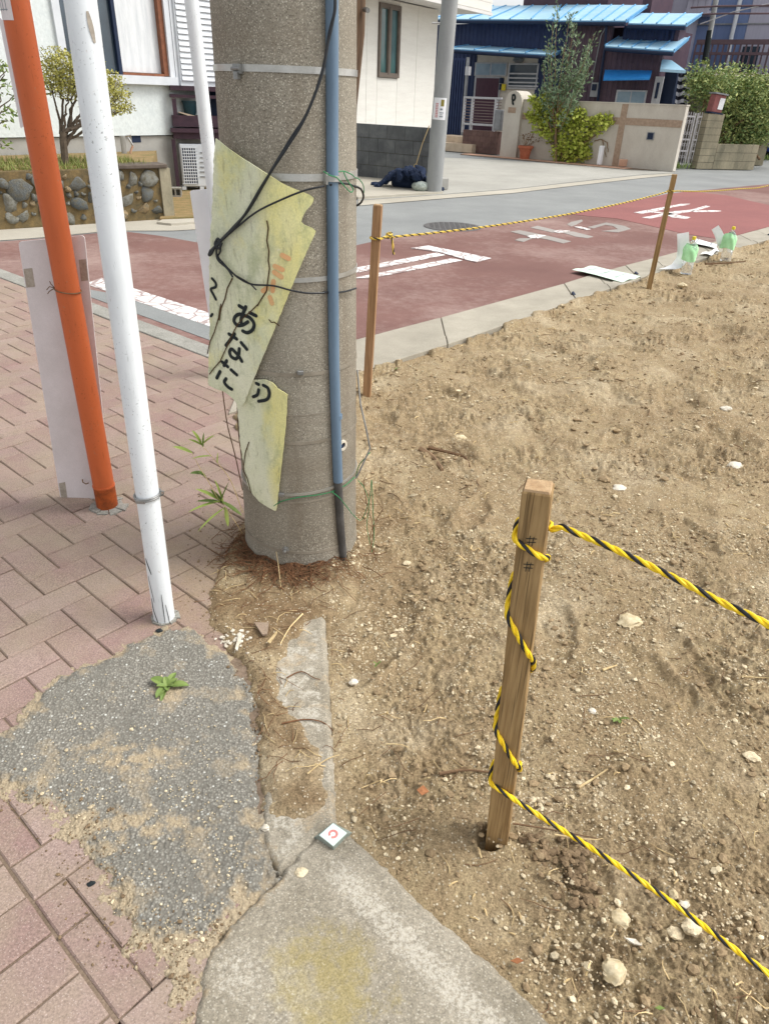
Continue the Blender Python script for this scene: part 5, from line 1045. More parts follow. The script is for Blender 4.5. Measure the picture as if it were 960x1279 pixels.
for x in (212, 218.3, 225): FB.pbox(mb, x, 236.5, x + 1.8, 244, -.12, 0)
FB.pbox(mb, 212, 235, 226.5, 245, -.13, -.11); mb.build('block_shell', M['kerb'], hb)
# stone garden wall: every stone in its mortar
GWa, GWb = G(0, 286), G(203, 273); gang = math.degrees(math.atan2(GWb.y - GWa.y, GWb.x - GWa.x)); GW = Fac(GWa, gang)
gw_ = thing('stone_wall', 'low garden wall of rounded stones in mossy mortar before the white house', 'garden wall', tuple(GWa))
gu1 = GW.hit(201, 240)[0]; gz = GW.hit(120, 212)[1]; gu0 = -2.2
mb = MB(); GW.box(mb, gu0, gu1, -.03, gz, -.22, 0); mb.build('mortar_core', M['gmortar'], gw_)
cap_u = GW.hit(146, 204)[0]; mb = MB(); GW.box(mb, cap_u, gu1 + .10, gz + .002, gz + .045, -.26, .05); mb.build('coping', M['cap'], gw_, bevel=.008)
mb = MB(); GW.box(mb, gu1 + .002, gu1 + .13, -.03, gz, -.22, .03); mb.build('end_pier', M['fblock'], gw_)
def rockmesh(sub, seed, amp=.28):
    bm = bmesh.new(); bmesh.ops.create_icosphere(bm, subdivisions=sub, radius=1); rr = random.Random(seed); d = [Vector((rr.gauss(0, 1), rr.gauss(0, 1), rr.gauss(0, 1))).normalized() for _ in range(7)]; am = [rr.uniform(.25, .7) for _ in d]
    for v in bm.verts:
        s = 1.0
        for k, q in enumerate(d): s = min(s, (1.0 - amp * am[k]) / max(v.co.normalized().dot(q), .01)) if v.co.normalized().dot(q) > .5 else s
        v.co = v.co.normalized() * s * (1 + rr.uniform(-.05, .05))
    vs = [v.co.copy() for v in bm.verts]; fs = [tuple(v.index for v in f.verts) for f in bm.faces]; bm.free(); return vs, fs
ROCK = [rockmesh(2, k, .45) for k in range(6)]; GROCK = [rockmesh(2, k + 20, .95) for k in range(9)]; ROCK1 = [rockmesh(1, k + 50, .4) for k in range(8)]
gm = []
for k, (vs, fs) in enumerate(GROCK):
    me = bpy.data.meshes.new('stone'); me.from_pydata([tuple(v) for v in vs], [], fs); me.update(); me.shade_smooth(); me.materials.append(M['gstone']); gm.append(me)
placed = []; tries = 0; L_ = Vector(gw_['_L'])
rg = random.Random(5)
while tries < 5200 and len(placed) < 150:
    tries += 1; u = rg.uniform(gu0 + .06, gu1 - .06); z = rg.uniform(.06, gz - .05); r = rg.uniform(.085, .15) if tries < 900 else (rg.uniform(.05, .085) if tries < 2600 else rg.uniform(.03, .05)); asp = rg.uniform(.65, 1.0)
    if all(math.hypot((u - a) / 1.0, (z - b)) > (r + c_) * .80 for a, b, c_ in placed):
        placed.append((u, z, r)); o = bpy.data.objects.new('stone', rg.choice(gm)); COL.objects.link(o); o.parent = gw_; o.location = GW.pt(u, min(z, gz - r * asp - .01), .0) - L_
        rot = Matrix.Rotation(math.radians(gang), 4, 'Z') @ Matrix.Rotation(rg.uniform(-.7, .7), 4, 'Y'); o.matrix_local = Matrix.Translation(o.location) @ rot @ Matrix.Diagonal((r * 1.12, .06, r * asp * 1.12, 1))
# earth, grass and the shrubs on it
mb = MB(); pts = [GW.pt(gu0, 0, -.21), GW.pt(gu1, 0, -.21), HL.pt(-.2, 0, .02), HL.pt(-6, 0, .02)]; mb.prism([(p.x, p.y) for p in pts], 0, gz + .02); e_ = mb.build('garden_bed', M['earth']); e_['kind'] = 'structure'
mb = MB()
for _ in range(5200):
    u = random.uniform(gu0, gu1 - .05); d = -random.uniform(.0, 1.0) ** 1.3 * 1.2 - .02; p = GW.pt(u, gz + .01, d); h = random.uniform(.02, .085) * (1.2 if d < -.12 else .8)
    a = Vector((random.gauss(0, .4), random.gauss(0, .4), 1)).normalized(); s_ = Vector((random.gauss(0, 1), random.gauss(0, 1), 0)).normalized() * .007; mb.add([p - s_, p + s_, p + a * h], [(0, 1, 2)])
g_ = mb.build('garden_grass', M['grass']); g_['kind'] = 'stuff'; g_['label'] = 'short grass and weeds on top of the stone garden wall'
SH = Fac(GW.pt(0, 0, -.45), gang); sb_ = SH.ppt(80, 207)
sh = thing('garden_shrub', 'yellow-green clipped shrub with many bare stems, on the stone garden wall', 'shrub', tuple(sb_)); tr = MB(); cr = MB()
pads = [((92, 92), 26, 22), ((72, 80), 20, 16), ((62, 100), 16, 16), ((108, 82), 20, 14), ((122, 98), 18, 12), ((140, 100), 14, 10), ((150, 118), 14, 8), ((138, 135), 18, 8), ((155, 134), 12, 6), ((112, 128), 14, 9), ((86, 112), 18, 10), ((130, 116), 18, 10)]
fork = SH.ppt(79, 165); limb(tr, sb_ - Vector((0, 0, .12)), fork, .045, .038, .03)
for (px, py), rx, ry in pads:
    c_ = SH.ppt(px, py, random.uniform(-.25, .25)); ppm = FPX / 9.3 * .97; rad = (rx / ppm, rx / ppm * .8, ry / ppm); mid_ = fork.lerp(c_, .55) + Vector((random.gauss(0, .03), random.gauss(0, .03), -.04)); a_ = limb(tr, fork - Vector((0, 0, random.uniform(0, .15))), mid_, .017, .012, .12); limb(tr, mid_, c_ + Vector((0, 0, -.02)), .011, .005, .12)
    for _ in range(5): e = c_ + Vector((random.uniform(-1, 1) * rad[0], random.uniform(-1, 1) * rad[1], random.uniform(-.2, 1) * rad[2])); limb(tr, mid_.lerp(c_, .5), e, .005, .002, .1, 4, 5)
    leaf_blob(cr, c_, rad, int(1050 * rx * ry / 400), .032, aspect=1.9)
tr.build('trunk', M['shrub_twig'], sh, smooth=True); cr.build('crown', M['shrub'], sh)
ls = SH.ppt(-25, 215); lt = thing('leafy_bush', 'loose green bush reaching in at the left edge above the garden wall', 'bush', tuple(ls)); tr = MB(); cr = MB(); k0 = SH.ppt(-22, 165); limb(tr, ls, k0, .03, .02)
for px, py in ((6, 85), (8, 103), (14, 118), (3, 138), (16, 130), (-12, 90), (-15, 120), (10, 150), (2, 78), (4, 182)):
    e = SH.ppt(px, py, random.uniform(-.2, .2)); limb(tr, k0, e, .012, .004, .12)
    for _ in range(16): p = e + Vector((random.gauss(0, .06), random.gauss(0, .06), random.gauss(0, .04))); leaf_at(cr, p, random.uniform(.05, .09), 3.0)
tr.build('stems', M['shrub_twig'], lt); cr.build('foliage', M['leaf'], lt)
# ------------------------------------------------------------------ white-panelled house in the middle with its block wall
BA, BB = G(430, 219), G(536, 231); BF = Fac(BA, math.degrees(math.atan2(BB.y - BA.y, BB.x - BA.x)))
bw = thing('block_wall', 'dark grey concrete block wall beside the blue net, under the white-panelled house', 'wall', tuple(BA)); bu1 = BF.hit(535, 200)[0]; bz = BF.hit(490, 156.5)[1]; rows = 4; rh = bz / rows
mb = MB(); BF.box(mb, -2.0, bu1 - .005, -.02, bz - .006, -.115, -.008); mb.build('mortar_core', M['blockcore'], bw)
for r in range(rows):
    u = -2.0 + (.2 if r % 2 else 0)
    while u < bu1 - .02:
        u2 = min(u + .40, bu1)
        mb = MB(); BF.box(mb, u + .004, u2 - .004, r * rh + .004, (r + 1) * rh - .004, -.122, random.uniform(-.001, .002)); mb.build('block', M['block'], bw); u = u2
MC = G(536.5, 206); MF = Fac(MC, 58); mh = thing('panelled_house', 'white panelled house with narrow twin window and overhanging upper floor', 'house', tuple(MC)); mz0 = .9; mz1 = MF.hit(530, 9)[1]
mb = MB(); MF.box(mb, -4.5, -.008, mz0 - .9, mz1, -3.5, -.03); mb.build('wall', M['soffit'], mh)
edges = [-4.5] + [MF.hit(x, 90)[0] for x in (440, 457.5, 471, 496, 519)] + [0]
wu0, wu1, wz0, wz1 = MF.rect(472, 5, 498, 97)
for a, b in zip(edges, edges[1:]):
    segs = [(mz0 - .3, mz1)]
    if a > wu0 - .1 and b < wu1 + .2: segs = [(mz0 - .3, wz0 - .01), (wz1 + .01, mz1)] if wz1 + .01 < mz1 else [(mz0 - .3, wz0 - .01)]
    for z0, z1 in segs:
        if z1 - z0 > .03: mb = MB(); MF.box(mb, a + .004, b - .004, z0, z1, -.035, 0); mb.build('panel', M['panel'], mh)
mb = MB(); t_ = .05
for u0, u1, z0, z1 in ((wu0, wu1, wz0, wz0 + t_), (wu0, wu1, wz1 - t_, wz1), (wu0, wu0 + t_, wz0 + t_, wz1 - t_), (wu1 - t_, wu1, wz0 + t_, wz1 - t_), ((wu0 + wu1) / 2 - .035, (wu0 + wu1) / 2 + .035, wz0 + t_, wz1 - t_)): MF.box(mb, u0, u1, z0, z1, -.03, .04)
wn = mb.build('window', M['bronze'], mh); um = (wu0 + wu1) / 2
for a, b in ((wu0 + t_, um - .035), (um + .035, wu1 - t_)):
    mb = MB(); MF.box(mb, a + .02, b - .02, wz0 + t_ + .03, wz1 - t_ - .03, -.02, -.01); mb.build('pane', M['tealglass'], wn)
    mb = MB()
    for u0, u1, z0, z1 in ((a, a + .02, wz0 + t_, wz1 - t_), (b - .02, b, wz0 + t_, wz1 - t_), (a + .02, b - .02, wz0 + t_, wz0 + t_ + .03), (a + .02, b - .02, wz1 - t_ - .03, wz1 - t_)): MF.box(mb, u0, u1, z0, z1, -.015, .03)
    mb.build('sash', M['bronze'], wn)
ou, oz = MF.hit(614.5, 22.5, .75); mb = MB(); oz_ = min(oz, mz1 + .05) - .02; MF.box(mb, -4.5, ou, mz1 + .02, mz1 + 3.0, -3.5, .70); fl = mb.build('upper_floor', M['soffit'], mh)
for k in range(9): mb = MB(); MF.box(mb, -4.5, ou + .01, mz1 + .05 + k * .155, mz1 + .05 + k * .155 + .147, .70, .715); mb.build('siding_board', M['panel'], fl)
mb = MB(); MF.box(mb, -4.5, ou + .02, mz1 - .02, mz1 + .035, .69, .735); mb.build('drip_edge', M['soffit'], fl)
# thin pole with notice
fb = G(541, 240); ft = DY(561.5, 0, fb.y); fd = (ft - fb).normalized(); fpole = thing('street_pole', 'slim grey concrete pole with a white notice, beside the dark block wall', 'pole', tuple(fb)); rp = .115
mb = MB(); mb.tube([fb - fd * .1, fb + fd * 1.2, fb + fd * 2.6, fb + fd * 6], [.135, .128, .122, .10], 24); fsh = mb.build('pole_shaft', M['farpole'], fpole, smooth=True)
def fz(py): return (on_axis(0, py, fb, fd) - fb).length
z0, z1 = fz(149), fz(122); mb = MB(); cyl_patch(mb, fb, fd, .1275, z0, z1, math.radians(205), math.radians(308), 12, .002); st = mb.build('notice', M['paper'], fpole); h = z1 - z0
mb = MB()
for a in (232, 242): 
    for k in range(9): cyl_patch(mb, fb, fd, .1295, z0 + h * (.10 + .075 * k), z0 + h * (.155 + .075 * k), math.radians(a), math.radians(a + 6.5), 2, .001)
mb.build('notice_print', M['printred'], st); mb = MB(); cyl_patch(mb, fb, fd, .1295, z0 + h * .62, z0 + h * .92, math.radians(267), math.radians(290), 4, .001); cyl_patch(mb, fb, fd, .1305, z0 + h * .70, z0 + h * .84, math.radians(273), math.radians(284), 3, .001); mb.build('notice_emblem', M['printolive'], st)
mb = MB(); 
for a, b, c_, d_ in ((.44, .52, 264, 282), (.30, .345, 262, 290), (.12, .18, 262, 288), (.22, .25, 266, 286)): cyl_patch(mb, fb, fd, .1295, z0 + h * a, z0 + h * b, math.radians(c_), math.radians(d_), 4, .001)
mb.build('notice_print', M['printgrey'], st)
mb = MB(); zz = fz(30); e = fb + fd * zz; mb.tube([e + Vector((-.12, -.06, 0)), e + Vector((-.24, -.08, 0))], .014, 8); mb.build('step_bolt', M['steel'], fsh)
for nm, px, py, s_ in (('concrete_block', 551, 236, .14),):
    o = thing(nm, 'small grey concrete block at the foot of the slim street pole', 'block', tuple(G(px, py))); mb = MB(); mb.box(G(px, py) + Vector((0, 0, .09)), (.16, .2, .18), Matrix.Rotation(.5, 3, 'Z')); mb.build('block_body', M['foundation'], o, bevel=.01)
# net heap and bag
nc = G(508, 234, .03); net = thing('crow_net', 'heap of navy blue netting lying against the dark block wall', 'net', tuple(nc)); mb = MB()
for k in range(46):
    a = random.uniform(0, 6.28); r = random.random() ** .6; c_ = nc + Vector((math.cos(a) * .38 * r, .12 + math.sin(a) * .2 * r, 0)); pts = []
    q = c_; dr = random.uniform(0, 6.28)
    for j in range(7):
        hgt = max(0, .26 * (1 - ((q.x - nc.x) / .48) ** 2)) * random.uniform(.5, 1.1); pts.append(Vector((q.x, q.y, .03 + hgt))); dr += random.gauss(0, .7); q = q + Vector((math.cos(dr) * .07, math.sin(dr) * .05, 0))
    mb.tube(pts, [.045 * random.uniform(.6, 1.2) for _ in pts], 7)
vs, fs = ROCK[2]; mb.add([nc + Vector((v.x * .36, .12 + v.y * .18, .08 + v.z * .15)) for v in vs], fs)
tp = BF.ppt(519, 207, .06); mb.tube([nc + Vector((.16, .1, .1)), nc + Vector((.24, .14, .24)), tp], [.12, .08, .02], 9); mb.build('net_folds', M['net'], net, smooth=True)
cdn = thing('net_cord', 'pale cord holding the navy net up to the top of the block wall', 'cord', tuple(tp)); mb = MB(); mb.tube([tp, BF.ppt(527, 180, .05), BF.ppt(536, 157, .03)], .008, 6); mb.tube([tp + Vector((.03 * math.cos(t), -.02, .03 * math.sin(t))) for t in [k * .7 for k in range(10)]], .006, 5); mb.build('cord_line', M['straw'], cdn)
bgc = G(525, 238, .02); bag = thing('plastic_bag', 'crumpled pale plastic bag between the navy net and the street pole', 'bag', tuple(bgc)); mb = MB()
for k in range(5): vs, fs = ROCK[k]; o_ = Vector((random.uniform(-.10, .10), random.uniform(-.03, .06), .06)); s_ = random.uniform(.07, .11); mb.add([bgc + o_ + Vector((v.x * s_ * 1.3, v.y * s_, v.z * s_ * .8)) for v in vs], fs)
mb.build('bag_folds', M['bag'], bag)
mh_c = G(565, 283, -.012); mhv = thing('manhole_cover', 'round iron manhole cover flush in the grey road before the red surfacing', 'manhole', tuple(mh_c)); mb = MB(); mb.lathe(mh_c, [(.36, -.02), (.36, .003), (.33, .006), (0.01, .006)], 40); mc = mb.build('rim', M['iron'], mhv)
mb = MB()
for a in range(-4, 5):
    hw = math.sqrt(max(.30 ** 2 - (a * .065) ** 2, 0))
    for b in range(-4, 5):
        if abs(b * .065) < hw: mb.box(mh_c + Vector((a * .065, b * .065, .008)), (.042, .042, .006))
mb.build('tread_studs', M['iron'], mhv)['kind'] = 'stuff'
# ------------------------------------------------------------------ white garden wall and what grows over it
W = Fac(G(625, 195), -40.1); wl_ = thing('garden_wall', 'long white rendered wall with brown pebble bands, creeper growing over it', 'wall', tuple(W.P)); u1 = W.hit(847.5, 172)[0]; u0 = W.hit(647, 160)[0]; zt_ = 1.365
mb = MB(); W.box(mb, u0, u1, -.02, zt_, -.16, 0); wb_ = mb.build('wall_body', M['garden_wall'], wl_)
mb = MB(); W.box(mb, u0, u1 + .03, zt_ + .002, zt_ + .03, -.18, .02); mb.build('coping', M['garden_wall'], wl_)
za, zb = W.hit(800, 157)[1], W.hit(800, 148)[1]; uv0, uv1 = W.hit(770, 170)[0], W.hit(777.5, 170)[0]
mb = MB(); W.box(mb, u0, uv0, za, zb, .001, .012); W.box(mb, uv1, u1, za, zb, .001, .012); W.box(mb, uv0, uv1, 0, zt_, .001, .0125); mb.build('pebble_band', M['chip'], wb_)
mb = MB(); W.box(mb, u1 - .06, u1 + .02, 0, zt_ - .002, -.165, .006); mb.build('end_pier', M['garden_wall'], wl_)
for r in ((807, 165, 816, 175), (733, 151, 740, 160)):
    mb = MB(); W.pbox(mb, *r, .001, .02); gr_ = mb.build('vent_frame', M['metal'], wb_); mb = MB(); W.pbox(mb, r[0] + 1, r[1] + 1, r[2] - 1, r[3] - 1, .020, .024); mb.build('vent_grille', M['darkin'], gr_)
ap = thing('gate_pillar', 'white round-topped gate pillar with a dark numeral plate and brown band', 'pillar', tuple(W.ppt(636, 195))); pu0, pu1, pz0, pz1 = W.rect(628.5, 113, 650, 196, .12); pu0 = W.hit(627, 160, .12)[0]; pu1 = W.hit(647.5, 160, .12)[0]; rz = (pu1 - pu0) / 2; zc = pz1 - rz
prof = [(pu0, -.02), (pu1, -.02)] + [((pu0 + pu1) / 2 + rz * math.cos(t), zc + rz * math.sin(t)) for t in [PI * k / 14 for k in range(15)]]
mb = MB(); mb.prism_pts([W.pt(u, z, .12) for u, z in prof], [W.pt(u, z, -.45) for u, z in prof]); pb = mb.build('pillar_body', M['garden_wall'], ap)
mb = MB(); W.pbox(mb, 634, 134, 643.5, 141, .121, .13); mb.build('name_plate', M['chip'], pb)
mb = MB(); q = [W.ppt(x, y, .124) for x, y in ((639.2, 119.5), (641.8, 118.5), (643, 121), (642.2, 124.5), (640, 126), (640.3, 129.5), (641.5, 130))]; mb.ribbon([Vector(t) for t in cat([tuple(t) for t in q])], [W.n] * (6 * 5 + 1), .05, .012); q = [W.ppt(x, y, .124) for x, y in ((639.8, 119), (639.4, 124), (640, 126))]; mb.ribbon(q, [W.n] * 3, .04, .012); mb.build('numeral', M['ink'], pb)
pv = sheet('wall_foot_paving', [tuple(W.pt(u, 0, d).xy) for u, d in ((-1.2, .02), (u1 - .3, .02), (u1 - .9, .55), (-1.0, .55))], -.002, M['bed'])
for k in range(24):
    for j in range(2): 
        ua = -1.0 + k * .245; 
        if ua + .24 < u1 - .8: mb = MB(); W.box(mb, ua, ua + .238, -.02, .004, .03 + j * .25, .275 + j * .25); mb.build('paver', M['pinkpave'], pv)
potc = W.ppt(655, 194, .25); potc.z = 0.0; pot = thing('flower_pot', 'terracotta pot with a withered plant, left of the creeper on the white wall', 'flower pot', tuple(potc)); mb = MB(); mb.lathe(potc, [(.12, 0), (.15, .18), (.18, .26), (.205, .26), (.205, .32), (.175, .32), (.14, .12)], 20); mb.build('pot_body', M['terracotta'], pot, smooth=True)
mb = MB()
for k in range(14): e = potc + Vector((random.gauss(0, .16), random.gauss(0, .1), random.uniform(.4, .62))); limb(mb, potc + Vector((random.gauss(0, .05), random.gauss(0, .05), .28)), e, .006, .003, .15, 4, 5); [leaf_at(mb, e + Vector((random.gauss(0, .03), 0, random.gauss(0, .03))), .07, 2) for _ in range(4)]
mb.build('withered_plant', M['bark'], pot)
for nm, lab, x0, y0, x1, y1, m in (('brick_stub', 'pinkish square block standing at the foot of the white wall', 772, 199, 780, 208, 'pinkpave'), ('marker_post', 'short white post leaning at the foot of the white wall under the creeper', 746, 182, 750, 206, 'board2')):
    o = thing(nm, lab, 'post' if 'post' in nm else 'block', tuple(W.ppt(x0, y1, .2))); mb = MB(); W.pbox(mb, x0, y0, x1, y1, .12, .26); b_ = mb.build('post_body', M[m], o, bevel=.01)
# small tree with upright branches
tb = W.ppt(695, 196, .22); tb.z = 0; TR = Fac(tb, -40.1); tree = thing('young_tree', 'slender grey-green tree with upright branches before the white wall', 'tree', tuple(tb)); tr = MB(); cr = MB()
limb(tr, tb - Vector((0, 0, .05)), TR.ppt(694, 140), .035, .025, .02)
for (x, y), st in (((690, 28), (691, 140)), ((696, 6), (693, 120)), ((711, 18), (695, 120)), ((717, 30), (696, 140)), ((722, 44), (697, 128)), ((742, 42), (699, 135)), ((735, 62), (698, 125)), ((678, 78), (690, 150)), ((684, 52), (691, 145)), ((704, 60), (694, 150)), ((730, 88), (698, 150)), ((676, 112), (689, 165)), ((716, 118), (697, 165)), ((687, 96), (692, 160)), ((738, 80), (699, 140))):
    a_, e = TR.ppt(*st, random.uniform(-.05, .05)), TR.ppt(x, y, random.uniform(-.35, .35)); mid_ = a_.lerp(e, .5) + Vector(((e.x - a_.x) * .16, 0, -.02)); pts = [Vector(q) for q in cat([tuple(a_), tuple(mid_), tuple(e)], 6)]; tr.tube(pts, [.016 - .012 * k / (len(pts) - 1) for k in range(len(pts))], 6)
    for k in range(105):
        t = random.uniform(.18, 1.02); p = pts[min(int(t * (len(pts) - 1)), len(pts) - 1)]; sp = .10 * (1.15 - t * .7); dirv = Vector((random.gauss(0, .7), random.gauss(0, .7), random.uniform(.2, 1.2))); leaf_at(cr, p + Vector((random.gauss(0, sp), random.gauss(0, sp), random.gauss(0, .05))), random.uniform(.07, .13), 2.6, dirv)
for (x, y), r_, n in (((714, 118), .30, 150), ((697, 112), .28, 110), ((722, 95), .26, 90), ((706, 90), .28, 90), ((690, 120), .22, 80), ((730, 76), .2, 40)): leaf_blob(cr, TR.ppt(x, y), (r_, r_, r_ * 1.2), n, .11, aspect=2.6)
tr.build('trunk', M['bark'], tree, smooth=True); cr.build('crown', M['olive'], tree)
iv = thing('creeper', 'lime green creeper sprawling over the white wall around the young tree', 'creeper', tuple(W.ppt(700, 200, .1))); cr = MB(); tr = MB(); iv0 = W.ppt(705, 200, .08)
for (x, y), r_, n in (((680, 130), .32, 230), ((672, 142), .30, 200), ((692, 140), .34, 240), ((676, 158), .30, 170), ((690, 165), .34, 220), ((706, 150), .36, 260), ((722, 150), .36, 260), ((712, 172), .40, 330), ((728, 175), .34, 260), ((735, 160), .28, 150), ((700, 190), .32, 260), ((718, 192), .34, 260), ((730, 190), .26, 150), ((664, 148), .12, 40), ((658, 144), .08, 25), ((752, 147), .12, 45), ((760, 146), .10, 35), ((745, 148), .14, 55), ((755, 157), .12, 40), ((762, 154), .10, 28), ((746, 163), .14, 45), ((665, 124), .16, 60)):
    c_ = W.ppt(x, y, .10); leaf_blob(cr, c_, (r_ * .85, .13, r_ * .85), n, .10, aspect=1.4); limb(tr, iv0, c_, .012, .005, .06)
tr.build('stems', M['bark'], iv); cr.build('foliage', M['ivy'], iv)
mb = MB(); 
for a_, b_ in (((742, 176), (750, 174)), ((750, 174), (758, 178)), ((752, 175), (756, 196)), ((758, 178), (759, 190))): limb(mb, W.ppt(*a_, .03), W.ppt(*b_, .03), .012, .008, .08)
o = mb.build('dead_vine', M['bark']); tag(o, 'bare brown vine stems on the white wall right of the lime creeper', 'vine')
# ------------------------------------------------------------------ the dark house with blue metal roofs
HF = Fac(W.pt(0, 0, -2.6), -40.1); bh = thing('blue_roof_house', 'dark navy and maroon corrugated house with light blue metal roofs', 'house', tuple(HF.pt(3, 0)))
def X(px, py, d=0): return HF.hit(px, py, d)[0]
def Z(px, py, d=0): return HF.hit(px, py, d)[1]
ze = Z(660, 27); ua, ub_, uc = X(520, 80), X(705, 80), X(757, 80); de0, de1, dw1 = X(592, 110), X(671, 80), Z(630, 68)
def corr(name, u0, u1, z0, z1, m, par, d=0.0, step=.14):      # corrugated cladding: a backing and raised ribs
    mb = MB(); HF.box(mb, u0, u1, z0, z1, d - .12, d); n = max(1, int((u1 - u0) / step)); s_ = (u1 - u0) / n
    for k in range(n): c_ = u0 + (k + .5) * s_; mb.hexa([HF.pt(u, z, dd) for z in (z0 + .004, z1 - .004) for u, dd in ((c_ - s_ * .12, d + .022), (c_ + s_ * .12, d + .022), (c_ + s_ * .28, d + .001), (c_ - s_ * .28, d + .001))])
    return mb.build(name, M[m], par)
corr('wall', ua, de0 - .004, -.05, ze, 'navy', bh); corr('wall', de0, de1, dw1 + .14, ze, 'navy', bh); corr('wall', de1 + .004, ub_, -.05, ze, 'navy', bh); corr('wall', ub_ + .004, uc, -.05, ze + .02, 'maroon', bh)
mb = MB(); HF.box(mb, de0, de1, -.05, dw1 + .13, -1.0, -.02); en = mb.build('entrance_wall', M['cream'], bh)
mb = MB(); HF.pbox(mb, 592.5, 78, 632.5, 95, -.019, .02); tw_ = mb.build('transom_window', M['railpale'], bh)
for a, b in ((594, 611.5), (613, 631)): mb = MB(); HF.pbox(mb, a, 79.5, b, 93.5, .020, .026); mb.build('pane', M['frost'], tw_)
mb = MB(); HF.pbox(mb, 590, 95.5, 622, 163, -.019, .018); df = mb.build('door_frame', M['railpale'], bh); mb = MB(); HF.pbox(mb, 592, 97.5, 620, 163, .0185, .03); dr_ = mb.build('door', M['door'], df)
mb = MB(); HF.pbox(mb, 617, 143, 620, 147, .031, .08); HF.pbox(mb, 616.5, 131, 618, 141, .031, .06); mb.build('handle', M['brass'], df)
mb = MB(); HF.pbox(mb, 633.5, 79, 671, 111.5, -.019, .03); wn = mb.build('window', M['railpale'], bh); mb = MB(); HF.pbox(mb, 635.5, 81, 669, 109, .031, .036); mb.build('pane', M['darkglass'], wn)
for y in (92, 97.5, 103, 107.5): mb = MB(); HF.pbox(mb, 633.8, y - .9, 671, y + .9, .06, .09); mb.build('bar', M['railpale'], wn)
mb = MB(); HF.pbox(mb, 623.5, 97, 627, 104, -.018, .08); HF.pbox(mb, 623, 105, 629, 112, -.018, .07); mb.build('meter', M['darkin'], bh); mb = MB(); HF.pbox(mb, 626, 105, 630.5, 113, .071, .10); mb.build('intercom', M['capyellow'], bh)
mb = MB(); q = HF.ppt(647.5, 72.5, .05); mb.lathe(q - Vector((0, 0, .12)), [(.10, 0), (.17, .06), (.14, .13), (.05, .16)], 18); mb.build('porch_lamp', M['metal'], bh, smooth=True)
def slope(name, quad, d_e, d_r, par, ribs, m='roof', th=.05, panels=None):    # roof slope from eave (px) to ridge (px) at their own depths
    (ex0, ey0), (ex1, ey1), (rx1, ry1), (rx0, ry0) = quad; A, B, C_, D_ = HF.ppt(ex0, ey0, d_e), HF.ppt(ex1, ey1, d_e), HF.ppt(rx1, ry1, d_r), HF.ppt(rx0, ry0, d_r)
    base = MB(); up = Vector((0, 0, th)); base.prism_pts([A, B, C_, D_], [p - up for p in (A, B, C_, D_)]); rf = base.build(name, M['roofrib'], par)
    for k in range(ribs):
        t0, t1 = k / ribs, (k + 1) / ribs; a, b, c_, e = A.lerp(B, t0 + .02 / ribs), A.lerp(B, t1 - .02 / ribs), D_.lerp(C_, t1 - .02 / ribs), D_.lerp(C_, t0 + .02 / ribs); l1 = Vector((0, 0, .014)); mb = MB(); mb.prism_pts([p + l1 for p in (a, b, c_, e)], [p + Vector((0, 0, .002)) for p in (a, b, c_, e)]); mb.build('roof_panel', M[m], rf)
    mb = MB()
    for k in range(ribs + 1): t = k / ribs; a, e = A.lerp(B, t), D_.lerp(C_, t); mb.tube([a + Vector((0, 0, .03)), e + Vector((0, 0, .022))], .02, 6)
    mb.build('roof_seam', M['roofrib'], rf); mb = MB(); mb.tube([A - Vector((0, 0, .06)), B - Vector((0, 0, .06))], .045, 8); mb.build('roof_gutter', M['darkin'], rf)
    return rf
rf1 = slope('roof', ((540, 24), (690, 25), (700, 7), (600, 8)), .45, -1.6, bh, 6); rf2 = slope('roof', ((684, 26), (781, 26.5), (808, 7), (707, 6.5)), .40, -1.6, bh, 7)
rf3 = slope('roof', ((784, 29.5), (856, 31.5), (876, 17.5), (795, 17)), .35, -1.3, bh, 4); rf4 = slope('roof', ((755, 58), (841, 64), (860, 47.5), (772, 46.5)), .75, -.5, bh, 5)
slope('porch_roof', ((562, 61), (690, 69), (700, 64), (585, 57)), .95, .02, bh, 4)
corr('wall', uc + .004, X(826, 100), -.05, Z(800, 60) - .04, 'maroon', bh, .25); corr('wall', X(776, 40), X(841, 40), Z(800, 52), Z(800, 31), 'navy', bh, -.1)
mb = MB(); HF.box(mb, X(828, 40), X(846, 40), Z(845, 62), Z(845, 30), -.5, -.1); mb.build('gable', M['maroon'], bh)
mb = MB(); HF.box(mb, ua, X(790, 70), -.05, ze - .1, -3.8, -1.25); mb.build('rear_body', M['maroon'], bh); mb = MB(); HF.box(mb, X(610, 4), X(718, 4), ze, ze + 2.2, -4.6, -1.9); HF.box(mb, X(762, 4), X(774, 4), ze, ze + 1.1, -3.4, -1.95); mb.build('upper_storey', M['maroon'], bh)
q = [HF.ppt(753, 98, .95), HF.ppt(811, 97, .95), HF.ppt(814, 88, .28), HF.ppt(755, 87, .28)]; mb = MB(); mb.prism_pts(q, [p - Vector((0, 0, .05)) for p in q]); aw = mb.build('awning', M['awning'], bh)
mb = MB(); HF.pbox(mb, 768, 112.5, 806, 132, .251, .30); wn = mb.build('window', M['railpale'], bh)
for a, b, m in ((770, 786, 'frost'), (787.5, 804, 'frost')): mb = MB(); HF.pbox(mb, a, 114.5, b, 131, .301, .306); mb.build('pane', M[m], wn)
mb = MB(); HF.pbox(mb, 815, 95.5, 825, 132, .251, .30); sd_ = mb.build('side_door', M['railpale'], bh); mb = MB(); HF.pbox(mb, 818, 103, 821.5, 123, .301, .31); mb.build('pane', M['darkin'], sd_)
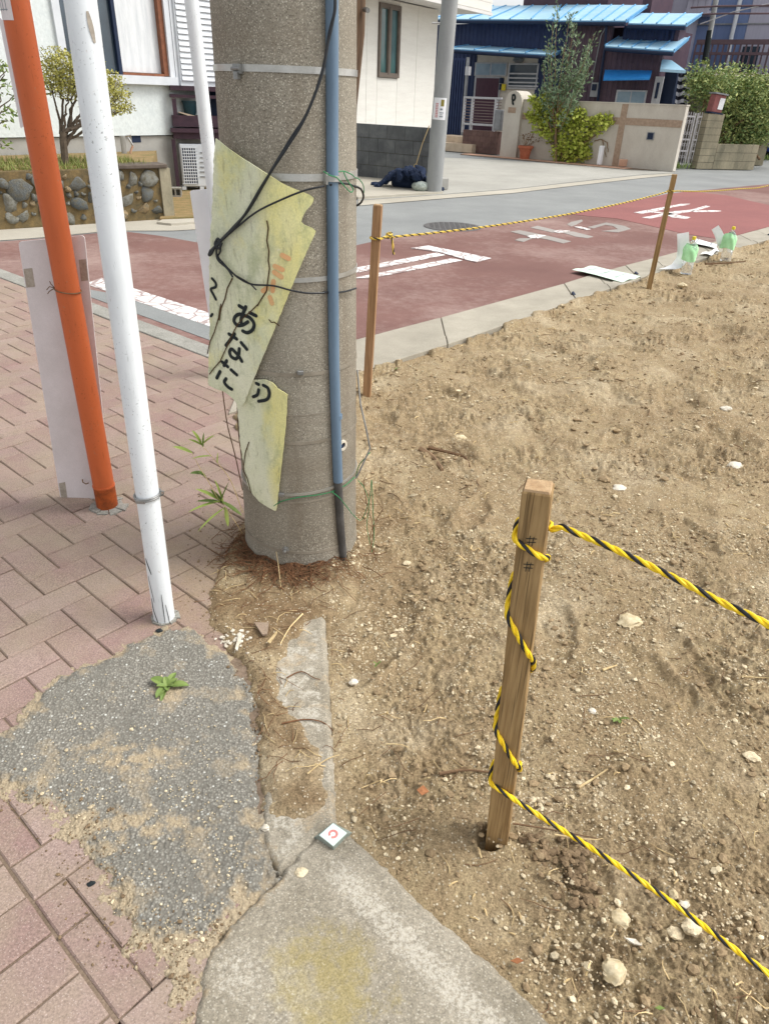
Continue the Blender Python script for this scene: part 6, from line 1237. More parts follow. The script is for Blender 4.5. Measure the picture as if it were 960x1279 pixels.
mb = MB(); HF.pbox(mb, 826.5, 86, 842, 134, -.5, .05); mb.build('dark_porch', M['darkin'], bh); q = [HF.ppt(824, 86, .6), HF.ppt(856, 88, .9), HF.ppt(838, 75, .2), HF.ppt(826, 74, .2)]; mb = MB(); mb.prism_pts(q, [p - Vector((0, 0, .06)) for p in q]); mb.build('porch_roof', M['roof'], bh)
for pts in ([(757, 28), (755, 60), (749, 100), (746, 126)], [(765, 30), (758, 30), (750, 45), (741, 90), (739, 103)]): mb = MB(); mb.tube([HF.ppt(x, y, .33 if pts[0][0] == 757 else .08) for x, y in pts], .035 if pts[0][0] == 757 else .018, 8); mb.build('downpipe', M['darkin'] if pts[0][0] == 757 else M['metal'], bh)
mb = MB(); HF.pbox(mb, 737, 103, 746, 121, .03, .14); mt_ = mb.build('meter_box', M['metal'], bh); mb = MB(); HF.pbox(mb, 738.5, 105, 744, 113, .141, .16); mb.build('meter_dial', M['darkin'], mt_)
# striped cloth at the side door
zc = thing('striped_curtain', 'black and white wavy striped cloth hanging beside the side door', 'curtain', tuple(HF.ppt(848, 132, .3))); 
for k in range(9):
    y0 = 91 + k * 4.7; m = 'zebraw' if k % 2 else 'zebra'
    q0_ = [HF.ppt(847 - k * .6 + 16 * j / 6, y0 + 1.3 * math.sin(j * 1.3) + .16 * j, .30 + .05 * math.sin(j * 2.1)) for j in range(7)]; q1_ = [HF.ppt(846.4 - k * .6 + 16 * j / 6, y0 + 4.6 + 1.3 * math.sin(j * 1.3) + .16 * j, .30 + .05 * math.sin(j * 2.1)) for j in range(7)]
    mb = MB()
    for j in range(6): a, b, c_, e = q0_[j], q0_[j + 1], q1_[j + 1], q1_[j]; mb.prism_pts([a, b, c_, e], [p - HF.n * .02 for p in (a, b, c_, e)])
    mb.build('stripe', M[m], zc)
# slatted screen, steps, railing, tiled plinth
SF = Fac(W.pt(0, 0, -1.3), -40.1); sc_ = thing('slatted_screen', 'navy slatted screen left of the entrance, behind the slim pole', 'screen', tuple(SF.ppt(568, 168)))
s0_, s1_, z0_, z1_ = SF.rect(546, 73, 579, 167); n = 11
mb = MB(); SF.box(mb, s0_, s1_, z0_, z1_, -.06, -.03); mb.build('backing', M['darkin'], sc_)
sl_ = None
for k in range(n):
    u = s0_ + (s1_ - s0_) * k / n
    if sl_ is None: mb = MB(); SF.box(mb, u, u + .055, z0_, z1_, -.025, .02); sl_ = mb.build('slat', M['navy'], sc_)
    else: clone(sl_, sc_, SF.u * (u - s0_))
mb = MB(); SF.box(mb, s1_ + .01, s1_ + .07, z0_ - .02, z1_ + .03, -.05, .03); mb.build('post', M['metal'], sc_); mb = MB(); SF.pbox(mb, 580.5, 83, 585, 94, .0, .12); mb.build('wall_lamp', M['railpale'], sc_)
stp = thing('entrance_steps', 'two beige tiled steps left of the railing at the blue-roofed house', 'steps', tuple(W.ppt(560, 185, -.2)))
ST = Fac(W.pt(0, 0, -.35), -40.1)
for (x0, y0, x1, y1, d0, d1) in ((545, 179, 589, 191, -.9, .2), (545, 169.5, 579, 179.5, -.9, -.15)):
    a, b, z0, z1 = ST.rect(x0, y0, x1, y1, d1); z0 = max(z0, 0) if y1 > 185 else z0; n = max(2, int((b - a) / .3)); mb = MB(); ST.box(mb, a, b, 0 if y1 > 185 else z0 - .02, z1 - .004, d0, d1 - .006); s_o = mb.build('step', M['steptile'], stp)
    for k in range(n): mb = MB(); ST.box(mb, a + (b - a) * k / n + .006, a + (b - a) * (k + 1) / n - .006, (0 if y1 > 185 else z0), z1, d1 - .25, d1); mb.build('tile', M['steptile'], s_o)
pl = thing('tiled_plinth', 'low wall of brown tiles under the entrance railing', 'wall', tuple(ST.ppt(600, 188))); a, b, z0, z1 = ST.rect(577, 163, 621, 189); mb = MB(); ST.box(mb, a, b, 0, z1 - .006, -.25, -.008); mb.build('core', M['tilebrown'], pl); rr_, cc_ = 4, 6
for r in range(rr_):
    for c_ in range(-1, cc_):
        ua_ = a + (b - a) * (c_ + (.5 if r % 2 else 0)) / cc_; ub2 = ua_ + (b - a) / cc_; ua_, ub2 = max(ua_, a), min(ub2, b)
        if ub2 - ua_ > .03: mb = MB(); ST.box(mb, ua_ + .005, ub2 - .005, z1 * r / rr_ + .005, z1 * (r + 1) / rr_ - .005, -.05, 0); mb.build('tile', M['tilebrown'], pl)
rl = thing('entrance_railing', 'bronze metal railing with thin bars on the brown tiled plinth', 'railing', tuple(ST.ppt(600, 163)))
a, b, z0, z1 = ST.rect(578, 121, 625, 157, -.1); mb = MB(); ST.box(mb, a, b, z1 - .05, z1, -.13, -.07); mb.build('top_rail', M['railpale'], rl); mb = MB(); ST.box(mb, a, b, z0, z0 + .05, -.13, -.07); mb.build('bottom_rail', M['railpale'], rl)
for x in (578, 588, 617): u = X(x, 140) if False else ST.hit(x, 140, -.1)[0]; mb = MB(); ST.box(mb, u, u + .05, z0 - .2, z1, -.135, -.065); mb.build('post', M['railpale'], rl)
bar0 = None
for k in range(9):
    z = z0 + .08 + (z1 - z0 - .14) * k / 8
    if bar0 is None: mb = MB(); ST.box(mb, a, b, z, z + .018, -.105, -.09); bar0 = mb.build('bar', M['rail'], rl); zb0 = z
    else: clone(bar0, rl, (0, 0, z - zb0))
gm_ = thing('meter_cabinet', 'grey meter cabinet between the railing and the white gate pillar', 'cabinet', tuple(ST.ppt(620, 163))); mb = MB(); ST.pbox(mb, 616.5, 137, 626, 163, -.1, .08); mb.build('cabinet_body', M['metal'], gm_, bevel=.01); mb = MB(); ST.pbox(mb, 618, 139, 624.5, 161, .081, .09); mb.build('door', M['metal'], gm_)
# ------------------------------------------------------------------ iron gate, block pillar, hedge
GA, GB = G(845, 209), G(872, 209); GFt = Fac(GA, -8); ig = thing('iron_gate', 'chipped white ornamental iron gate between the white wall and the block pillar', 'gate', tuple(GA))
g0, g1, gz0, gz1 = GFt.hit(849, 175)[0], GFt.hit(878, 175)[0], .06, GFt.hit(868, 141)[1]
mb = MB(); GFt.box(mb, g0 - .10, g0 - .02, 0, gz1 + .05, -.05, .05); mb.build('gate_post', M['gatewhite'], ig)
mid_g = g0 + (g1 - g0) * .44
for a, b in ((g0, mid_g), (mid_g + .03, g1)):
    mb = MB()
    for u0, u1_, z0, z1 in ((a, a + .035, gz0, gz1), (b - .035, b, gz0, gz1), (a + .035, b - .035, gz0, gz0 + .04), (a + .035, b - .035, gz1 - .10, gz1 - .06), (a + .035, b - .035, .62, .66), (a + .035, b - .035, .36, .40)): GFt.box(mb, u0, u1_, z0, z1, -.02, .02)
    lf = mb.build('gate_leaf', M['gatewhite'], ig); n = max(4, int((b - a) / .05)); b0_ = None
    for k in range(1, n):
        u = a + (b - a) * k / n
        if b0_ is None: mb = MB(); GFt.box(mb, u - .007, u + .007, gz0 + .04, gz1 + .02, -.008, .008); b0_ = mb.build('bar', M['gatewhite'], lf); ub0 = u
        else: clone(b0_, lf, GFt.u * (u - ub0))
    mb = MB()
    for k in range(n):
        c_ = GFt.pt(a + (b - a) * (k + .5) / n, 0, 0)
        for zc_ in (.78, .52, .25, gz1 - .2): mb.tube([c_ + GFt.u * (.022 * math.cos(t)) + Vector((0, 0, zc_ + .03 * math.sin(t))) for t in [2 * PI * j / 10 for j in range(11)]], .006, 4)
    mb.build('scrollwork', M['gatewhite'], lf)
PB = G(869, 211); PF = Fac(PB, 12); bp = thing('block_pillar_wall', 'stained concrete block pillar and low block wall under the big hedge', 'wall', tuple(PB))
pu1 = PF.hit(897, 175)[0]; pu0 = PF.hit(877, 175)[0]; pzt = PF.hit(892, 142)[1]; lwz = PF.hit(910, 180)[1]; lu1 = PF.hit(947, 185)[0]; n = 8
mb = MB(); PF.box(mb, pu0 + .004, pu1 - .004, 0, pzt - .006, -.36, -.006); PF.box(mb, pu1 + .001, lu1, 0, lwz - .006, -.14, -.006); mb.build('mortar_core', M['blockcore'], bp); bh_ = pzt / n
for r in range(n): mb = MB(); PF.box(mb, pu0, pu1, r * bh_ + .004, (r + 1) * bh_ - .004, -.38, random.uniform(-.002, .003)); mb.build('block', M['fblock'], bp)
nr = 3
for r in range(nr):
    u = pu1 + .006 + (0 if r % 2 else -.2)
    while u < lu1: a, b = max(u, pu1 + .006), min(u + .4, lu1); u += .4; mb = MB(); PF.box(mb, a + .003, b - .003, lwz * r / nr + .004, lwz * (r + 1) / nr - .004, -.145, random.uniform(-.002, .002)) if b - a > .03 else None; (mb.build('block', M['fblock'], bp) if mb.v else None)
pbx = thing('mailbox', 'faded red mailbox with little pitched lid, tilted on the block pillar', 'mailbox', tuple(PF.ppt(891, 141, -.1))); q0_ = PF.ppt(891, 141, -.12); Rm = Matrix.Rotation(math.radians(14), 3, 'Z') @ Matrix.Rotation(math.radians(6), 3, 'Y')
mb = MB(); mb.box(q0_ + Vector((0, 0, .20)), (.30, .22, .38), Rm); bx = mb.build('box_body', M['postbox'], pbx, bevel=.012); mb = MB(); mb.box(q0_ + Vector((0.01, -.01, .405)), (.36, .28, .03), Rm); mb.build('lid', M['metal'], pbx); mb = MB(); mb.box(q0_ + Rm @ Vector((.05, -.113, .20)), (.14, .006, .24), Rm); mb.build('front_sheet', M['paper'], bx); mb = MB(); mb.box(q0_ + Vector((0, 0, -.005)), (.34, .26, .03), Rm); mb.build('base_plate', M['darkin'], pbx)
hd = thing('hedge', 'big shaggy green hedge spilling over the block wall at the right', 'hedge', tuple(PF.ppt(915, 180, -.5))); cr = MB(); tr = MB(); HDF = Fac(PF.pt(0, 0, -.75), 12)
for x, y, r_, n in ((882, 120, .5, 420), (880, 104, .35, 200), (900, 106, .5, 420), (915, 112, .6, 560), (905, 135, .55, 420), (925, 130, .6, 560), (940, 115, .6, 520), (955, 125, .6, 520), (968, 140, .6, 400), (915, 155, .5, 380), (930, 158, .5, 380), (945, 150, .55, 460), (960, 160, .5, 300), (905, 170, .36, 220), (920, 174, .36, 240), (872, 92, .35, 160), (868, 105, .3, 140), (935, 174, .3, 160), (892, 156, .25, 120), (985, 130, .7, 300), (950, 168, .3, 160)):
    c_ = HDF.ppt(x, y, random.uniform(-.3, .35)); leaf_blob(cr, c_, (r_, r_ * .9, r_), int(n * 2.2), .10, aspect=2.4); limb(tr, HDF.pt(HDF.hit(915, 170)[0] + random.uniform(-1, 1), .2, 0), c_, .03, .01)
tr.build('stems', M['bark'], hd); cr.build('foliage', M['hedge'], hd)
mb = MB()
for (x, y), n, r_ in (((846, 211), 70, .14), ((940, 200), 120, .3), ((872, 210), 50, .12), ((528, 250), 0, .1)):
    for _ in range(n): p = G(x, y) + Vector((random.gauss(0, r_), random.gauss(0, r_ * .5), 0)); leaf_at(mb, p, random.uniform(.08, .22), 6, (random.gauss(0, .4), random.gauss(0, .4), 1))
o = mb.build('verge_grass', M['leaf']); o['kind'] = 'stuff'; o['label'] = 'tufts of grass at the foot of the far walls'
# far right: white post, blue sheet, grey apartment building
FP = Fac(G(946, 201), -10); wp3 = thing('gate_post', 'white post at the right edge beside the block wall end', 'post', tuple(G(946, 201))); mb = MB(); mb.hexa([FP.ppt(x, y, d) for y, a, b in ((202, 942.5, 946.5), (166, 949, 954)) for x, d in ((a, .1), (b, .1), (b, 0), (a, 0))]); mb.build('post_body', M['gatewhite'], wp3)
bs = thing('parked_van', 'blue van front with white lettering cut off by the right edge', 'van', tuple(G(962, 200))); mb = MB(); BS = Fac(G(953, 199), -10); BS.box(mb, .1, 2.2, .2, 1.1, -3.5, 0); BS.box(mb, .15, 2.1, 1.1, 1.7, -3.3, -.5); vb = mb.build('body', M['bluecloth'], bs, bevel=.06)
mb = MB(); BS.box(mb, .25, 2.0, 1.15, 1.6, -.505, -.49); mb.build('windscreen', M['darkglass'], bs); mb = MB(); BS.box(mb, .12, 2.18, .18, .36, .001, .05); mb.build('bumper', M['zebraw'], bs)
for dd in (-.7, -2.8):
    mb = MB(); c_ = BS.pt(.16, .28, dd); mb.tube([c_ - BS.u * .02, c_ + BS.u * .18], .28, 20); tw_ = mb.build('wheel', M['ink'], bs)
mb = MB()
for pts in ([(951, 168), (956, 164), (960, 168), (955, 172)], [(952, 178), (957, 174), (958, 180)], [(958, 178), (962, 172), (962, 180)]): q = [BS.ppt(x, y, .004) for x, y in pts]; mb.ribbon([Vector(t) for t in cat([tuple(t) for t in q])], [BS.n] * ((len(pts) - 1) * 5 + 1), .05, .006)
mb.build('white_lettering', M['paper'], vb)
AF = Fac(G(872, 208) + Vector((1.5, 9, 0)), -32); apt = thing('apartment_building', 'grey and slate blue apartment building with brown balcony rail, upper right', 'building', tuple(AF.pt(0, 0)))
za_ = AF.hit(920, 88)[1]
def apx(x, y, d=0): return AF.hit(x, y, d)
a, b = apx(860, 60)[0], apx(928, 50)[0]; mb = MB(); AF.box(mb, a, b, -.05, 9, -6, 0); mb.build('wall', M['slate'], apt); mb = MB(); AF.box(mb, b + .01, b + 7, -.05, 9, -6, .02); mb.build('wall', M['lav'], apt)
for zz in (apx(920, 30)[1], apx(920, 8)[1]): mb = MB(); AF.box(mb, a, b + 7, zz - .02, zz + .02, .021, .05); mb.build('siding_joint', M['metal'], apt)
mb = MB(); AF.pbox(mb, 921, 55, 948, 89, .021, .06); wn = mb.build('window', M['lav'], apt)
for x0, x1 in ((923.5, 933), (935, 945)): mb = MB(); AF.pbox(mb, x0, 58, x1, 90, .061, .066); mb.build('pane', M['darkglass'], wn)
mb = MB(); mb.tube([AF.ppt(925, -5, .15), AF.ppt(913, 45, .15), AF.ppt(905, 90, .15)], .07, 8); mb.build('downpipe', M['alu'], apt)
bl_ = thing('balcony_rail', 'brown balcony railing with thin posts on the grey apartment building', 'railing', tuple(AF.ppt(920, 88, .9)))
r0, r1 = AF.hit(868, 60, .9)[0], AF.hit(975, 60, .9)[0]; zr = AF.hit(920, 52.5, .9)[1]; mb = MB(); AF.box(mb, r0, r1, zr - .07, zr + .07, .86, .94); mb.build('top_rail', M['graywood'], bl_); mb = MB(); AF.box(mb, r0, r1, zr - .36, zr - .28, .86, .94); mb.build('lower_rail', M['graywood'], bl_)
p0_ = None
for k in range(16):
    u = r0 + (r1 - r0) * k / 15
    if p0_ is None: mb = MB(); AF.box(mb, u - .025, u + .025, zr - 1.5, zr - .07, .875, .925); p0_ = mb.build('post', M['graywood'], bl_)
    else: clone(p0_, bl_, AF.u * (u - r0))
bl2 = thing('balcony', 'upper balcony with pale slats at the left of the apartment building', 'balcony', tuple(AF.ppt(872, 15, 1.0)))
b0_, b1_, bz0, bz1 = AF.rect(858, -12, 886, 12, 1.0); mb = MB(); AF.box(mb, b0_, b1_, bz0 - .12, bz0, 0, 1.0); mb.build('floor_slab', M['lav'], bl2); mb = MB(); AF.box(mb, b0_, b1_, bz0 + .06, bz1, .90, .93); mb.build('backing', M['darkin'], bl2)
sl_ = None
for k in range(9):
    u = b0_ + (b1_ - b0_) * k / 9
    if sl_ is None: mb = MB(); AF.box(mb, u + .02, u + .13, bz0 + .002, bz1, .94, .98); sl_ = mb.build('slat', M['lav'], bl2)
    else: clone(sl_, bl2, AF.u * (u - b0_))
mb = MB(); AF.box(mb, b0_, b1_, bz0 + .30, bz0 + .38, .981, 1.02); mb.build('rail', M['graywood'], bl2)
UPF = Fac(G(872, 208) + Vector((.3, 4.5, 0)), -40); up = thing('thin_utility_pole', 'thin grey pole with black lower sleeve before the slate blue wall', 'pole', tuple(UPF.ppt(878, 80))); q0_, q1_ = UPF.ppt(894.5, -6), UPF.ppt(879, 80); dq = (q1_ - q0_).normalized(); mb = MB(); mb.tube([q0_ - dq * .5, q1_ + dq * (q1_.z / abs(dq.z))], .075, 12); ps = mb.build('pole_shaft', M['farpole'], up, smooth=True); mb = MB(); mb.tube([UPF.ppt(886, 38), UPF.ppt(879, 80)], .085, 12); mb.build('sleeve', M['ink'], ps)
for lab, pts in (('upper power wire crossing before the apartment building', [(862, 9.5), (900, 7.5), (975, 7)]), ('lower power wire crossing before the apartment building', [(862, 18.5), (900, 17), (975, 16.8)]), ('pale cable slanting from the blue roof past the thin pole', [(874, 30), (888, 25), (915, 15), (975, 1)])):
    mb = MB(); mb.tube([UPF.ppt(x, y, .3) for x, y in pts], .022 if 'power' in lab else .015, 6); o = mb.build('overhead_wire', M['graywood'] if 'power' in lab else M['railpale']); tag(o, lab, 'wire', 'overhead wires by the apartment building')
lr = thing('shed_roof', 'weathered beige flat roof edge behind the big hedge', 'roof', tuple(HDF.ppt(930, 95, -1.6))); LR = Fac(HDF.pt(0, 0, -1.6), -8); a, b, z0, z1 = LR.rect(876, 92, 985, 101); mb = MB(); LR.box(mb, a, b, z0, z1 - .03, -2.2, 0); rs = mb.build('roof_slab', M['oldroof'], lr, bevel=.02); mb = MB(); LR.box(mb, a + .1, b, 0, z0 - .01, -2.1, -.25); mb.build('wall', M['fblock'], lr)
mb = MB()
for k in range(9): LR.box(mb, a + (b - a) * k / 9 + .02, a + (b - a) * (k + 1) / 9 - .03, z1 - .028, z1 + random.uniform(.0, .05), -2.1 + random.uniform(0, .4), -.02 - random.uniform(0, .15))
mb.build('felt_sheets', M['oldroof'], rs, bevel=.01)
bkf = Fac(HF.pt(0, 0, -7), -40); bk = thing('rear_building', 'pale building behind the blue roofs, mostly hidden', 'building', tuple(bkf.pt(8, 0))); mb = MB(); a, b = bkf.hit(720, 5)[0], bkf.hit(866, 5)[0]; bkf.box(mb, a, b, 0, 7.5, -4, 0); wl2 = mb.build('wall', M['lav'], bk)
for x in (733, 800, 823): mb = MB(); bkf.pbox(mb, x, -8, x + 3.5, 16, .05, .2); mb.build('post', M['graywood'], bk)
mb = MB(); bkf.pbox(mb, 740, -6, 756, 6, .01, .06); mb.build('window', M['darkglass'], bk)
# ------------------------------------------------------------------ soil height under a point, for things lying on it
from mathutils.bvhtree import BVHTree
bpy.context.view_layer.update()
_bv = []
for nm in ('soil_lot', 'asphalt_patch', 'concrete_apron'):
    me = bpy.data.objects[nm].data; n = len(me.vertices); co = np.empty(n * 3, np.float32); me.vertices.foreach_get('co', co); q = np.empty(len(me.polygons) * 4, np.int32); me.loops.foreach_get('vertex_index', q); _bv.append((co.reshape(-1, 3), q.reshape(-1, 4)))
class HMap:                                         # height lookup on a fine raster
    def __init__(s, x0, x1, y0, y1, c):
        s.x0, s.y0, s.c = x0, y0, c; s.w, s.h = int((x1 - x0) / c) + 1, int((y1 - y0) / c) + 1; s.z = np.full((s.h, s.w), -.02, np.float32)
        for co, q in _bv:
            m = (co[:, 0] > x0) & (co[:, 0] < x1) & (co[:, 1] > y0) & (co[:, 1] < y1); p = co[m]; i = ((p[:, 1] - y0) / c).astype(int); j = ((p[:, 0] - x0) / c).astype(int); np.maximum.at(s.z, (i, j), p[:, 2])
        s.z[s.z < -.019] = 0.0005
    def __call__(s, x, y):
        i = np.clip(((np.asarray(y) - s.y0) / s.c).astype(int), 0, s.h - 1); j = np.clip(((np.asarray(x) - s.x0) / s.c).astype(int), 0, s.w - 1); return s.z[i, j]
HN = HMap(-2, 3, .3, 3.2, .008); HF_ = HMap(-2, 12, .3, 14, .04)
def hz(x, y): return float(HN(x, y)) if (x < 2.9 and y < 3.1) else float(HF_(x, y))
def GS(px, py):                                     # pixel to a point on the soil
    p = G(px, py)
    for _ in range(3): z = max(hz(p.x, p.y), -.012); p = G(px, py, z)
    return p
# ------------------------------------------------------------------ gravel, straw, twigs: uncountable litter
def scatter_rocks(name, X, Y, R, mats, flat=.65):
    vs0 = []; 
    for v, f in ROCK1: vs0.append((np.array([tuple(q) for q in v]), np.array(f)))
    V, F = [], []; k0 = 0
    for x, y, r in zip(X, Y, R):
        v, f = vs0[RNG.integers(len(vs0))]; a = RNG.uniform(0, 6.28); s = np.array([r * RNG.uniform(.8, 1.3), r * RNG.uniform(.6, 1), r * flat * RNG.uniform(.6, 1.1)]); q = v * s; q = np.stack([q[:, 0] * math.cos(a) - q[:, 1] * math.sin(a), q[:, 0] * math.sin(a) + q[:, 1] * math.cos(a), q[:, 2]], 1) + np.array([x, y, hz(x, y) + r * .12]); V.append(q); F.append(f + k0); k0 += len(v)
    V = np.concatenate(V); F = np.concatenate(F); me = bpy.data.meshes.new(name); me.from_pydata(V.tolist(), [], F.tolist()); me.update(); me.materials.append(mats); o = bpy.data.objects.new(name, me); COL.objects.link(o); o['kind'] = 'stuff'; return o
def rnd_lot(n, x0, x1, y0, y1, m=.02):
    x = RNG.uniform(x0, x1, n); y = RNG.uniform(y0, y1, n); k = (sdist(x, y, LOT) > m); px = np.array([PIX((a, b, 0)) for a, b in zip(x, y)]); k &= (px[:, 0] > 200) & (px[:, 0] < 1020) & (px[:, 1] < 1330); return x[k], y[k]
def dens(x, y, sc, seed): return RNG.uniform(0, 1, x.shape) < sstep(-.4, .6, fbm(x, y, sc, 3, seed))
x, y = rnd_lot(30000, -.3, 1.6, .5, 2.3); k = dens(x, y, .25, 90); x, y = x[k], y[k]; r = .0018 * (1 - RNG.uniform(0, .985, x.shape)) ** -.42; r = np.minimum(r, .010); scatter_rocks('gravel', x, y, r, M['stone'])
x, y = rnd_lot(42000, -.3, 9, 2.2, 9.5); k = dens(x, y, .6, 91); x, y = x[k], y[k]; r = np.minimum(.0030 * (1 - RNG.uniform(0, .985, x.shape)) ** -.42, .020); scatter_rocks('far_gravel', x, y, r, M['stone'])
x, y = rnd_lot(13000, -.3, 1.8, .5, 3.0); k = dens(x, y, .3, 92); x, y = x[k], y[k]; r = np.minimum(.0028 * (1 - RNG.uniform(0, .98, x.shape)) ** -.45, .014); scatter_rocks('soil_crumbs', x, y, r, M['clod'])
x, y = rnd_lot(26000, -.2, 9, 2.6, 9.5); k = dens(x, y, .5, 93); x, y = x[k], y[k]; r = np.minimum(.0042 * (1 - RNG.uniform(0, .985, x.shape)) ** -.42, .030); scatter_rocks('far_soil_crumbs', x, y, r, M['clod'])
xs_, ys_ = [], []
for px, py, sx, sy, n in ((718, 1085, 10, 22, 95), (735, 1115, 8, 10, 40), (690, 1060, 14, 7, 30), (668, 1045, 10, 5, 20)):
    for _ in range(n): p = G(px + random.gauss(0, sx), py + random.gauss(0, sy)); xs_.append(p.x); ys_.append(p.y)
scatter_rocks('clod_heap', np.array(xs_), np.array(ys_), RNG.uniform(.004, .0115, len(xs_)), M['darkclod'])
xs_, ys_ = [], []
for px, py, sx, sy, n in ((268, 690, 22, 40, 170), (262, 760, 20, 22, 90), (262, 620, 24, 34, 80), (325, 900, 7, 60, 110), (312, 830, 14, 16, 60)):
    for _ in range(n): p = G(px + random.gauss(0, sx), py + random.gauss(0, sy)); xs_.append(p.x); ys_.append(p.y)
scatter_rocks('spilled_crumbs', np.array(xs_), np.array(ys_), np.minimum(.0017 * (1 - RNG.uniform(0, .98, len(xs_))) ** -.42, .008), M['darkclod'])
xs_, ys_ = [], []
for px, py, s_, n in ((165, 1090, 70, 120), (240, 1160, 40, 120), (250, 1000, 80, 200), (180, 930, 80, 160), (100, 960, 60, 90), (290, 1080, 40, 60), (330, 900, 25, 40), (280, 1190, 30, 90), (90, 1000, 50, 80)):
    for _ in range(n): p = G(px + random.gauss(0, s_ * .6), py + random.gauss(0, s_ * .6)); xs_.append(p.x); ys_.append(p.y)
xs_, ys_ = np.array(xs_), np.array(ys_); k = sdist(xs_, ys_, SAND) > .004; r = np.minimum(.0016 * (1 - RNG.uniform(0, .98, k.sum())) ** -.36, .006); scatter_rocks('patch_grit', xs_[k], ys_[k], r, M['stone'])
xs_, ys_ = [], []
for px, py, sx, sy, n in ((110, 1075, 24, 34, 170), (165, 1165, 34, 26, 160), (40, 1000, 40, 12, 110), (225, 1220, 14, 40, 130), (280, 1160, 26, 16, 70)):
    for _ in range(n): p = G(px + random.gauss(0, sx), py + random.gauss(0, sy)); xs_.append(p.x); ys_.append(p.y)
xs_, ys_ = np.array(xs_), np.array(ys_); k = sdist(xs_, ys_, SLAB) < 0; xs_, ys_ = xs_[k], ys_[k]; scatter_rocks('patch_crumbs', xs_, ys_, np.minimum(.0014 * (1 - RNG.uniform(0, .98, len(xs_))) ** -.40, .006), M['darkclod'])
p = G(292, 803); x = RNG.normal(p.x, .022, 46); y = RNG.normal(p.y, .022, 46); scatter_rocks('white_chips', x, y, RNG.uniform(.003, .009, 46), M['shell'])
def litter(name, n, area, length, rad, m, curve=.3, lift=.003, mask=None):
    mb = MB(); c = 0; t = 0
    while c < n and t < n * 12:
        t += 1; px, py = random.uniform(*area[0]), random.uniform(*area[1]); p = G(px, py); a = np.array([p.x]); b = np.array([p.y])
        if mask is None and sdist(a, b, LOT)[0] < .01 and sdist(a, b, SPILL)[0] < 0: continue
        L = random.uniform(*length); d = random.uniform(0, 6.28); pts = []; q = Vector((p.x, p.y, 0)); dz = random.uniform(0, lift * 2)
        for j in range(4): pts.append(Vector((q.x, q.y, hz(q.x, q.y) + rad * .7 + lift * math.sin(j / 3 * PI) + dz * j / 3 * .5))); d += random.gauss(0, curve); q = q + Vector((math.cos(d), math.sin(d), 0)) * L / 3
        mb.tube(pts, [rad, rad, rad * .85, rad * .5], 4, True); c += 1
    o = mb.build(name, M[m]); o['kind'] = 'stuff'; return o
litter('straw_litter', 90, ((410, 960), (480, 1279)), (.02, .07), .0012, 'straw'); litter('straw_litter', 60, ((430, 960), (700, 1279)), (.008, .022), .0020, 'straw', .1); litter('twig_litter', 80, ((420, 960), (440, 1279)), (.03, .12), .0011, 'twig', .35)
litter('twig_litter', 85, ((260, 430), (690, 960)), (.02, .09), .0008, 'root', .4); litter('straw_litter', 46, ((250, 420), (650, 960)), (.02, .08), .0011, 'straw', .4); litter('bark_litter', 70, ((440, 960), (340, 620)), (.03, .10), .0020, 'twig', .3); litter('bark_litter', 90, ((440, 960), (330, 700)), (.02, .06), .0022, 'straw', .2)
# matted roots round the pole foot
mb = MB()
for _ in range(320):
    a = random.gauss(-.35, .55) if random.random() < .75 else random.uniform(-2.6, .8); d = VD * math.cos(a) - LF * math.sin(a); r = PR(0) + abs(random.gauss(0, .045)); q = Vector((PCX, PCY, 0)) + d * r; L = random.uniform(.04, .13); dr = random.uniform(0, 6.28); pts = []
    for j in range(5): pts.append(Vector((q.x, q.y, max(hz(q.x, q.y), 0) + .003 + random.uniform(0, .012)))); dr += random.gauss(0, .55); q = q + Vector((math.cos(dr), math.sin(dr), 0)) * L / 4; dd = Vector((q.x - PCX, q.y - PCY, 0)); q = q if dd.length > PR(0) + .004 else Vector((PCX, PCY, 0)) + dd.normalized() * (PR(0) + .005)
    mb.tube(pts, random.uniform(.0006, .0013), 4)
o = mb.build('root_mat', M['root']); o['kind'] = 'stuff'; o['label'] = 'mat of fine brown roots round the foot of the concrete pole'
def stick(name, label, pts, r, m, cat_='twig', lift=.004):
    P = [GS(*p[:2]) + Vector((0, 0, lift + (p[2] if len(p) > 2 else 0))) for p in pts]; P = [Vector(q) for q in cat([tuple(q) for q in P], 4)] if len(P) > 2 else P; mb = MB(); n = len(P); mb.tube(P, [r * (1 - .5 * k / (n - 1)) for k in range(n)], 6); o = mb.build(name, M[m], smooth=True); return tag(o, label, cat_)
stick('twig', 'dark twig lying left of the nearest wooden stake foot', [(548, 968), (580, 963), (612, 966)], .004, 'twig')
stick('twig', 'long straight twig lying right of the nearest stake foot under the rope', [(640, 1030), (690, 1038), (752, 1050)], .0022, 'twig')
stick('straw', 'pale straw stem crossing under the lower rope right of the stake', [(692, 1044), (735, 1050), (752, 1049)], .002, 'straw', 'straw')
stick('root', 'brown root lying across the lower end of the concrete kerb strip', [(352, 905), (380, 900), (402, 903), (416, 914)], .0022, 'root', 'root')
stick('root', 'thin root crossing the upper end of the concrete kerb strip', [(358, 848), (376, 840), (392, 848), (400, 850)], .0018, 'root', 'root')
stick('straw', 'pale curved straw across the kerb strip, below the roots', [(384, 968), (400, 955), (412, 948), (424, 944)], .002, 'straw', 'straw')
stick('straw', 'pale upright straw leaning on the front of the concrete pole', [(354, 742), (351, 735), (345, 700, .05), (327, 640, .16)], .0016, 'straw', 'straw', .002)
stick('straw', 'long pale stem lying from the pole foot towards the white chips', [(378, 768), (362, 785), (350, 806)], .0026, 'straw', 'straw')
stick('straw', 'thin curved stem lying at the front of the pole foot', [(328, 724), (345, 712), (365, 722), (395, 728)], .0016, 'straw', 'straw')
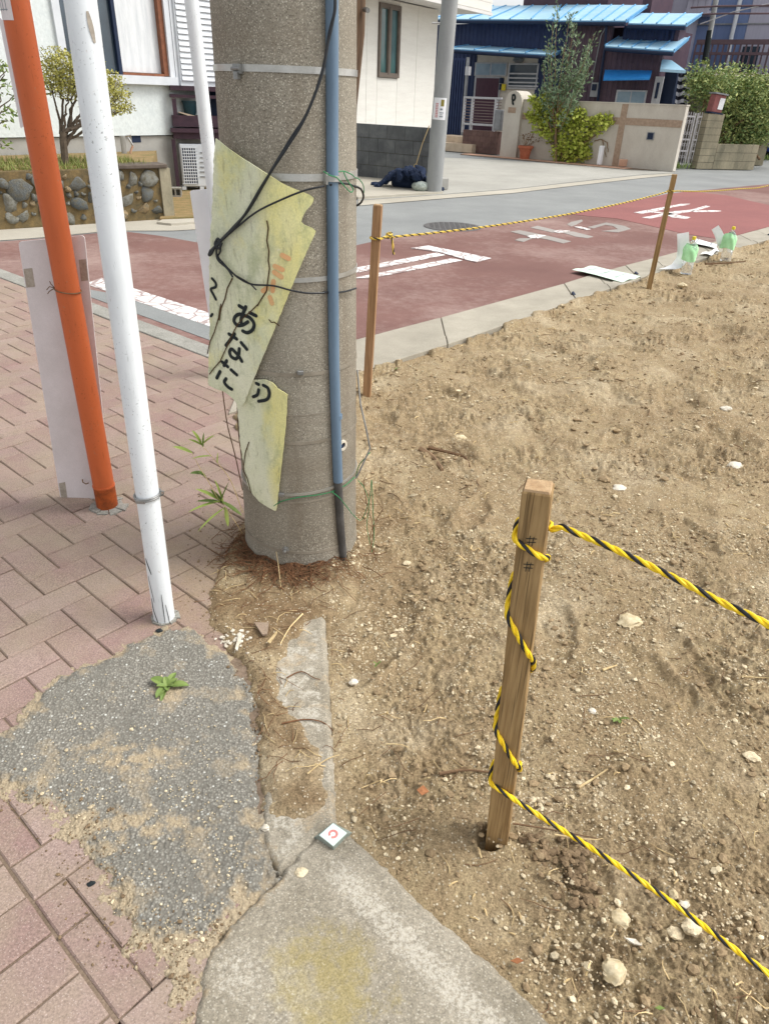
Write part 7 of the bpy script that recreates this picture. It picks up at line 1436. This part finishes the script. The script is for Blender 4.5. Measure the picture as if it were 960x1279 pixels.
stick('dry_weed', 'forked pale dry weed lying right of the stake, above the rope', [(722, 985), (740, 974), (758, 962)], .003, 'straw', 'weed')
stick('twig', 'dark forked twig lying near the upper rope in mid soil', [(862, 672), (890, 684), (905, 692)], .004, 'twig')
stick('bark_piece', 'curled bark piece in the hollow behind the nearest stake', [(524, 562), (540, 572), (552, 588)], .016, 'bark', 'bark')
stick('bark_piece', 'dark root stub curving out of the hollow behind the stake', [(535, 560), (560, 566), (580, 572), (586, 584)], .009, 'twig', 'root')
stick('wood_chip', 'pale wood splinter lying below the upper rope', [(752, 838), (770, 832)], .004, 'straw', 'splinter')
stick('twig', 'pair of thin brown stems lying at the right edge of the soil', [(925, 846), (952, 848), (964, 847)], .0022, 'straw')
stick('twig', 'dark stick lying at the foot of the bottles in the far soil', [(880, 330), (905, 329), (930, 327)], .012, 'twig')
LUMP = []
for k in range(6):
    vs, fs = rockmesh(3, 90 + k, .5); a = np.array([tuple(v) for v in vs]); nz = .16 * fbm(a[:, 0] + k * 3.1, a[:, 1] + a[:, 2] * 1.7, .55, 3, 200 + k) + .07 * gn(a[:, 0] * 7 + a[:, 2] * 5, a[:, 1] * 7 - a[:, 2] * 3, 300 + k); a = a * (1 + nz)[:, None]; LUMP.append(([Vector(q) for q in a], fs))
def rock(label, px, py, rpx, seed, m='stone', flat=.7, name='stone', cat_='stone', asp=1.3):
    p = GS(px, py); dep = math.sqrt(p.x ** 2 + p.y ** 2 + EYE ** 2); r = rpx / FPX * dep * .84; vs, fs = LUMP[seed % 6]; a = random.uniform(-.5, .5); R = Matrix.Rotation(a, 3, 'Z'); mb = MB(); mb.add([p + R @ Vector((v.x * r * asp, v.y * r, v.z * r * flat)) + Vector((0, 0, r * flat * .08)) for v in vs], fs); o = mb.build(name, M[m], smooth=True); return tag(o, label, cat_)
rock('pale mortar lump, largest, lying near the bottom of the soil', 766, 1214, 15, 0, 'chunk', .6, 'mortar_lump', 'lump', 1.05)
rock('pale knobbly lump lying just below the lower rope', 772, 1148, 12, 1, 'chunk', .6, 'mortar_lump', 'lump', 1.3)
rock('smooth oval buff pebble lying near the right edge', 938, 946, 8, 2, flat=.6, asp=1.35); rock('round white pebble touching the lower rope', 853, 1131, 6, 3, 'shell'); rock('buff stone lying right below the lower rope', 862, 1158, 10, 4, asp=1.3); rock('small buff stone beside the lump below the lower rope', 843, 1166, 8, 5)
rock('long pale stone lying on end above the lower rope', 840, 1118, 8, 3, 'chunk', .8, asp=.7); rock('dull crumbled lump lying right of the stake top under the upper rope', 785, 776, 14, 0, 'chunk', .45, 'mortar_lump', 'lump'); rock('dark clod beside a white stone behind the stake top', 754, 600, 7, 2, 'clod', .8, 'clod', 'clod')
rock('white stone beside a dark clod behind the stake top', 772, 610, 8, 4, 'shell', .55, asp=1.5); rock('pale round stone lying left of the far soil hollow', 573, 548, 9, 5, 'chunk'); rock('white stone at the far right of the soil', 916, 582, 8, 1, 'shell', .5, asp=1.6); rock('white knob-shaped stone high on the far soil', 906, 511, 6, 3, 'shell'); rock('buff stone on the soil between the leaning stake and the bottles', 851, 357, 5, 2, 'chunk')
rock('black and white shell-like pebble below the upper rope', 739, 888, 5, 1, 'shell', .5, asp=1.3); rock('buff pebble left of the nearest stake', 441, 852, 6, 4, 'shell'); rock('grey pebble on the corner of the concrete apron, left of the survey marker', 376, 1090, 7, 5, 'stone', .7); rock('small pale pebble beside the asphalt, left of the kerb strip end', 331, 1034, 5, 0, 'shell'); rock('pale stone right of the pole foot in the soil', 508, 704, 5, 2)
rock('dark bit of asphalt lying at the foot of the white post', 199, 788, 4, 2, 'ink', .6, 'asphalt_crumb', 'crumb'); rock('black crumb on the sandy rim between bricks and asphalt', 114, 1104, 4, 3, 'ink', .6, 'asphalt_crumb', 'crumb')
def shard(name, label, cat_, pts, m, lift=.006, th=.003, tilt=0.0):
    P = [GS(*p) + Vector((0, 0, lift + tilt * i)) for i, p in enumerate(pts)]; mb = MB(); mb.prism_pts([p + Vector((0, 0, th)) for p in P], P); o = mb.build(name, M[m]); return tag(o, label, cat_)
shard('brick_shard', 'pink triangular brick shard in the dark soil before the pole', 'shard', [(318, 782), (336, 782), (334, 796), (328, 797)], 'brick', .008, .006); shard('white_shard', 'thin white shard below the lower rope, left of the stones', 'shard', [(778, 1174), (792, 1176), (800, 1184), (790, 1182)], 'shell'); shard('dry_leaf', 'curled yellowish dry leaf beside the white chips', 'leaf', [(334, 806), (346, 793), (347, 796), (338, 810)], 'straw', .012, .002, .002)
shard('dry_leaf', 'small reddish dry leaf right of the kerb strip', 'leaf', [(520, 990), (528, 985), (535, 994), (526, 1000)], 'dryleaf', .008, .0015, .003); shard('green_leaf', 'single small green leaf lying near the bottom of the soil', 'leaf', [(816, 1261), (822, 1258), (829, 1262), (822, 1264)], 'leaf', .006, .0012); shard('dry_leaf', 'brown dry leaf at the lower edge of the concrete apron', 'leaf', [(636, 1204), (645, 1201), (652, 1206), (644, 1211)], 'dryleaf', .01, .0015, .003)
shard('wood_chip', 'narrow white chip standing among the white chips', 'chip', [(294, 815), (299, 795), (303, 797), (297, 817)], 'shell', .01, .004)
# survey marker
mk = GS(416, 1056); mk.z = .005; mt = thing('survey_marker', 'small square survey marker with a red ring on the concrete corner', 'marker', tuple(mk)); q = [G(x, y, .022) for x, y in ((415.8, 1028.5), (433, 1040.5), (416, 1056.8), (398.8, 1043.3))]; b = [G(x, y, .0) for x, y in ((415.6, 1027), (440, 1040), (417, 1064), (391, 1046))]
mb = MB(); mb.prism_pts([v - Vector((0, 0, .002)) for v in q], b); mb.build('marker_block', M['markb'], mt); mb = MB(); mb.prism_pts([v + Vector((0, 0, .001)) for v in q], [v - Vector((0, 0, .0018)) for v in q]); pl_ = mb.build('marker_plate', M['markw'], mt)
c_ = (q[0] + q[1] + q[2] + q[3]) / 4 + Vector((0, 0, .001)); ex = (q[1] - q[0]).normalized(); ey = (q[3] - q[0]).normalized(); e_ = (q[1] - q[0]).length * .21; mb = MB(); pts = [c_ + Vector((1, 0, 0)) * (e_ * math.cos(t)) + Vector((0, 1, 0)) * (e_ * math.sin(t)) for t in [math.radians(-112 + 320 * k / 26) for k in range(27)]]; mb.ribbon(pts, [Vector((0, 0, 1))] * 27, e_ * .62, .0006); mb.build('red_ring', M['markr'], pl_)
# ------------------------------------------------------------------ weeds
def blade(mb, root, d, L, w, bend=.4, n=6, fold=.25):
    d = Vector(d).normalized(); side = d.cross(Vector((0, 0, 1))); side = side.normalized() if side.length > .01 else Vector((1, 0, 0)); vs = []; p = Vector(root); fs = []
    for k in range(n + 1):
        t = k / n; ww = w * (math.sin(PI * min(t * .93 + .07, 1)) ** .7) * .5; up = side.cross(d).normalized(); vs += [p - side * ww + up * ww * fold, p - up * ww * .15, p + side * ww + up * ww * fold]; p = p + d * (L / n); d = (d + Vector((0, 0, -bend / n))).normalized()
    for k in range(n): i = k * 3; fs += [(i, i + 1, i + 4, i + 3), (i + 1, i + 2, i + 5, i + 4)]
    mb.add(vs, fs)
wr = GS(209, 858); wd_ = thing('small_weed', 'small broad-leaved weed growing in the asphalt patch', 'weed', tuple(wr))
for a, L, w, up, m in ((2.75, .055, .026, .55, 'leaf'), (.05, .060, .024, .45, 'leaf'), (1.2, .045, .020, .8, 'leaf'), (-1.9, .050, .022, .45, 'leaf'), (-1.2, .030, .016, .8, 'lgreen'), (2.0, .030, .016, 1.0, 'lgreen'), (.5, .035, .016, 1.0, 'lgreen'), (-2.7, .030, .015, .9, 'lgreen'), (-.4, .028, .014, 1.1, 'lgreen'), (-1.6, .055, .014, .3, 'lgreen')): mb = MB(); blade(mb, wr + Vector((0, 0, .002)), (math.cos(a), math.sin(a), up), L, w, .9); mb.build('leaf', M['leaf'], wd_, smooth=True)
def shoot(label, stem, leaves):
    base = stem[0]; t = thing('bamboo_shoot', label, 'plant', tuple(base), 'bamboo shoots by the pole foot'); P = [Vector(q) for q in cat([tuple(q) for q in stem], 5)]; mb = MB(); mb.tube(P, [.0016 - .0009 * k / (len(P) - 1) for k in range(len(P))], 6); mb.build('stem', M['straw'], t)
    for k, (f, d, L, w, m) in enumerate(leaves): mb = MB(); blade(mb, P[min(int(f * (len(P) - 1)), len(P) - 1)], d, L * 1.1, w * 1.6, .35); mb.build('leaf', M[m], t, smooth=True)
YS = PCY - .16
def sp(px, py, dy=0.0): return DY(px, py, YS + dy)
b0 = GS(304, 668)
shoot('bamboo shoot with fresh green leaf tuft reaching left from the pole foot, lowest', [b0, sp(296, 655), sp(286, 640), sp(276, 626)], [(1, (-.9, -.2, -.15), .10, .010, 'lgreen'), (1, (.55, -.2, -.2), .075, .011, 'leaf'), (.9, (-.2, 0, 1), .085, .012, 'lgreen'), (1, (-.7, 0, .5), .08, .013, 'lgreen'), (.85, (-.75, -.3, -.5), .11, .008, 'lgreen'), (1, (.3, 0, .8), .07, .012, 'leaf'), (.95, (-.95, 0, .15), .075, .012, 'leaf'), (.8, (.1, -.2, -.9), .06, .008, 'lgreen'), (.9, (-.5, .1, .75), .06, .012, 'leaf')])
shoot('bamboo shoot with pale leaf tips arching above the lower one, left of the torn sign', [sp(303, 640), sp(288, 600), sp(268, 574), sp(252, 556)], [(1, (-.35, 0, .8), .05, .013, 'lgreen'), (1, (.5, 0, .5), .05, .012, 'lgreen'), (.75, (-.9, 0, -.05), .06, .007, 'lgreen'), (.95, (.1, 0, .9), .045, .012, 'leaf'), (.6, (.1, 0, 1), .035, .008, 'lgreen'), (1, (-.8, 0, .5), .04, .008, 'lgreen')])
shoot('thin bamboo shoot with two small leaves farthest left of the pole', [sp(276, 630), sp(262, 604), sp(250, 585), sp(240, 566)], [(1, (-.9, 0, .45), .055, .013, 'lgreen'), (.55, (-.85, 0, .15), .04, .014, 'leaf'), (.5, (-.4, 0, .4), .03, .012, 'leaf')])
for lab, pts in (('dark thin stem hanging from the torn sign to the pole foot', [(278, 488), (284, 530), (294, 570), (303, 612)]), ('dark stem behind the hanging sign strip, close to the pole', [(296, 500), (298, 540), (302, 570), (308, 600)])):
    mb = MB(); mb.tube([Vector(q) for q in cat([tuple(sp(x, y, .05)) for x, y in pts], 5)], .0019, 6); o = mb.build('withered_vine', M['twig'], smooth=True); tag(o, lab, 'vine')
for lab, pts in (('withered thin weed right of the concrete pole foot', [(462, 690), (466, 660), (458, 630), (454, 600)]), ('second withered stem right of the pole, leaning outward', [(470, 700), (462, 672), (470, 650), (478, 636)])):
    mb = MB(); q_ = [GS(*pts[0])] + [DY(x, y, GS(*pts[0]).y - .01) for x, y in pts[1:]]; mb.tube([Vector(q) for q in cat([tuple(q) for q in q_], 5)], .0013, 5)
    for k in range(7): e = q_[1 + k % 3] + Vector((random.gauss(0, .02), random.gauss(0, .01), random.uniform(0, .04))); mb.tube([q_[1 + k % 3], e], .0008, 4)
    o = mb.build('withered_weed', M['root']); tag(o, lab, 'weed')
for lab, px, py, s_ in (('tiny green sprout in the soil below the upper rope', 772, 898, .03), ('tiny green sprout right of the kerb strip top', 471, 830, .016), ('grassy sprout where the gutter meets the soil behind the pole', 494, 462, .03)):
    p = GS(px, py); o = thing('sprout', lab, 'sprout', tuple(p))
    for k in range(4): mb = MB(); blade(mb, p, (random.gauss(0, .7), random.gauss(0, .7), .6), s_ * random.uniform(.7, 1.2), s_ * .35, .6); mb.build('leaf', M['leaf'], o, smooth=True)
# ------------------------------------------------------------------ water bottles holding down notices at the far gutter
def bottle(label, px, py, cloth_l):
    p = GS(px, py); p.z -= .004; t = thing('plastic_bottle', label, 'bottle', tuple(p), 'plastic bottles weighting notices'); s = 1.05; pr = [(.046, 0), (.050, .006)]
    for k in range(7): z = .02 + .021 * k; pr += [(.050, z), (.0475, z + .010)]
    pr += [(.050, .175), (.050, .21), (.044, .235), (.026, .265), (.0145, .275), (.0145, .295)]; mb = MB(); mb.lathe(p, [(r * s, z * s) for r, z in pr], 28); mb.build('bottle_body', M['pet'], t, smooth=True)
    mb = MB(); mb.lathe(p + Vector((0, 0, .29 * s)), [(.0165 * s, 0), (.0165 * s, .022 * s), (.014 * s, .026 * s)], 20); mb.build('cap', M['capyellow'], t)
    vs = []; n = 30; rows = 8; mb = MB()
    for i in range(rows + 1):
        z = .115 * s + .135 * s * i / rows
        for k in range(n): a = 2 * PI * k / n; rr = (.0545 if z < .21 * s else .0545 - (z - .21 * s) * .45) * s + .004 * math.sin(a * 5 + i * .7) + .003 * math.sin(a * 11 + i * 1.9); rr += .028 * max(0, math.cos(a - math.radians(200 if cloth_l else 170))) ** 6; vs.append(p + Vector((rr * math.cos(a), rr * math.sin(a), z + .010 * math.sin(a * 2 + px))))
    mb.add(vs, [(i * n + k, i * n + (k + 1) % n, (i + 1) * n + (k + 1) % n, (i + 1) * n + k) for i in range(rows) for k in range(n)]); mb.build('cloth_wrap', M['greencloth'], t, smooth=True); return p
bottle('nearer clear plastic bottle with yellow cap and light green cloth round it', 856, 341, 1); bottle('farther clear plastic bottle with yellow cap, green cloth and bent notice behind', 905, 325, 0)
def paper(label, rows_, m, th=.002, lines=0, name='notice_sheet', group='notice sheets by the gutter'):
    n = len(rows_[0]); mb = MB(); vs = [p for r_ in rows_ for p in r_]; N = len(vs); up = Vector((0, -.3, 1)).normalized() * th; fs = []
    R_ = len(rows_)
    for i in range(R_ - 1):
        for k in range(n - 1): a = i * n + k; fs += [(a, a + 1, a + n + 1, a + n), (N + a, N + a + n, N + a + n + 1, N + a + 1)]
    for k in range(n - 1): fs += [(k, k + N, k + 1 + N, k + 1), ((R_ - 1) * n + k, (R_ - 1) * n + k + 1, (R_ - 1) * n + k + 1 + N, (R_ - 1) * n + k + N)]
    for i in range(R_ - 1): a = i * n; b_ = a + n - 1; fs += [(a, a + n, a + n + N, a + N), (b_, b_ + N, b_ + n + N, b_ + n)]
    mb.add(vs + [v + up for v in vs], fs); t = thing(name, label, 'paper', tuple(vs[0]), group); s = mb.build('sheet', M[m], t, smooth=True)
    if lines:
        mb = MB(); A, B, C_, D_ = rows_[0][0], rows_[0][-1], rows_[-1][-1], rows_[-1][0]
        for k in range(lines):
            v = .22 + .56 * k / max(lines - 1, 1)
            for j in range(9): u0 = .16 + .07 * j; u1 = u0 + random.uniform(.03, .06); f = lambda u: (A.lerp(B, u)).lerp(D_.lerp(C_, u), v) + Vector((0, 0, .014)); mb.ribbon([f(u0), f(u1)], [Vector((0, 0, 1))] * 2, .011, .001)
        mb.build('print_lines', M['printgrey'], s)
    return t
def flat(pts, nx, ny, z=.012, wave=.006):
    P = [G(*p, z) for p in pts]; return [[P[0].lerp(P[1], k / nx).lerp(P[3].lerp(P[2], k / nx), i / ny) + Vector((0, 0, wave * (1 + math.sin(k * 1.3 + i)))) for k in range(nx + 1)] for i in range(ny + 1)]
paper('mint and white printed notice lying flat on the gutter left of the leaning stake', flat([(714, 338), (742, 332.5), (799, 347), (776, 353)], 8, 4), 'mint', lines=3)
paper('white printed notice lying on the road between the two bottles', flat([(861, 304), (866, 299), (895, 305.5), (893, 311)], 6, 3), 'paper', lines=2)
def standing(label, px0, w, pts, m='paper'):         # a sheet bent over: lying foot, curved up, upright top
    rows_ = []
    for (xl, yl), (xr, yr), y in pts: rows_.append([DY(xl + (xr - xl) * k / 4, yl + (yr - yl) * k / 4, y) for k in range(5)])
    return paper(label, rows_, m)
b1 = GS(856, 341); b2 = GS(905, 325); y1, y2 = b1.y + .10, b2.y + .10
standing('white notice bent upright behind the nearer bottle, foot curling onto the gutter', 0, 0, [((845, 292.5), (859.5, 290), y1), ((845.3, 302), (860, 300), y1 - .01), ((845.3, 312), (861, 312), y1), ((844, 322), (860, 324), y1 - .02), ((838, 330.5), (855, 331.5), y1 - .05), ((829, 334.5), (849, 335), y1 - .08), ((822, 335.8), (842, 336.5), y1 - .12)])
standing('white notice standing tilted left behind the farther bottle', 0, 0, [((888, 287), (896.5, 281.5), y2), ((891.5, 294), (901, 288.5), y2), ((894, 301), (905, 297), y2 - .02), ((895.5, 308), (907, 306), y2 - .03)])
paper('curled white notice corner lying left of the farther bottle foot', flat([(873.5, 319), (893, 312), (897, 314), (886, 320.5)], 6, 3, .014, .012), 'paper')
bpy.context.view_layer.update()
